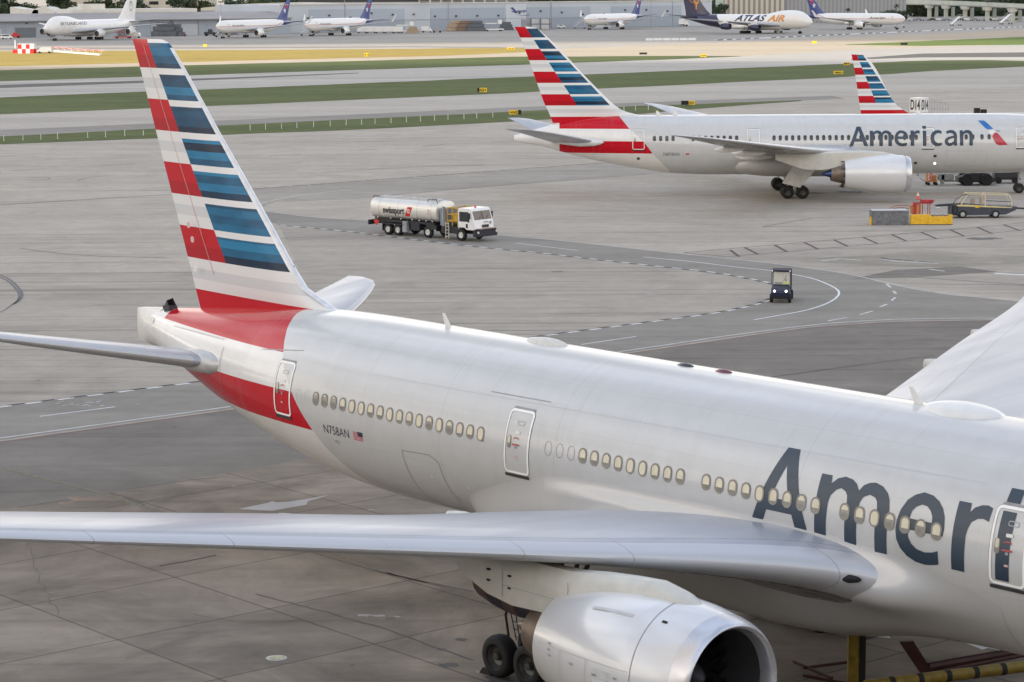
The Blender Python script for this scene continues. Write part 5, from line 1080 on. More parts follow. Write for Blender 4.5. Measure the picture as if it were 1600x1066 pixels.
# blue-tailed twin freighters
t = NT('twin_freighter_fuselage_paint'); p_ = t.sep(t.coord('Object')); x_, z_ = p_[0], p_[2]
ln = t.lt(t.math('ABSOLUTE', t.math('SUBTRACT', z_, t.math('ADD', 5.0, t.math('MAXIMUM', 0.0, t.mul(t.math('SUBTRACT', -13.5, x_), .30))))), .11); bl_ = t.lt(x_, t.add(t.mul(z_, -1.2), -12.0))
c0 = t.mix(ln, (.76, .75, .72), (.42, .10, .10)); c0 = t.mix(t.mul(bl_, t.gt(z_, 5.0)), c0, (.02, .05, .22)); TFU = t.fin(c0, .3, 0, .4)
mats = dict(fus=TFU, fair=WJ, wing=WGR, tail=M('tailplane_slate', (.10, .12, .2), .4), winglet=WJ, eng=WJ, pyl=WJ, fin=BLU)
def tail_star(root, side, k):
    R = B767['fin']; f = side
    st_ = [(-22.4 + r_ * cos(a) * .8, 11.2 + r_ * sin(a)) for a, r_ in [(pi / 2 + i * pi / 5, 1.45 if i % 2 == 0 else .55) for i in range(10)]]
    fin_plate(root, 'fin_star_emblem', [st_], WHITE, side, R)
    for q in range(3): fin_plate(root, 'fin_red_stripe', [[(-24.9, 12.2 + q * .55), (-22.6, 12.2 + q * .55), (-22.8, 12.5 + q * .55), (-25.0, 12.5 + q * .55)]], RED, side, R)
    fin_plate(root, 'fin_white_panel', [[(-25.2, 13.75), (-22.9, 13.75), (-22.9, 13.95), (-25.3, 13.95)]], WHITE, side, R)
LBL = ['white twin-jet freighter with blue star tail, nearest the jumbo with dark slanted lettering', 'white twin-jet freighter with blue star tail, between two similar freighters before the grey hangar', 'white twin-jet freighter with blue star tail, just left of the jumbo with gold lettering', 'white twin-jet freighter with blue star tail, nose right with black name ahead of its engine']
POS = [((404 - 800) / FPX * 1045, 1045, -.50, -.866), ((536 - 800) / FPX * 1079, 1079, -.49, -.872), ((961 - 800) / FPX * 1195, 1195, -.555, -.832), ((1334 - 800) / FPX * 1150, 1150, .78, -.626)]
for i, (X, Y, fx, fy) in enumerate(POS):
    rt, ft = jet(LBL[i], (X, Y, 0), fx, fy, B767, mats, 'freighter aircraft', 'cargo_aircraft', 'blue-tailed twin-jet freighters'); sd = 1 if fx > 0 else -1
    tail_star(rt, sd, i)
    if i == 3: side_text(rt, ft, 'AmeriJet', 9.3, 18.0, 4.7, 6.0, BLK, 1, .2, .01); 
    else: side_text(rt, ft, 'AmeriJet', 19.5, 10.6, 4.9, 5.8, BLU, -1, .2, .01)
    for s in (21.6, ): 
        d_ = P(); ft.put(d_, decal_mesh([rrect(s, 5.3, 1.1, 1.9, .1, 2)], .5), sd, .03); d_.build('door', M('far_door_tone', (.6, .6, .58), .4), rt, 0, norm=False)
# third striped airliner, only its tail fin shows above the second one's back
A321 = dict(fus=[(20, 3.9, 3.7, .1), (19.4, 4.6, 3.0, .8), (18, 5.3, 2.2, 1.4), (16, 5.75, 1.8, 1.9), (13, 5.85, 1.75, 1.98), (-12, 5.85, 1.75, 1.98), (-17, 5.8, 2.5, 1.7), (-21, 5.6, 3.6, 1.0), (-24.3, 5.1, 4.4, .25)],
    wing=[(1, 5.5, -1.5, 2.4, 2.4, .12), (6, 2, -1.9, 2.9, 2.9, .1), (16.8, -4.8, -6.3, 4.0, 4.0, .08)], tail=[(.3, -18.2, -22, 4.9, 4.9, .09), (6.2, -21.6, -23.3, 5.4, 5.4, .08)],
    fin=[(5.4, -14.2, -21.9, .06), (5.9, -15.6, -22.0, .07), (6.7, -17.6, -22.15, .08), (12.75, -21.65, -23.2, .09), (12.9, -22.0, -23.25, .07)], eng=[(6.2, 5.75, 1.7, 1.05, 4.2)], gear=[(0, 3.8, 1, .6), (0, -3.8, 1, .6), (16.5, 0, 1, .4)])
FN3 = striped_fin('third_striped_fin_paint', 6.69, .79, (-20.07, -.42), (-17.75, -.68), .80)
mats = dict(fus=M('third_jet_silver', (.6, .605, .615), .28, .2, coat=.5), fair=WJ, wing=WINGM, tail=WINGM, winglet=WJ, eng=NACM, pyl=WJ, fin=FN3)
fp = atY(1331, 87, 272)
jet('smaller striped-tail airliner, only its fin showing above the broadside one', (fp.x + 23.2, 272, 0), 1, 0, A321, mats)
# ================================================================== fuel truck
def fuel_truck():
    th = .72
    root = empty('fuel_truck', (-9.645, 203.307, 0), -th, 'articulated aviation fuel tanker with long silver tank and white cab driving on the service road', 'fuel truck')
    TANK = M('polished_tank_steel', (.70, .69, .65), .33, .45, var=.02, scale=.4); CABW = M('cab_white', (.74, .74, .74), .3, coat=.5, var=.04)
    def ring(s, k=1.0, zc=2.2):
        return [(s, k * 1.22 * math.copysign(abs(cos(a))**.62, cos(a)), zc + k * .88 * math.copysign(abs(sin(a))**.72, sin(a))) for a in [2 * pi * i / 40 for i in range(40)]]
    mb = P(); mb.loft([ring(-2.05, .90), ring(-1.99, .97), ring(-1.85, 1), ring(0, 1), ring(2, 1), ring(4, 1), ring(5.45, 1), ring(5.60, .97), ring(5.66, .88)]); tk = mb.build('tank', TANK, root, 40)
    mb = P()
    for s in (-1.0, 1.2, 3.4, 5.0): mb.loft([[(s, y * 1.004, z) for _, y, z in ring(s, 1.006)], [(s + .05, y, z) for _, y, z in ring(s, 1.006)]], 0, (False, False))
    mb.build('tank_band', STEEL, tk, 0)
    mb = P(); mb.box(-2.0, 5.5, -.62, -.55, 3.0, 3.16); mb.box(-2.0, 5.5, .55, .62, 3.0, 3.16); mb.box(-1.9, 5.4, -.5, .5, 3.02, 3.08)
    for s in (-1.4, .3, 2.0, 3.7, 5.0): mb.lathe([(0, .25), (.1, .25), (.13, .01)], (s, 0, 3.07), 'z', 12)
    mb.build('roof_coaming', LGREY, tk, 30)
    mb = P(); mb.path([(4.5, 1.0, 3.0), (4.6, 1.0, 3.25), (5.5, 1.0, 3.25), (5.6, 1.0, 2.9)], .035, 6); mb.path([(-1.9, .9, 3.0), (-1.8, .9, 3.2), (-1.2, .9, 3.2)], .035, 6); mb.build('roof_rail', DARK, tk)
    mb = P(); mb.box(-2.15, 5.2, -.5, -.38, .95, 1.35); mb.box(-2.15, 5.2, .38, .5, .95, 1.35); mb.box(-2.3, -2.15, -1.2, 1.2, .75, 1.15); mb.box(-.3, 5.2, -1.0, 1.0, 1.1, 1.3)
    mb.box(4.9, 9.9, -.45, .45, .55, 1.05); mb.box(6.1, 8.0, -1.1, 1.1, .55, 1.15); mb.box(2.6, 3.6, -1.1, 1.1, .55, 1.15); mb.box(4.4, 5.6, -1.15, 1.15, .75, 1.1); mb.build('chassis', M('chassis_black', (.015, .016, .022), .5), root, 0)
    mb = P(); mb.box(1.75, 2.25, .85, 1.25, .32, 1.25, 0, .03); mb.build('equipment_locker', GREY, root, 30)
    mb = P(); mb.box(-.55, 1.9, .8, 1.28, .92, 1.0); mb.box(-.55, -.48, .8, 1.28, .35, 1.0); mb.box(-.55, 1.9, -1.28, -.8, .92, 1.0); mb.build('mudguard', M('chassis_black', (.015, .016, .022), .5), root, 0)
    for s in (-2.0, -1.2, .3, 1.5, 2.8, 3.6, 4.4, 5.1):
        mb = P(); mb.lathe([(0, .06), (.05, .05), (.07, .01)], (s, 1.10, 1.42), 'y', 10); mb.build('tank_marker_lamp', WHITE, tk)
    mb = P(); mb.prism([(-1.6, 1.1), (-1.25, 1.3), (-.95, 1.05), (-1.25, .75)], 1.2, 1.24); mb.build('red_placard', RED, root, 0)
    for s in (0.03, 1.17): wheel(root, 'wheel', s, 1.0, .5, .5, .5, TRIM, 1, 22); wheel(root, 'wheel', s, -1.0, .5, .5, .5, TRIM, -1, 22)
    for s, l in ((4.55, .98), (8.35, 1.05)): wheel(root, 'wheel', s, l, .5, .5, .34, TRIM, 1, 22); wheel(root, 'wheel', s, -l, .5, .5, .34, TRIM, -1, 22)
    # cab
    mb = P(); prof = [(8.05, .95), (8.05, 2.62), (8.15, 2.70), (9.35, 2.70), (9.45, 2.62), (9.80, 1.65), (9.88, 1.0), (9.75, .95), (8.95, .95), (8.75, 1.12), (8.15, 1.12)]
    mb.prism(prof, -1.2, 1.2); cab = mb.build('cab', CABW, root, 0)
    me = cab.data; bm = bmesh.new(); bm.from_mesh(me); bmesh.ops.bevel(bm, geom=bm.edges[:], offset=.04, segments=2, affect='EDGES'); bm.to_mesh(me); bm.free()
    def onface(s, h0, h1, y0, y1, off=.015):   # patch on the raked front
        f_ = lambda z: 9.45 + (2.62 - z) * .36 + off
        return [(f_(h0), y0, h0), (f_(h0), y1, h0), (f_(h1), y1, h1), (f_(h1), y0, h1)]
    mb = P(); mb.add(onface(0, 1.78, 2.48, -1.05, 1.05), [(0, 1, 2, 3)]); mb.build('windscreen', M('brown_tinted_windscreen', (.10, .075, .065), .12, coat=.5), cab, 0, norm=False)
    mb = P(); mb.add(onface(0, 1.78, 2.48, -.03, .03, .03), [(0, 1, 2, 3)]); mb.path([(9.77, .5, 1.8), (9.66, .2, 2.1)], .015, 4); mb.path([(9.77, -.4, 1.8), (9.66, -.7, 2.1)], .015, 4); mb.build('wiper', BLACK, cab, 0)
    for sd in (1, -1):
        mb = P(); mb.prism([(8.22, 1.62), (8.22, 2.42), (9.22, 2.42), (9.30, 2.2), (9.34, 1.55), (9.05, 1.62)], sd * 1.205, sd * 1.215); dw = mb.build('door_window', GLASS, cab, 0)
        mb = P(); mb.prism([(8.95, 1.1), (8.95, 1.45), (9.15, 1.45), (9.15, 1.1)], sd * 1.206, sd * 1.214); mb.build('step_recess', BLACK, cab, 0)
        mb = P(); mb.path([(9.35, sd * 1.2, 2.3), (9.5, sd * 1.38, 2.3)], .02, 5); mb.box(9.46, 9.52, sd * 1.38 - .09, sd * 1.38 + .09, 1.85, 2.35); mb.build('door_mirror', BLACK, cab, 0)
    mb = P(); mb.box(9.80, 9.90, -.55, .25, 1.12, 1.36); mb.build('radiator_grille', DARK, cab, 0)
    mb = P(); mb.prism([(9.86, 1.30), (9.96, 1.44), (9.86, 1.58)], -.95, -.93)
    q = [(9.865, -.80 + .15 * cos(a), 1.48 + .15 * sin(a)) for a in lin(0, 2 * pi, 4)[:-1]]; mb = P(); mb.add(q, [(0, 1, 2, 3)]); mb.build('diamond_placard', GREY, cab, 0, norm=False)
    mb = P(); mb.box(9.80, 9.95, -.5, -.0, 1.56, 1.61); mb.build('front_lettering_strip', GREY, cab, 0)
    mb = P(); mb.box(9.75, 10.22, -1.28, 1.28, .42, .92, 0, .04); mb.box(9.78, 10.3, -1.0, 1.0, .93, 1.04); bp = mb.build('bumper', M('bumper_dark_navy', (.012, .013, .03), .45), root, 30)
    mb = P(); mb.box(9.85, 10.32, -.95, .95, 1.042, 1.07); mb.build('bumper_step', M('rusty_step', (.30, .20, .16), .6), bp, 0)
    for l in (-1.2, 1.2):
        mb = P(); mb.lathe([(0, .11), (.05, .10), (.09, .01)], (10.21, l * .93, .78), 'x', 12); mb.build('headlight', M('headlamp_glass', (.75, .72, .6), .15, coat=.5), bp)
    mb = P(); mb.lathe([(0, .09), (.14, .07), (.17, .01)], (8.9, 0, 2.70), 'z', 12); mb.build('roof_beacon', RED, cab)
    mb = P(); 
    for x in (7.1, 7.35): pass
    for a in (6.78, 7.12): mb.path([(a, 1.3, .12), (a, 1.3, 1.5)], .03, 5)
    for k in range(5): mb.tube((6.78, 1.3, .3 + .27 * k), (7.12, 1.3, .3 + .27 * k), .025, .025, 5)
    mb.build('access_ladder', M('pale_ladder', (.6, .58, .52), .5), root)
    mb = P(); 
    for z in (1.6, 2.1, 2.65): mb.path([(6.75, 1.05, z), (7.9, 1.05, z), (7.9, -1.05, z), (6.75, -1.05, z), (6.75, 1.05, z)], .045, 5)
    for s, l in ((6.75, 1.05), (7.3, 1.05), (7.9, 1.05), (7.9, -1.05), (6.75, -1.05)): mb.tube((s, l, 1.15), (s, l, 2.68), .045, .045, 5)
    mb.box(6.75, 7.9, -1.0, 1.0, 1.5, 1.56); mb.box(7.3, 7.9, .2, 1.0, 1.6, 2.2); mb.build('yellow_platform_guard', M('machine_yellow', (.50, .30, .03), .5, var=.2), root)
    mb = P(); mb.box(5.9, 6.6, -1.05, 1.05, 1.1, 2.55, 0, .05); mb.box(6.2, 6.5, 1.0, 1.1, 1.1, 2.7); mb.build('pump_cabinet', M('pump_cabinet_blue_grey', (.20, .22, .26), .4), root, 30)
    mb = P(); mb.box(6.30, 6.36, 1.06, 1.16, 1.1, 2.75); mb.build('exhaust_stack', STEEL, root, 0)
    # lettering on the flank of the tank
    def flank(z, off=.014):
        q = min(.98, abs((z - 2.2) / .88))**(1 / .72); return 1.22 * (max(0, 1 - q * q))**.31 + off
    def sdecal(nm, dm, m):
        vs, fs = dm; mb = P(); mb.add([(v[0], flank(v[1]), v[1]) for v in vs], fs); return mb.build(nm, m, tk, 0, norm=False)
    sdecal('tank_lettering', text_decal('swissport', -.50, 1.98, 1.66, 2.36, .1, 0, .032), BLK)
    sdecal('tank_emblem', decal_mesh([[(2.02, 1.68), (2.55, 1.68), (2.92, 2.48), (2.38, 2.48)]], .1), RED)
    vs, fs = decal_mesh([rrect(2.47, 2.12, .30, .34, .12, 4), rrect(2.47, 2.12, .16, .2, .08, 4)[::-1], ], .1); mb = P(); mb.add([(v[0], flank(v[1], .02), v[1]) for v in vs], fs); mb.build('tank_emblem_ring', WHITE, tk, 0, norm=False)
    sdecal('tank_roundel', decal_mesh([rrect(4.75, 2.28, .20, .24, .1, 5), rrect(4.75, 2.28, .12, .15, .07, 5)[::-1]], .1), M('pink_roundel', (.55, .3, .28), .5))
    sdecal('tank_roundel_text', text_decal('FUEL', 4.55, 4.95, 1.98, 2.08, 0), M('pink_roundel', (.55, .3, .28), .5))
fuel_truck()
# ================================================================== person helper (skinned single body)
def person(name, loc, rz, label, seated=False, shirt=(.1, .1, .3), vest=None, trousers=(.03, .03, .05), parent=None, arms=None):
    me = bpy.data.meshes.new(name); hip = .50 if seated else .95; V = []; Ed = []; Rd = []
    def v(p, r, k=None):
        V.append(p); Rd.append(r)
        if k is not None: Ed.append((k, len(V) - 1))
        return len(V) - 1
    pel = v((0, 0, hip), .15); sp_ = v((0, 0, hip + .25), .14, pel); ch_ = v((.02, 0, hip + .45), .17, sp_); nk = v((.03, 0, hip + .60), .06, ch_); hd = v((.04, 0, hip + .70), .095, nk); v((.05, 0, hip + .83), .085, hd)
    for q in (-1, 1):
        sh = v((.02, q * .19, hip + .50), .065, ch_)
        if arms == 'wheel': el = v((.16, q * .25, hip + .27), .045, sh); wr = v((.38, q * .14, hip + .34), .032, el); v((.46, q * .12, hip + .36), .04, wr)
        else: el = v((-.01, q * .25, hip + .23), .045, sh); wr = v((.06, q * .27, hip - .02), .032, el); v((.08, q * .27, hip - .12), .04, wr)
        th = v((.02, q * .10, hip - .06), .085, pel)
        if seated: kn = v((.44, q * .13, hip + .02), .06, th); an = v((.50, q * .13, .10), .042, kn); v((.64, q * .13, .04), .04, an)
        else: kn = v((.02, q * .11, .50), .06, th); an = v((0, q * .11, .09), .042, kn); v((.14, q * .12, .04), .04, an)
    me.from_pydata(V, Ed, []); o = bpy.data.objects.new(name, me); COL.objects.link(o); md = o.modifiers.new('skin', 'SKIN'); sk = me.skin_vertices[0].data
    for i, r in enumerate(Rd): sk[i].radius = (r, r)
    sk[0].use_root = True; o.modifiers.new('sub', 'SUBSURF').render_levels = 2
    t = NT(name + '_clothes'); z = t.sep(t.coord('Object'))[2]; c0 = t.mix(t.gt(z, hip), trousers, vest or shirt); c0 = t.mix(t.gt(z, hip + .60), c0, (.28, .15, .09)); c0 = t.mix(t.gt(z, hip + .79), c0, (.02, .015, .01)); me.materials.append(t.fin(c0, .8))
    o.location = loc; o.rotation_euler = (0, 0, rz)
    if parent: o.parent = parent
    tag(o, label, 'person'); return o
# ================================================================== blue utility cart with driver
def cart():
    p0 = (g(1206, 473) + g(1233, 473)) / 2; fx, fy = -.17, -.985
    loc = (p0.x - fx * .45, p0.y - fy * .45, 0); rz = fwd_rz(fx, fy)
    root = empty('utility_cart', loc, rz, 'dark blue utility cart with lit headlights and roof turning on the curved service road', 'utility cart')
    NB = M('cart_navy', (.010, .016, .05), .35, coat=.4)
    mb = P(); mb.prism([(.75, .35), (.80, .75), (.70, 1.0), (.05, 1.12), (-.05, .55), (-1.3, .5), (-1.35, .95), (-2.3, .95), (-2.3, .38), (.2, .30)], -.60, .60); b = mb.build('body', NB, root, 0)
    me = b.data; bm = bmesh.new(); bm.from_mesh(me); bmesh.ops.bevel(bm, geom=bm.edges[:], offset=.05, segments=2, affect='EDGES'); bm.to_mesh(me); bm.free()
    mb = P(); mb.box(-1.35, .02, -.63, .63, 1.98, 2.08, 0, .03); mb.build('roof', M('cart_roof_matt_navy', (.010, .014, .035), .75), root, 30)
    for s, l, tt in ((.10, .60, 1.12), (.10, -.60, 1.12), (-1.25, .60, .9), (-1.25, -.60, .9)):
        mb = P(); mb.tube((s, l, tt), (s - (.15 if s > 0 else 0), l, 2.0), .04, .04, 6); mb.build('roof_post', NB, root)
    mb = P(); mb.add([(.09, -.56, 1.16), (.09, .56, 1.16), (-.03, .56, 1.95), (-.03, -.56, 1.95)], [(0, 1, 2, 3)]); t_ = NT('cart_windscreen_glass'); t_.b.inputs['Transmission Weight'].default_value = .0; gm = t_.fin((.85, .88, .85), .1); t_.b.inputs['Alpha'].default_value = .28
    mb.build('windscreen', gm, root, 0, norm=False)
    mb = P(); mb.box(.02, .1, -.58, .58, 1.10, 1.16); mb.tube((.06, -.1, 1.18), (-.0, -.35, 1.8), .012, .012, 4); mb.build('windscreen_frame', DARK, root, 0)
    mb = P(); mb.box(-1.30, -1.26, -.55, .55, 1.0, 1.9); mb.build('rear_curtain', M('pale_rear_curtain', (.62, .60, .50), .6), root, 0)
    mb = P(); mb.box(-1.15, -.65, -.5, .5, .5, .72, 0, .04); mb.box(-1.2, -1.1, -.5, .5, .7, 1.15, 0, .03); mb.build('seat', BLACK, root, 30)
    for l in (-.38, .38):
        mb = P(); mb.lathe([(0, .075), (.03, .07), (.05, .01)], (.79, l, .80), 'x', 14); mb.build('headlight', M('lit_headlamp', (1, .98, .92), .3, emit=2.5), root)
    for l in (-.58, .58):
        mb = P(); mb.lathe([(0, .022), (.03, .02), (.04, .005)], (.0, l, 2.04), 'x', 8); mb.build('roof_marker_lamp', M('lit_marker', (1, .95, .85), .3, emit=2.0), root)
        for s in (.42, -1.75): wheel(root, 'wheel', s, l * 1.02, .30, .30, .22, DARK, 1 if l > 0 else -1, 18)
    mb = P(); mb.box(.70, .84, -.55, .55, .30, .45, 0, .02); mb.build('bumper', BLACK, root, 30)
    mb = P(); 
    for z in (1.2, 1.55): mb.path([(-1.4, -.55, z), (-2.25, -.55, z), (-2.25, .55, z), (-1.4, .55, z)], .03, 5)
    mb.tube((-2.25, .55, .95), (-2.25, .55, 1.55), .03, .03, 5); mb.tube((-2.25, -.55, .95), (-2.25, -.55, 1.55), .03, .03, 5); mb.box(-1.4, -1.34, -.58, .58, .95, 1.97); mb.build('cargo_bed_rail', NB, root, 0)
    m_ = Matrix.Rotation(rz, 4, 'Z'); q = m_ @ Vector((-.85, .28, .16)); person('person', (loc[0] + q.x, loc[1] + q.y, q.z), rz, 'driver in a yellow-green vest sitting behind the windscreen of the blue cart', True, vest=(.45, .6, .05), arms='wheel')
cart()
# ================================================================== stand equipment to the right
def concrete_block():
    a = g(1362, 352); b = g(1420, 352); root = tag(empty('concrete_block', ((a.x + b.x) / 2, a.y, 0)), 'weathered grey concrete block standing beside the low yellow barriers', 'concrete block')
    w_ = (b.x - a.x) / 2; mb = MB(); mb.box(-w_, w_, -.1, 1.5, .0, 1.25, 0, .04); mb.build('block', M('weathered_block_grey', (.15, .155, .165), .85, var=.35, scale=4), root, 30)
    mb = MB(); mb.box(-w_ - .16, -w_ - .01, -.05, .3, 0, .72, 0, .02); mb.build('yellow_end_post', YEL, root, 30)
    mb = MB(); mb.box(-w_ + .04, w_ - .04, -.04, 1.44, 1.251, 1.27); mb.build('top_edge', LGREY, root, 0)
concrete_block()
def barrier(px0, px1, label, chains):
    a = g(px0, 351.5); b = g(px1, 351); root = empty('barrier', (a.x, a.y, 0), 0, label, 'barrier', 'low yellow barriers'); L_ = b.x - a.x
    mb = MB(); mb.prism([(0.02, 0), (L_ - .02, 0), (L_ - .02, .86), (L_ - .3, .86), (L_ - .45, .72), (.3, .72), (.2, .86), (0.02, .86)] if chains else [(.02, 0), (L_ - .02, 0), (L_ - .02, .88), (.02, .88)], -.05, .35); mb.build('barrier_body', YEL, root, 0)
    mb = MB(); mb.box(.02, L_ - .02, -.07, .37, 0, .06); mb.build('base_strip', DARK, root, 0)
    if chains:
        mb = MB(); rnd = random.Random(2)
        for k in range(5):
            x = .25 + k * .36; mb.path([(x + .3 * cos(a_) * rnd.uniform(.7, 1), .12 + .05 * k % .2, .72 + .26 * abs(sin(a_)) - .14) for a_ in lin(0, 2 * pi, 9)], .035, 5)
        mb.build('coiled_strap', M('strap_brown', (.16, .09, .04), .8), root)
barrier(1422, 1450, 'low yellow barrier between the concrete block and the barrier with coiled straps', False)
barrier(1450, 1488, 'low yellow barrier with brown straps coiled over its top edge', True)
def red_stand():
    q = atY(1440, 336, 210.5); root = empty('red_stand', (q.x, 210.5, 0), 0, 'red steel equipment stand with cables behind the low yellow barriers', 'equipment stand')
    mb = MB(); mb.box(-.7, .9, -.25, .35, 1.62, 1.75, 0, .02); mb.box(-.1, 1.0, -.3, .4, 1.75, 1.98, 0, .03); mb.box(-.75, -.5, -.3, .3, .5, 1.7); mb.build('table_top', M('faded_red_steel', (.38, .03, .04), .5, var=.3), root, 0)
    for x, y in ((-.2, -.2), (.1, .2), (.5, -.2), (.75, .2), (-.65, .2)):
        mb = MB(); mb.tube((x, y, 0), (x, y, 1.65), .035, .035, 6); mb.build('leg', M('faded_red_steel', (.38, .03, .04), .5, var=.3), root)
    mb = MB(); mb.path([(-2.9, 0, 1.15), (-2.3, 0, 1.45), (-1.7, 0, 1.5), (-1.0, 0, 1.4), (-.6, 0, 1.3)], .035, 5); mb.path([(-2.5, .1, 1.2), (-1.8, .1, 1.32), (-1.2, .1, 1.2), (-.7, .1, 1.35)], .03, 5); mb.build('drooping_cable', M('orange_cable', (.35, .10, .05), .6), root)
    mb = MB(); mb.box(-.95, -.1, -.2, .3, .75, 1.55); mb.build('wooden_crate', ORANGE, root, 0)
    c = empty('traffic_cone', (q.x - .35, 210.5, 1.985), 0, 'orange traffic cone with white bands standing on the red equipment stand', 'traffic cone')
    mb = MB(); mb.lathe([(0.02, .20), (.05, .17), (.62, .04), (.64, .01)], (0, 0, 0), 'z', 16); mb.build('cone', M('cone_orange', (.65, .08, .03), .5), c); mb = MB(); mb.lathe([(.34, .104), (.48, .075)], (0, 0, 0), 'z', 16); mb.lathe([(.54, .062), (.60, .05)], (0, 0, 0), 'z', 16); mb.build('reflective_band', WHITE, c)
    mb = MB(); mb.box(-.2, .2, -.2, .2, 0, .03); mb.build('base', DARK, c, 0)
red_stand()
def belt_loader():
    a = g(1503, 341); root = empty('belt_loader', (a.x, a.y, 0), 0, 'dark belt loader truck with cream tubular canopy frame beside the yellow barriers', 'belt loader')
    DG = M('loader_dark_blue_grey', (.045, .052, .07), .5, var=.3); CR = M('cream_tube_frame', (.60, .52, .36), .5)
    mb = MB(); mb.prism([(-1.0, .25), (-1.0, 1.05), (-.85, 1.15), (4.9, 1.0), (4.8, .72), (4.2, .45), (3.9, .3)], -.1, 1.6); mb.build('chassis', DG, root, 0)
    mb = MB(); mb.box(-.9, -.4, -.15, 1.6, .3, 1.2, 0, .05); mb.build('front_cowl', M('loader_front_dark', (.02, .022, .028), .6), root, 30)
    mb = MB(); mb.prism([(-2.35, 1.10), (-1.9, 1.20), (0, 1.28), (5.9, .80), (5.9, .68), (0, 1.12), (-2.2, 1.0)], .35, 1.0); mb.build('conveyor', M('conveyor_rubber', (.03, .032, .035), .7), root, 0)
    mb = MB(); mb.prism([(-.6, 1.18), (.3, 1.22), (4.4, .95), (4.4, .88), (-.6, 1.08)], -.14, -.06); mb.build('side_rail_stripe', M('rail_pale_yellow', (.60, .52, .25), .5), root, 0)
    for y in (-.05, 1.5):
        mb = MB(); fr = [(-.15, 1.15), (0.05, 1.45), (.5, 2.15), (4.15, 2.05), (4.3, 1.7), (4.45, 1.0)]
        mb.path([(x, y, z) for x, z in fr], .045, 6); mb.tube((2.05, y, 1.1), (2.05, y, 2.1), .05, .05, 6); mb.build('canopy_frame', CR, root)
    mb = MB()
    for x, z in ((.5, 2.15), (2.05, 2.1), (4.15, 2.05)): mb.tube((x, -.05, z), (x, 1.5, z), .04, .04, 6)
    mb.build('cross_tube', CR, root); mb = MB(); mb.path([(-.9, -.1, 1.2), (-.55, -.1, 1.75), (.1, -.1, 2.1), (.5, -.1, 2.15)], .035, 5); mb.path([(2.1, -.05, 1.55), (4.3, -.05, 1.45)], .035, 5); mb.build('dark_tube', DG, root)
    mb = MB(); mb.box(.9, 1.3, 1.0, 1.1, 1.2, 1.6); mb.box(1.75, 1.85, .6, 1.2, 1.2, 1.8); mb.build('seat_back', M('tan_seat', (.38, .28, .20), .7), root, 0)
    mb = MB(); mb.box(1.15, 1.5, -.16, -.11, .92, 1.12); mb.build('yellow_placard', YEL, root, 0)
    for x in (-.02 + .05, 2.95):
        for y, f in ((-.12, -1), (1.55, 1)):
            tb = MB(); tb.lathe([(-.11, .2), (-.12, .3), (-.08, .36), (.08, .36), (.12, .3), (.11, .2)], (x, y, .36), 'y', 20); w_ = tb.build('wheel', BLACK, root, 40); rb = MB(); rb.lathe([(f * .10, .21), (f * .05, .17), (f * .09, .06), (f * .1, .005)], (x, y, .36), 'y', 16); rb.build('rim', LGREY, w_, 40)
    mb = MB(); mb.box(-2.3, -1.95, -.0, .35, .92, 1.0); mb.build('front_bumper_pad', WHITE, root, 0)
belt_loader()
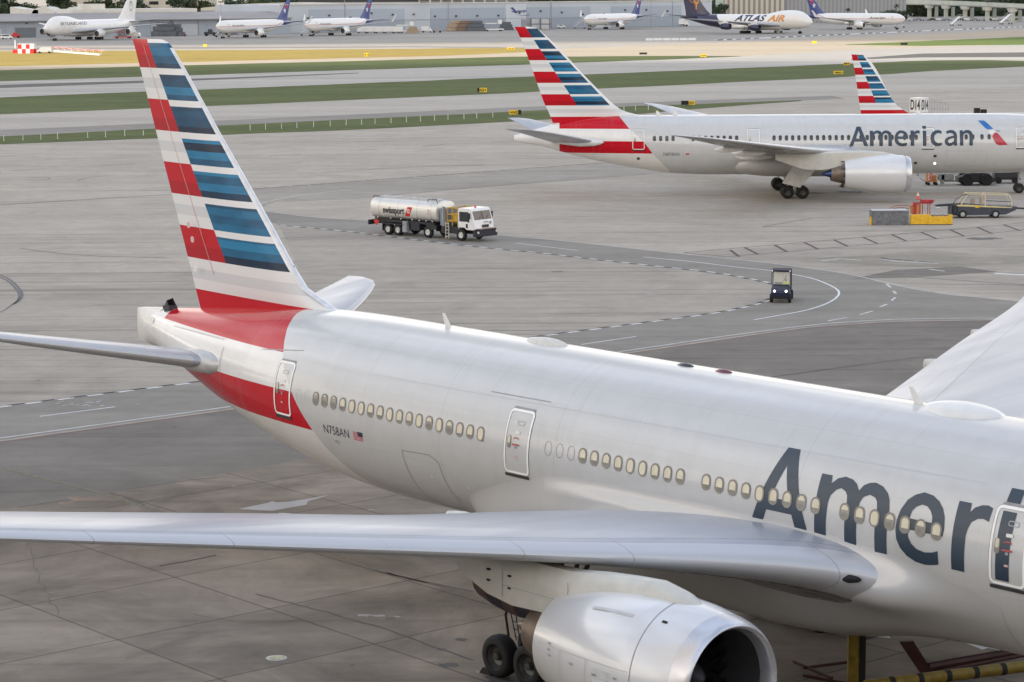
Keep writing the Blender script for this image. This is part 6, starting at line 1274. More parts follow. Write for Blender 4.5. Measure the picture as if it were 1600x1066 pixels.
def tug_under_nose():
    a = g(1511, 290); root = empty('aircraft_tug', (a.x, a.y, 0), 0, 'black low tow tractor parked under the forward belly of the broadside airliner', 'tow tractor')
    mb = MB(); mb.prism([(-.9, .35), (-.9, .85), (-.2, 1.0), (.4, 1.35), (1.4, 1.35), (1.6, .95), (2.9, .8), (3.0, .45), (2.6, .3)], -.2, 1.9); mb.build('body', M('tug_black', (.02, .02, .022), .5), root, 0)
    for x in (0, 1.95):
        for y in (-.25, 1.95):
            tb = MB(); tb.lathe([(-.18, .3), (-.2, .55), (-.12, .64), (.12, .64), (.2, .55), (.18, .3)], (x, y, .62), 'y', 20, caps=(True, True)); tb.build('wheel', BLACK, root, 40)
    mb = MB(); mb.box(-2.6, -.9, .5, .8, .35, .5); mb.box(-2.6, -2.3, .3, 1.0, .1, 1.1); mb.build('tow_bar', M('towbar_grey_green', (.28, .30, .26), .5), root, 0)
    mb = MB(); mb.tube((1.0, 0, 1.35), (1.2, 0, 2.0), .05, .05, 6); mb.tube((-.1, 0, .9), (.1, 0, 1.6), .06, .06, 6); mb.build('post', GREY, root)
    r2 = empty('baggage_cart', (a.x - 3.6, a.y + .8, 0), 0, 'small worn orange and grey cart behind the engine of the broadside airliner', 'ground cart')
    mb = MB(); mb.box(-.5, .6, -.5, .5, .35, .5); mb.box(-.5, -.42, -.5, .5, .5, 1.25); mb.box(.0, .5, -.45, .45, .5, 1.05, 0, .04); mb.build('frame', ORANGE, r2, 0); mb = MB(); mb.box(.7, 2.3, -.5, .5, .5, 1.2, 0, .08); mb.build('grey_case', M('case_grey', (.30, .31, .29), .5), r2, 30)
    for x in (-.35, .45):
        for y in (-.5, .5):
            tb = MB(); tb.lathe([(-.05, .1), (-.05, .17), (.05, .17), (.05, .1)], (x, y, .17), 'y', 12, caps=(True, True)); tb.build('wheel', BLACK, r2, 30)
    c = g(1454.5, 279.5); cn = empty('traffic_cone', (c.x, c.y, 0), 0, 'red-orange traffic cone alone on the ground below the broadside airliner', 'traffic cone')
    mb = MB(); mb.lathe([(0.03, .24), (.9, .05), (.92, .01)], (0, 0, 0), 'z', 16); mb.build('cone', M('cone_red', (.6, .03, .05), .5), cn); mb = MB(); mb.box(-.3, .3, -.3, .3, 0, .04); mb.build('base', M('cone_red', (.6, .03, .05), .5), cn, 0)
    b = g(1572, 287); r3 = empty('ground_power_unit', (b.x, b.y, 0), 0, 'dark ground power trailer behind the nose wheel of the broadside airliner', 'ground power unit')
    mb = MB(); mb.box(-1.2, 1.4, 0, 1.6, .5, 1.7, 0, .06); mb.build('housing', M('gpu_dark', (.03, .032, .035), .5), r3, 30); mb = MB(); mb.box(-1.4, 1.6, .1, 1.5, .38, .52); mb.build('trailer_frame', DARK, r3, 0)
    for x in (-.8, .9):
        tb = MB(); tb.lathe([(-.1, .15), (-.1, .33), (.1, .33), (.1, .15)], (x, -.05, .34), 'y', 14, caps=(True, True)); tb.build('wheel', BLACK, r3, 30)
tug_under_nose()
# gate sign, rails and stacks seen above the broadside airliner's roof
def gate_sign():
    D = 262; a = atY(1422, 156, D); b = atY(1451, 176, D); root = empty('gate_sign', ((a.x + b.x) / 2, D, 0), 0, 'white cube gate sign reading D14 on two faces above the broadside airliner', 'gate sign')
    cx = (a.x + b.x) / 2; h = 1.55; z0 = 6.95
    mb = MB(); w_ = .75; mb.slab([(-1.0, .25), (.05, -.75), (1.0, .1), (-.1, 1.1)], z0, z0 + h); mb.build('sign_box', WHITE, root, 0)
    for k, (p, q) in enumerate((((-1.0, .25), (.05, -.75)), ((.05, -.75), (1.0, .1)))):
        vs, fs = text_decal('D14', .08, .92, z0 + .25, z0 + h - .2, 0, 0, .02); mb = MB(); dx, dy = q[0] - p[0], q[1] - p[1]; L_ = hypot(dx, dy); nx, ny = dy / L_, -dx / L_
        mb.add([(p[0] + dx * v[0] + nx * .03, p[1] + dy * v[0] + ny * .03, v[1]) for v in vs], fs); mb.build('sign_text', BLK, root, 0, norm=False)
    mb = MB(); mb.tube((0, .15, 0), (0, .15, z0), .14, .12, 10); mb.build('post', GREY, root)
    b0 = atY(1467, 178, 262); r2 = empty('passenger_bridge', (b0.x + 2.0, 266, 0), 0, 'boarding bridge whose roof rail and black boxes show above the broadside airliner', 'boarding bridge')
    mb = MB(); mb.box(-4.0, 13.0, -1.4, 1.4, 3.6, 6.55, 0, .1); mb.build('tunnel', LGREY, r2, 30); mb = MB(); mb.box(4, 5, -.5, .5, 0, 3.6); mb.build('support_column', GREY, r2, 0)
    mb = MB()
    for i in range(8): mb.tube((-2.6 + i * .3, -1.2, 6.5), (-2.6 + i * .3, -1.2, 8.2 if i < 5 else 7.7), .025, .025, 4)
    mb.tube((-2.6, -1.2, 8.0), (-.6, -1.2, 7.7), .025, .025, 4); mb.tube((-2.6, -1.2, 7.2), (-.5, -1.2, 7.2), .025, .025, 4); mb.build('roof_railing', GREY, r2)
    for px_ in (1527, 1537.5):
        q = atY(px_, 171, 264.6); x = q.x - b0.x - 2.0; mb = MB(); mb.box(x - .30, x + .30, -1.5, -.9, 6.5, 7.05 if px_ > 1530 else 7.2); mb.build('black_vent_box', BLACK, r2, 0)
    mb = MB(); mb.box(10.5, 13.2, -1.6, 1.5, 6.55, 6.95); mb.build('end_cab', M('bridge_cream', (.6, .58, .48), .5), r2, 0)
gate_sign()
# yellow-and-black ground rig and red beams under the near airliner, drain
def rig():
    root = empty('loader_rig', (10.6, 70.2, 0), 0, 'yellow and black steel loader rig with red beams in the shade under the nearest airliner', 'loader rig')
    DY = M('rig_yellow', (.22, .15, .012), .55, var=.3); DR = M('rig_red_brown', (.055, .014, .010), .6, var=.3); O0 = Vector((10.6, 70.2, 0))  # yellow and red darkened: shade under the belly is put into them
    a = g(1352, 1072, .6) - O0; b = g(1612, 1040, .6) - O0
    n_ = 6
    for i in range(n_):
        p = a.lerp(b, i / n_); q = a.lerp(b, (i + 1) / n_ - .03); mb = MB(); mb.tube(p, q, .17, .17, 12); mb.build('long_tube', DY, root)
        mb = MB(); mb.tube(q, a.lerp(b, (i + 1) / n_), .18, .18, 12); mb.build('black_sleeve', BLACK, root)
    p = atY(1325, 1080, 69.6) - O0; t_ = atY(1330, 992, 69.6) - O0; mb = MB(); mb.box(p.x - .02, p.x + .30, -.8, -.4, 0, 1.6, 0, .03); mb.build('yellow_post', DY, root, 30); mb = MB(); mb.box(p.x + .31, p.x + .48, -.82, -.38, 0, 1.55); mb.build('black_post', BLACK, root, 0)
    mb = MB(); mb.box(p.x - .02, p.x + .22, -.75, -.5, 1.6, 2.35); mb.build('orange_post_head', ORANGE, root, 0); mb = MB(); mb.prism([(p.x + .24, 1.75), (p.x + .24, 2.3), (p.x + 1.35, 2.15), (p.x + 1.2, 1.55), (p.x + .5, 1.35)], -.78, -.7); mb.build('grey_plate', M('rig_grey_plate', (.10, .10, .11), .6), root, 0)
    A = atY(1418, 1003, 70.2) - O0; B = atY(1446, 1050, 70.2) - O0; mb = MB(); mb.add([(A.x - .25, 0, A.z), (A.x + .18, 0, A.z + .02), (B.x + .22, 0, B.z), (B.x - .15, 0, B.z - .05), (A.x - .25, .15, A.z), (A.x + .18, .15, A.z + .02), (B.x + .22, .15, B.z), (B.x - .15, .15, B.z - .05)], [(0, 1, 2, 3), (4, 5, 6, 7), (0, 1, 5, 4), (1, 2, 6, 5), (2, 3, 7, 6), (3, 0, 4, 7)]); mb.build('red_arm', DR, root, 0)
    C = atY(1450, 1042, 70.3) - O0; D_ = atY(1600, 1016, 71.6) - O0; mb = MB(); mb.tube(C, D_, .13, .13, 8); mb.tube(C + Vector((0, 0, -.2)), D_ + Vector((.2, 0, -.1)), .08, .08, 8); mb.build('red_beam', DR, root)
    for x0, y0, x1, y1 in ((1255, 1050, 1330, 1040), (1255, 1062, 1325, 1075), (1240, 1040, 1300, 1066)):
        mb = MB(); q0 = g(x0, y0) - O0; q1 = g(x1, y1) - O0; q0.z = q1.z = .12; mb.tube(q0, q1, .05, .05, 6); mb.build('floor_strut', DR, root)
    mb = MB(); ribbon(mb, px([(1470, 996), (1500, 1003), (1565, 1017)]), .10, .016); o = mb.build('stand_marking', WL2, smooth=0); o['kind'] = 'structure'
    sheet('stand_marking', px([(1505, 1004), (1530, 1005), (1545, 1013), (1535, 1016)]), .015, WL2); sheet('stand_marking', px([(1370, 993), (1390, 994), (1391, 998), (1372, 996)]), .015, WL2)
rig()
def terminal():  # unseen building, added to block low light around the stand
    root = empty('terminal_building', (30, 0, 0), 0, 'pale terminal building under and behind the viewpoint, facing the nearest airliner', 'terminal building')
    TW = M('terminal_concrete', (.58, .56, .52), .8, var=.08, scale=.2); mb = MB(); mb.box(-190, 150, -45, 22, 0, 11.5); mb.build('wall', TW, root, 0)
    mb = MB(); mb.box(-190, 150, -60, -6, 11.5, 27); mb.build('upper_storeys', TW, root, 0)
    for z in (4.2, 8.0):
        mb = MB(); mb.box(-188, 148, 22.01, 22.1, z, z + 2.4); mb.build('window_band', GLASS, root, 0)
    for z in (13.5, 17.5, 21.5):
        mb = MB(); mb.box(-188, 148, -5.99, -5.9, z, z + 2.4); mb.build('window_band', GLASS, root, 0)
    mb = MB(); mb.slab([(14, 20), (70, 67.3), (112, 30), (40, -4)], 0, 17); mb.build('gate_pier', TW, root, 0)  # unseen pier, added to darken the ground under the belly
    d_ = Vector((56, 47.3, 0)).normalized(); n_ = Vector((-d_.y, d_.x, 0))
    for z in (5.0, 10.5):
        a_ = Vector((14, 20, 0)) + d_ * 1.5 + n_ * .06; b_ = Vector((70, 67.3, 0)) - d_ * 1.5 + n_ * .06; mb = MB(); mb.add([(a_.x, a_.y, z), (b_.x, b_.y, z), (b_.x, b_.y, z + 4), (a_.x, a_.y, z + 4)], [(0, 1, 2, 3)]); mb.build('window_band', GLASS, root, 0)
    # the viewpoint stands on a small open roof ledge, so this part keeps clear of it
terminal()
q = g(432, 1028.5); dr = empty('drain_cover', (q.x, q.y, 0), 0, 'round pale yellow drain cover set in the near concrete', 'drain cover')
mb = MB(); mb.lathe([(.012, .27), (.025, .24), (.025, .01)], (0, 0, 0), 'z', 24); mb.build('lid', M('drain_pale_yellow', (.44, .42, .27), .7, var=.4, scale=9), dr); mb = MB(); mb.lathe([(.010, .33), (.018, .30), (.012, .27)], (0, 0, 0), 'z', 24); mb.build('rim', LGREY, dr)
# ================================================================== far buildings
HB = M('hangar_blue_grey_cladding', (.36, .41, .47), .6, var=.06, scale=.05); HP = M('hangar_pale_cladding', (.47, .51, .55), .6, var=.05, scale=.05); HR = M('long_roof_brown_grey', (.30, .28, .27), .8, var=.12, scale=.06)
HW = M('pale_roof_edge', (.62, .60, .54), .7, var=.08, scale=.1); CREAM = M('cream_roof_sheet', (.56, .52, .42), .7, var=.06, scale=.05); DOOR = M('dock_door_dark', (.16, .18, .20), .6)
def frame_between(a, b):
    d = b - a; L_ = d.length; return a, atan2(d.y, d.x), L_
def ztop(x, y, Y): return atY(x, y, Y).z
# low cargo warehouse, left
def low_warehouse():
    a = g(-160, 61.5); b = g(455, 53); o_, rz, L_ = frame_between(a, b)
    root = empty('cargo_warehouse', tuple(o_), rz, 'long low blue-grey cargo warehouse with brown-grey lean-to roof behind the left jumbo', 'warehouse')
    H = 7.3; mb = MB(); mb.box(0, L_, 0, 60, 0, H); mb.build('wall', HB, root, 0)
    mb = MB(); mb.add([(-2, -3, H + .1), (L_, -3, H + .1), (L_, 30, H + 2.9), (-2, 30, H + 2.9), (-2, -3, H - .25), (L_, -3, H - .25), (L_, 30, H + 2.5), (-2, 30, H + 2.5)], [(0, 1, 2, 3), (4, 5, 6, 7), (0, 1, 5, 4), (1, 2, 6, 5), (2, 3, 7, 6), (3, 0, 4, 7)]); mb.build('roof', HR, root, 0)
    mb = MB(); mb.box(L_ * .47, L_ * .80, 31, 62, H, H + 4.6); mb.build('parapet', HW, root, 0)
    rnd = random.Random(8); k = 0; x = 6
    while x < L_ - 12:
        w_ = rnd.choice((6, 7.5, 9)); h = rnd.choice((4.2, 5.2)); mb = MB(); mb.box(x, x + w_, -.12, .1, 0, h); d_ = mb.build('dock_door', HP if k % 3 else DOOR, root, 0)
        mb = MB(); mb.box(x - .25, x, -.2, .1, 0, h + .3); mb.box(x + w_, x + w_ + .25, -.2, .1, 0, h + .3); mb.box(x - .25, x + w_ + .25, -.2, .1, h, h + .3); mb.build('frame', GREY, d_, 0)
        x += w_ + rnd.uniform(4, 12); k += 1
    for x in range(12, int(L_), 22):
        mb = MB(); mb.box(x, x + .8, -.35, 0, 5.9, 6.5); mb.build('wall_lamp', DARK, root, 0); mb = MB(); mb.box(x - 9.1, x - 8.9, -.1, 0, .2, H); mb.build('downpipe', GREY, root, 0)
    for x in lin(0, L_ - 1, 9)[1:-1]:
        mb = MB(); mb.box(x, x + .12, -.06, 0, 0, H - .3); mb.build('panel_joint', GREY, root, 0)
    mb = MB(); mb.box(L_ * .50, L_ * .56, 34, 42, H + 4.6, H + 7.0); mb.build('rooftop_plant', HW, root, 0)
low_warehouse()
def curved_roof_hall():
    a = g(250, 51); b = g(450, 50.5); rz = atan2(b.y - a.y, b.x - a.x); d = (b - a).normalized(); n_ = Vector((-d.y, d.x, 0)); a = a + n_ * 62
    root = empty('curved_roof_hall', tuple(a), rz, 'cream low-arched roof hall rising behind the long low warehouse', 'hall'); L_ = (b - a).length
    R = []; 
    for u in lin(0, 1, 16): R.append((u * L_, 10.2 + 3.4 * sin(pi * min(1, u * .9 + .1)) ** 1))
    mb = MB(); mb.prism([(0, 0), (L_, 0)] + R[::-1], 0, 50); mb.build('arched_roof', CREAM, root, 0)
    mb = MB(); mb.box(0, L_, -.4, -.05, 9.2, 9.9); mb.build('eave', GREY, root, 0)
curved_roof_hall()
def white_sheds():
    for x0, x1, yb, lab, pk in ((16, 60, 16, 'white gabled canopy shed behind the long warehouse roof, far left', 1), (50, 84, 15, 'white barrel-roofed shed right of the gabled canopy', 0), (100, 128, 15.5, 'small white arched shed left of the cream hall', 0)):
        D = 1230; a = atY(x0, 22, D); b = atY(x1, 22, D); z = ztop(x0, yb, D); zt = ztop(x0, 11, D); root = empty('shed', ((a.x + b.x) / 2, D, 0), 0, lab, 'shed'); w_ = (b.x - a.x) / 2
        pts = [(-w_, 0), (w_, 0), (w_, z), (0, z + .4), (-w_, zt)] if pk else [(-w_, 0), (w_, 0)] + [(w_ * cos(t_), z - 2 + (zt - z + 2) * sin(t_)) for t_ in lin(0, pi, 10)]
        mb = MB(); mb.prism(pts, 0, 25); mb.build('canopy', HW, root, 0); mb = MB(); mb.box(-w_ * .9, w_ * .9, -.3, -.02, 0, 4); mb.build('front_opening', DOOR, root, 0)
white_sheds()
# tall pale hangar, centre
def big_hangar():
    a = g(438, 52); b = g(1112, 40.5); o_, rz, L_ = frame_between(a, b); root = empty('aircraft_hangar', tuple(o_), rz, 'very long pale grey-blue hangar with darker bays and a blue winged name on its wall', 'hangar'); H = 13.1
    mb = MB(); mb.box(0, L_, 0, 70, 0, H); mb.build('wall', HP, root, 0)
    U = lambda px_: (lambda v: v * L_)((px_ - 438) / (1112 - 438)) # bays are spaced along the wall
    def upx(x):   # exact position along the wall of a photo column
        d = ray(x, 50); den = d.x * (b.y - a.y) - d.y * (b.x - a.x); t_ = (a.x * (b.y - a.y) - a.y * (b.x - a.x)) / den
        p = Vector((d.x * t_, d.y * t_, 0)); return (p - Vector((a.x, a.y, 0))).length
    for x0, x1 in ((483, 632), (673, 788), (823, 922), (955, 1064)):
        mb = MB(); mb.box(upx(x0), upx(x1), -.25, 0, 5.3, 10.8); mb.build('bay_panel', HB, root, 0); mb = MB(); mb.box(upx(x0), upx(x1), -.30, 0, .1, 5.25); mb.build('bay_door', M('bay_door_tone', (.30, .345, .40), .6), root, 0)
    mb = MB(); mb.box(0, L_, -.35, .0, 5.3, 5.5); mb.build('girt', GREY, root, 0)
    mb = MB(); mb.box(0, L_, -.4, .4, H, H + .5); mb.build('parapet', HW, root, 0)
    for x in (539, 700, 860, 1050):
        mb = MB(); mb.box(upx(x), upx(x) + .15, -.5, -.3, 0, H); mb.build('downpipe', GREY, root, 0)
    rnd = random.Random(4)
    for x in range(480, 1060, 33):
        mb = MB(); u = upx(x); z = rnd.choice((6.5, 7.6, 8.4)); mb.box(u, u + .9, -.7, -.3, z, z + .8); mb.build('wall_lamp', DARK, root, 0)
    vs, fs = text_decal('AmeriJet', upx(807), upx(822), 7.9, 9.7, 0, .25, .02); mb = MB(); mb.add([(v[0], -.45, v[1]) for v in vs], fs); mb.build('wall_name', BLU, root, 0, norm=False)
    u0 = upx(797); k = upx(807) - u0; mb = MB(); mb.add([(u0, -.45, 10.6), (u0 + k * .35, -.45, 10.9), (u0 + k * 1.2, -.45, 8.2), (u0 + k * .8, -.45, 8.0), (u0 + k * .05, -.45, 8.8), (u0 + k * .5, -.45, 8.9)], [(0, 1, 2, 3), (4, 5, 2, 3)]); 
    pts = [(u0 + k * .7 + q * k * 2.3, 7.5 - .9 * sin(pi * q * .8)) for q in lin(0, 1, 8)]; pts2 = [(x, z + .25 * (i / 8 + .2)) for i, (x, z) in enumerate(pts)][::-1]
    mb.add([(x, -.45, z) for x, z in pts + pts2], [tuple(range(len(pts) * 2))]); mb.build('wall_emblem', BLU, root, 0, norm=False)
    mb = MB(); mb.box(upx(790), upx(822) * 1.0, -.28, 0, 0, 12.4); mb.build('name_panel', M('name_panel_pale', (.54, .58, .62), .6), root, 0)
big_hangar()
def concrete_blocks():
    # multi-storey buildings and parking decks behind the hangars
    for (x0, x1, yt, D, cells, lab, cc) in ((100, 330, -2, 1500, (9, 2), 'beige office building partly hidden by trees, top left', (.50, .46, .38)), (430, 655, -6, 1480, (26, 3), 'grey multi-level parking structure with dark open decks behind the hangar', (.36, .36, .35)), (655, 860, -8, 1440, (12, 1), 'concrete frame building with large dark windows behind the hangar', (.48, .46, .42))):
        a = atY(x0, 20, D); b = atY(x1, 20, D); w_ = b.x - a.x; zt = ztop(x0, yt, D) + 4; root = empty('office_building', (a.x, D, 0), 0, lab, 'building')
        mb = MB(); mb.box(0, w_, .6, 30, 0, zt); mb.build('wall', M('far_wall_' + str(x0), cc, .8, var=.08, scale=.1), root, 0)
        nx, nz = cells
        if nx > 20:
            for k in range(4):
                mb = MB(); mb.box(0, w_, -.0, .58, zt - 2.5 - k * 3.4, zt - 1.2 - k * 3.4); mb.build('deck_edge', M('deck_edge', (.42, .42, .40), .8), root, 0)
                mb = MB(); mb.box(.5, w_ - .5, .5, .59, zt - 4.6 - k * 3.4, zt - 2.52 - k * 3.4); mb.build('deck_opening', DARK, root, 0)
        else:
            for i in range(nx):
                for k in range(3):
                    x = w_ * (i + .5) / nx; z = zt - 3 - 4.0 * k - (2 if nz == 1 else 0); mb = MB(); hw = w_ / nx * (.40 if nz == 1 else .28); mb.box(x - hw, x + hw, .45, .59, z - (2.6 if nz == 1 else 1.0), z + 1.0); mb.build('window', GLASS, root, 0)
concrete_blocks()
def corrugated_hall():
    D = 1370; a = atY(1108, 36, D); b = atY(1416, 33, D); w_ = b.x - a.x; c = atY(1226, 36, D).x - a.x; root = empty('corrugated_hall', (a.x, D, 0), 0, 'tall vertically ribbed metal hall behind the gold-lettered jumbo', 'hall')
    t_ = NT('ribbed_wall_tan'); x_ = t_.sep(t_.coord('Object'))[0]  # flat wall: light and shade of the ribs put into colour stripes
    s_ = t_.math('SINE', t_.mul(x_, 2 * pi / 2.9)); t_.fin(t_.mix(t_.mr(s_, -.4, .2, 0, 1), (.24, .22, .19), (.52, .48, .40)), .6)
    u_ = NT('ribbed_wall_grey'); x_ = u_.sep(u_.coord('Object'))[0]; s_ = u_.math('SINE', u_.mul(x_, 2 * pi / 2.2)); u_.fin(u_.mix(u_.mr(s_, -.4, .4, 0, 1), (.24, .245, .25), (.31, .315, .32)), .6)
    mb = MB(); mb.box(8, c, 0, 50, 0, 24); mb.build('wall', t_.m, root, 0); mb = MB(); mb.box(c + .01, w_, 1, 50, 0, 23); mb.build('wall', u_.m, root, 0)
    mb = MB(); mb.box(3.5, 8, -.5, 8, 0, 24); mb.build('corner_post', M('pale_green_post', (.42, .48, .42), .6), root, 0)
    mb = MB(); mb.box(-6, 3.4, -.2, 6, 0, 24); mb.build('side_opening', M('dark_green_opening', (.035, .055, .045), .8), root, 0)
corrugated_hall()
def overpass():
    P0 = (1412, 1.2, 1470); root = None
    pts = [(1405, 6.0, 1560), (1450, 6.5, 1500), (1500, 8.0, 1440), (1560, 10.5, 1380), (1620, 13.5, 1320), (1700, 18, 1250)]
    base = atY(1500, 31, 1440); root = empty('highway_overpass', (base.x, base.y, 0), 0, 'elevated highway on pale concrete columns at the top right', 'overpass'); B = Vector((base.x, base.y, 0))
    DK = M('overpass_concrete', (.50, .52, .45), .8, var=.1, scale=.1); tp = [(1405, -1, 1560), (1450, 0, 1500), (1500, 1.8, 1440), (1560, 4.5, 1380), (1620, 7.2, 1320), (1700, 11, 1250)]
    R = []
    for (x, y, D), (_, y2, _) in zip(pts, tp):
        p = atY(x, y, D) - B; t_ = atY(x, y2, D) - B; R.append([(p.x, p.y, p.z), (p.x, p.y, t_.z), (p.x + .6, p.y + .5, t_.z), (p.x + .6, p.y + .5, t_.z - 1.0), (p.x + 4, p.y + 14, t_.z - 1.0), (p.x + 4, p.y + 14, p.z)])
    mb = MB(); mb.loft(R); mb.build('deck', DK, root, 0)
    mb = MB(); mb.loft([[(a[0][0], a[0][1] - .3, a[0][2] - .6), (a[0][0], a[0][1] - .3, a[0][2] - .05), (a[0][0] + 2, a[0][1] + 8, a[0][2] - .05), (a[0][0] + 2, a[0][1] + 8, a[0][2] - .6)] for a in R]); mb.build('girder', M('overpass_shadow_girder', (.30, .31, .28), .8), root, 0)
    for x, D in ((1454, 1495), (1480, 1462), (1510, 1428), (1545, 1392), (1585, 1352)):
        p = atY(x, 20, D) - B; zt = interp([(q[0], ) + (atY(q[0], q[1], q[2]).z,) for q in pts], x)[0]
        mb = MB(); mb.slab([(p.x - 1.1, p.y + 3), (p.x + 1.1, p.y + 3), (p.x + 1.1, p.y + 5), (p.x - 1.1, p.y + 5)], 0, zt - 2.2); mb.build('column', DK, root, 0)
        mb = MB(); mb.prism([(p.x - 1.6, zt - 2.5), (p.x + 1.6, zt - 2.5), (p.x + 2.4, zt - .62), (p.x - 2.4, zt - .62)], p.y + 1, p.y + 9); mb.build('pier_cap', HW, root, 0)
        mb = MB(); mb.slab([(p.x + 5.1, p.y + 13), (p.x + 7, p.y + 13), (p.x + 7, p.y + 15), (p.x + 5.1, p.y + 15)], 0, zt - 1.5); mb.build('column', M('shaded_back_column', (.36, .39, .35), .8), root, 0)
    car = atY(1548, 3.0, 1390); r = empty('car', (car.x, car.y + 6, car.z - .2), 0, 'dark car driving on the elevated highway at the top right', 'car'); mb = MB(); mb.prism([(-2.2, .3), (2.2, .3), (2.2, .8), (1.2, .9), (.8, 1.45), (-1.0, 1.45), (-1.5, .9), (-2.2, .85)], -.9, .9); mb.build('body', DARK, r, 0)
    for x in (-1.4, 1.4):
        mb = MB(); mb.lathe([(-.95, .05), (-.95, .32), (.95, .32), (.95, .05)], (x, 0, .32), 'y', 10); mb.build('wheel', BLACK, r, 0)
overpass()
# ------------------------------------------------------------------ trees
def leaf_mat(name, c1, c2):
    t = NT(name); n = t.noise(t.coord('Object'), .8, 3, .6); q = t.n('ShaderNodeObjectInfo').outputs['Random']
    return t.fin(t.mix(t.add(t.mul(n, .7), t.mul(q, .3)), c1, c2), .8, spec=.2)
LF = leaf_mat('dark_tree_leaves', (.036, .058, .036), (.085, .11, .062)); LF2 = leaf_mat('lighter_tree_leaves', (.035, .055, .022), (.085, .105, .045)); BARK = M('bark', (.12, .10, .08), .9, var=.3)  # first leaf tones lightened: distance haze is put into the colour
def tree_proto(seed, h, w_, kind, base=.38):
    rnd = random.Random(seed); root = empty('tree', (0, 0, -500))
    mb = MB()
    if kind == 'palm':
        mb.tube((0, 0, 0), (.3, 0, h * .85), .22, .15, 8); tr = mb.build('trunk', BARK, root); mb = MB()
        for i in range(22):
            a = rnd.uniform(0, 2 * pi); el = rnd.uniform(-.3, 1.1); L_ = w_ * .5 * rnd.uniform(.8, 1.1); pr = Vector((.3, 0, h * .85)); d = Vector((cos(a) * cos(el), sin(a) * cos(el), sin(el))); sd = Vector((-sin(a), cos(a), 0))
            for k in range(5):
                nx = pr + d * L_ / 5; d.z -= .28; d.normalize(); wd = .5 * (1 - k / 5.5); mb.add([pr - sd * wd, pr + sd * wd, nx + sd * wd * .8, nx - sd * wd * .8], [(0, 1, 2, 3)]); pr = nx
        mb.build('crown', LF, root, 0, norm=False); return root
    mb.tube((0, 0, 0), (0, 0, h * .4), .28, .2, 8)
    clumps = []
    for i in range(16):
        a = rnd.uniform(0, 2 * pi); r = rnd.uniform(.1, .42) * w_; z = h * rnd.uniform(base, .9); r *= 1.1 - .5 * abs(z / h - .6); c = Vector((r * cos(a), r * sin(a), z)); clumps.append((c, rnd.uniform(.12, .22) * w_))
        if i % 3 == 0: mb.tube((0, 0, h * .35), tuple(c), .1, .04, 5)
    mb.build('trunk', BARK, root); mb = MB()
    for c, r in clumps:
        for k in range(85):
            d = Vector((rnd.gauss(0, 1), rnd.gauss(0, 1), rnd.gauss(0, .8))).normalized() * r * rnd.uniform(.5, 1.1); p = c + d; u = Vector((rnd.gauss(0, 1), rnd.gauss(0, 1), rnd.gauss(0, 1))).normalized(); v = u.orthogonal().normalized(); s = rnd.uniform(.22, .5)
            mb.add([p - u * s, p + v * s * .6, p + u * s, p - v * s * .6], [(0, 1, 2, 3)])
    mb.build('crown', LF if kind == 'dark' else LF2, root, 0, norm=False); return root
protos = [tree_proto(1, 9, 9, 'dark'), tree_proto(2, 8, 10, 'light'), tree_proto(3, 10, 8, 'dark'), tree_proto(4, 9, 4, 'palm'), tree_proto(5, 6, 12, 'dark', .12)]
used = set()
def plant(k, X, Y, sc, label, group):
    src = protos[k]
    if k in used: o = copy_tree(src, None, PCH)
    else: o = src; used.add(k)
    o.location = (X, Y, 0); o.scale = (sc * RT.uniform(.9, 1.2), sc * RT.uniform(.9, 1.2), sc * RT.uniform(.85, 1.2)); o.rotation_euler = (0, 0, RT.uniform(0, 6)); tag(o, label, 'palm tree' if k == 3 else 'tree', group)
RT = random.Random(11); PCH = CH()
for i, x in enumerate(lin(-10, 225, 24)): plant(RT.choice((0, 1, 2)), (x - 800) / FPX * 1300, 1300 + RT.uniform(-20, 25), RT.uniform(1.3, 1.85), 'dark green tree in the row along the top left above the long low warehouse', 'trees above the left warehouse')
for i, x in enumerate(lin(290, 445, 10)): plant(RT.choice((0, 1)), (x - 800) / FPX * 1300, 1300 + RT.uniform(-20, 20), RT.uniform(1.5, 1.8), 'dark green tree behind the cream arched hall roof', 'trees behind the cream hall')
for i, x in enumerate(lin(850, 1075, 15)): plant(RT.choice((0, 1, 2)), (x - 800) / FPX * 1420, 1420 + RT.uniform(-20, 20), RT.uniform(1.75, 2.0), 'dark green treetop showing over the hangar roof edge', 'treetops over the hangar')
for i, x in enumerate(lin(1318, 1412, 8)): plant(RT.choice((0, 2)), (x - 800) / FPX * 1300, 1300 + RT.uniform(-10, 10), RT.uniform(.5, .85), 'dark tree in front of the grey ribbed wall', 'trees before the ribbed wall')
for i, x in enumerate((1322, 1398)): plant(3, (x - 800) / FPX * 1285, 1285, 1.1, 'palm in front of the grey ribbed wall' + (', the left one of two' if i == 0 else ', near the overpass end'), 'palms before the ribbed wall')
for i, x in enumerate(lin(1414, 1650, 46)): plant(RT.choice((4, 4, 1)) if i % 3 else 4, (x - 800) / FPX * 1640, 1640 + RT.uniform(-60, 60), RT.uniform(1.5, 2.2), 'dark tree standing in the shade behind the overpass columns', 'trees behind the overpass')
for i, x in enumerate((1116, 1124)): plant(0, (x - 800) / FPX * 1345, 1345, RT.uniform(.9, 1.3), 'dark tree in the opening left of the ribbed hall', 'trees by the ribbed hall')
for i, x in enumerate(lin(-300, 1900, 34)): plant(RT.choice((0, 1, 2)), (x - 800) / FPX * 2100, 2100 + RT.uniform(-80, 80), RT.uniform(2.2, 2.9), 'distant tree on the skyline behind the buildings', 'distant skyline trees')
for k in range(4):
    if k not in used:
        pass
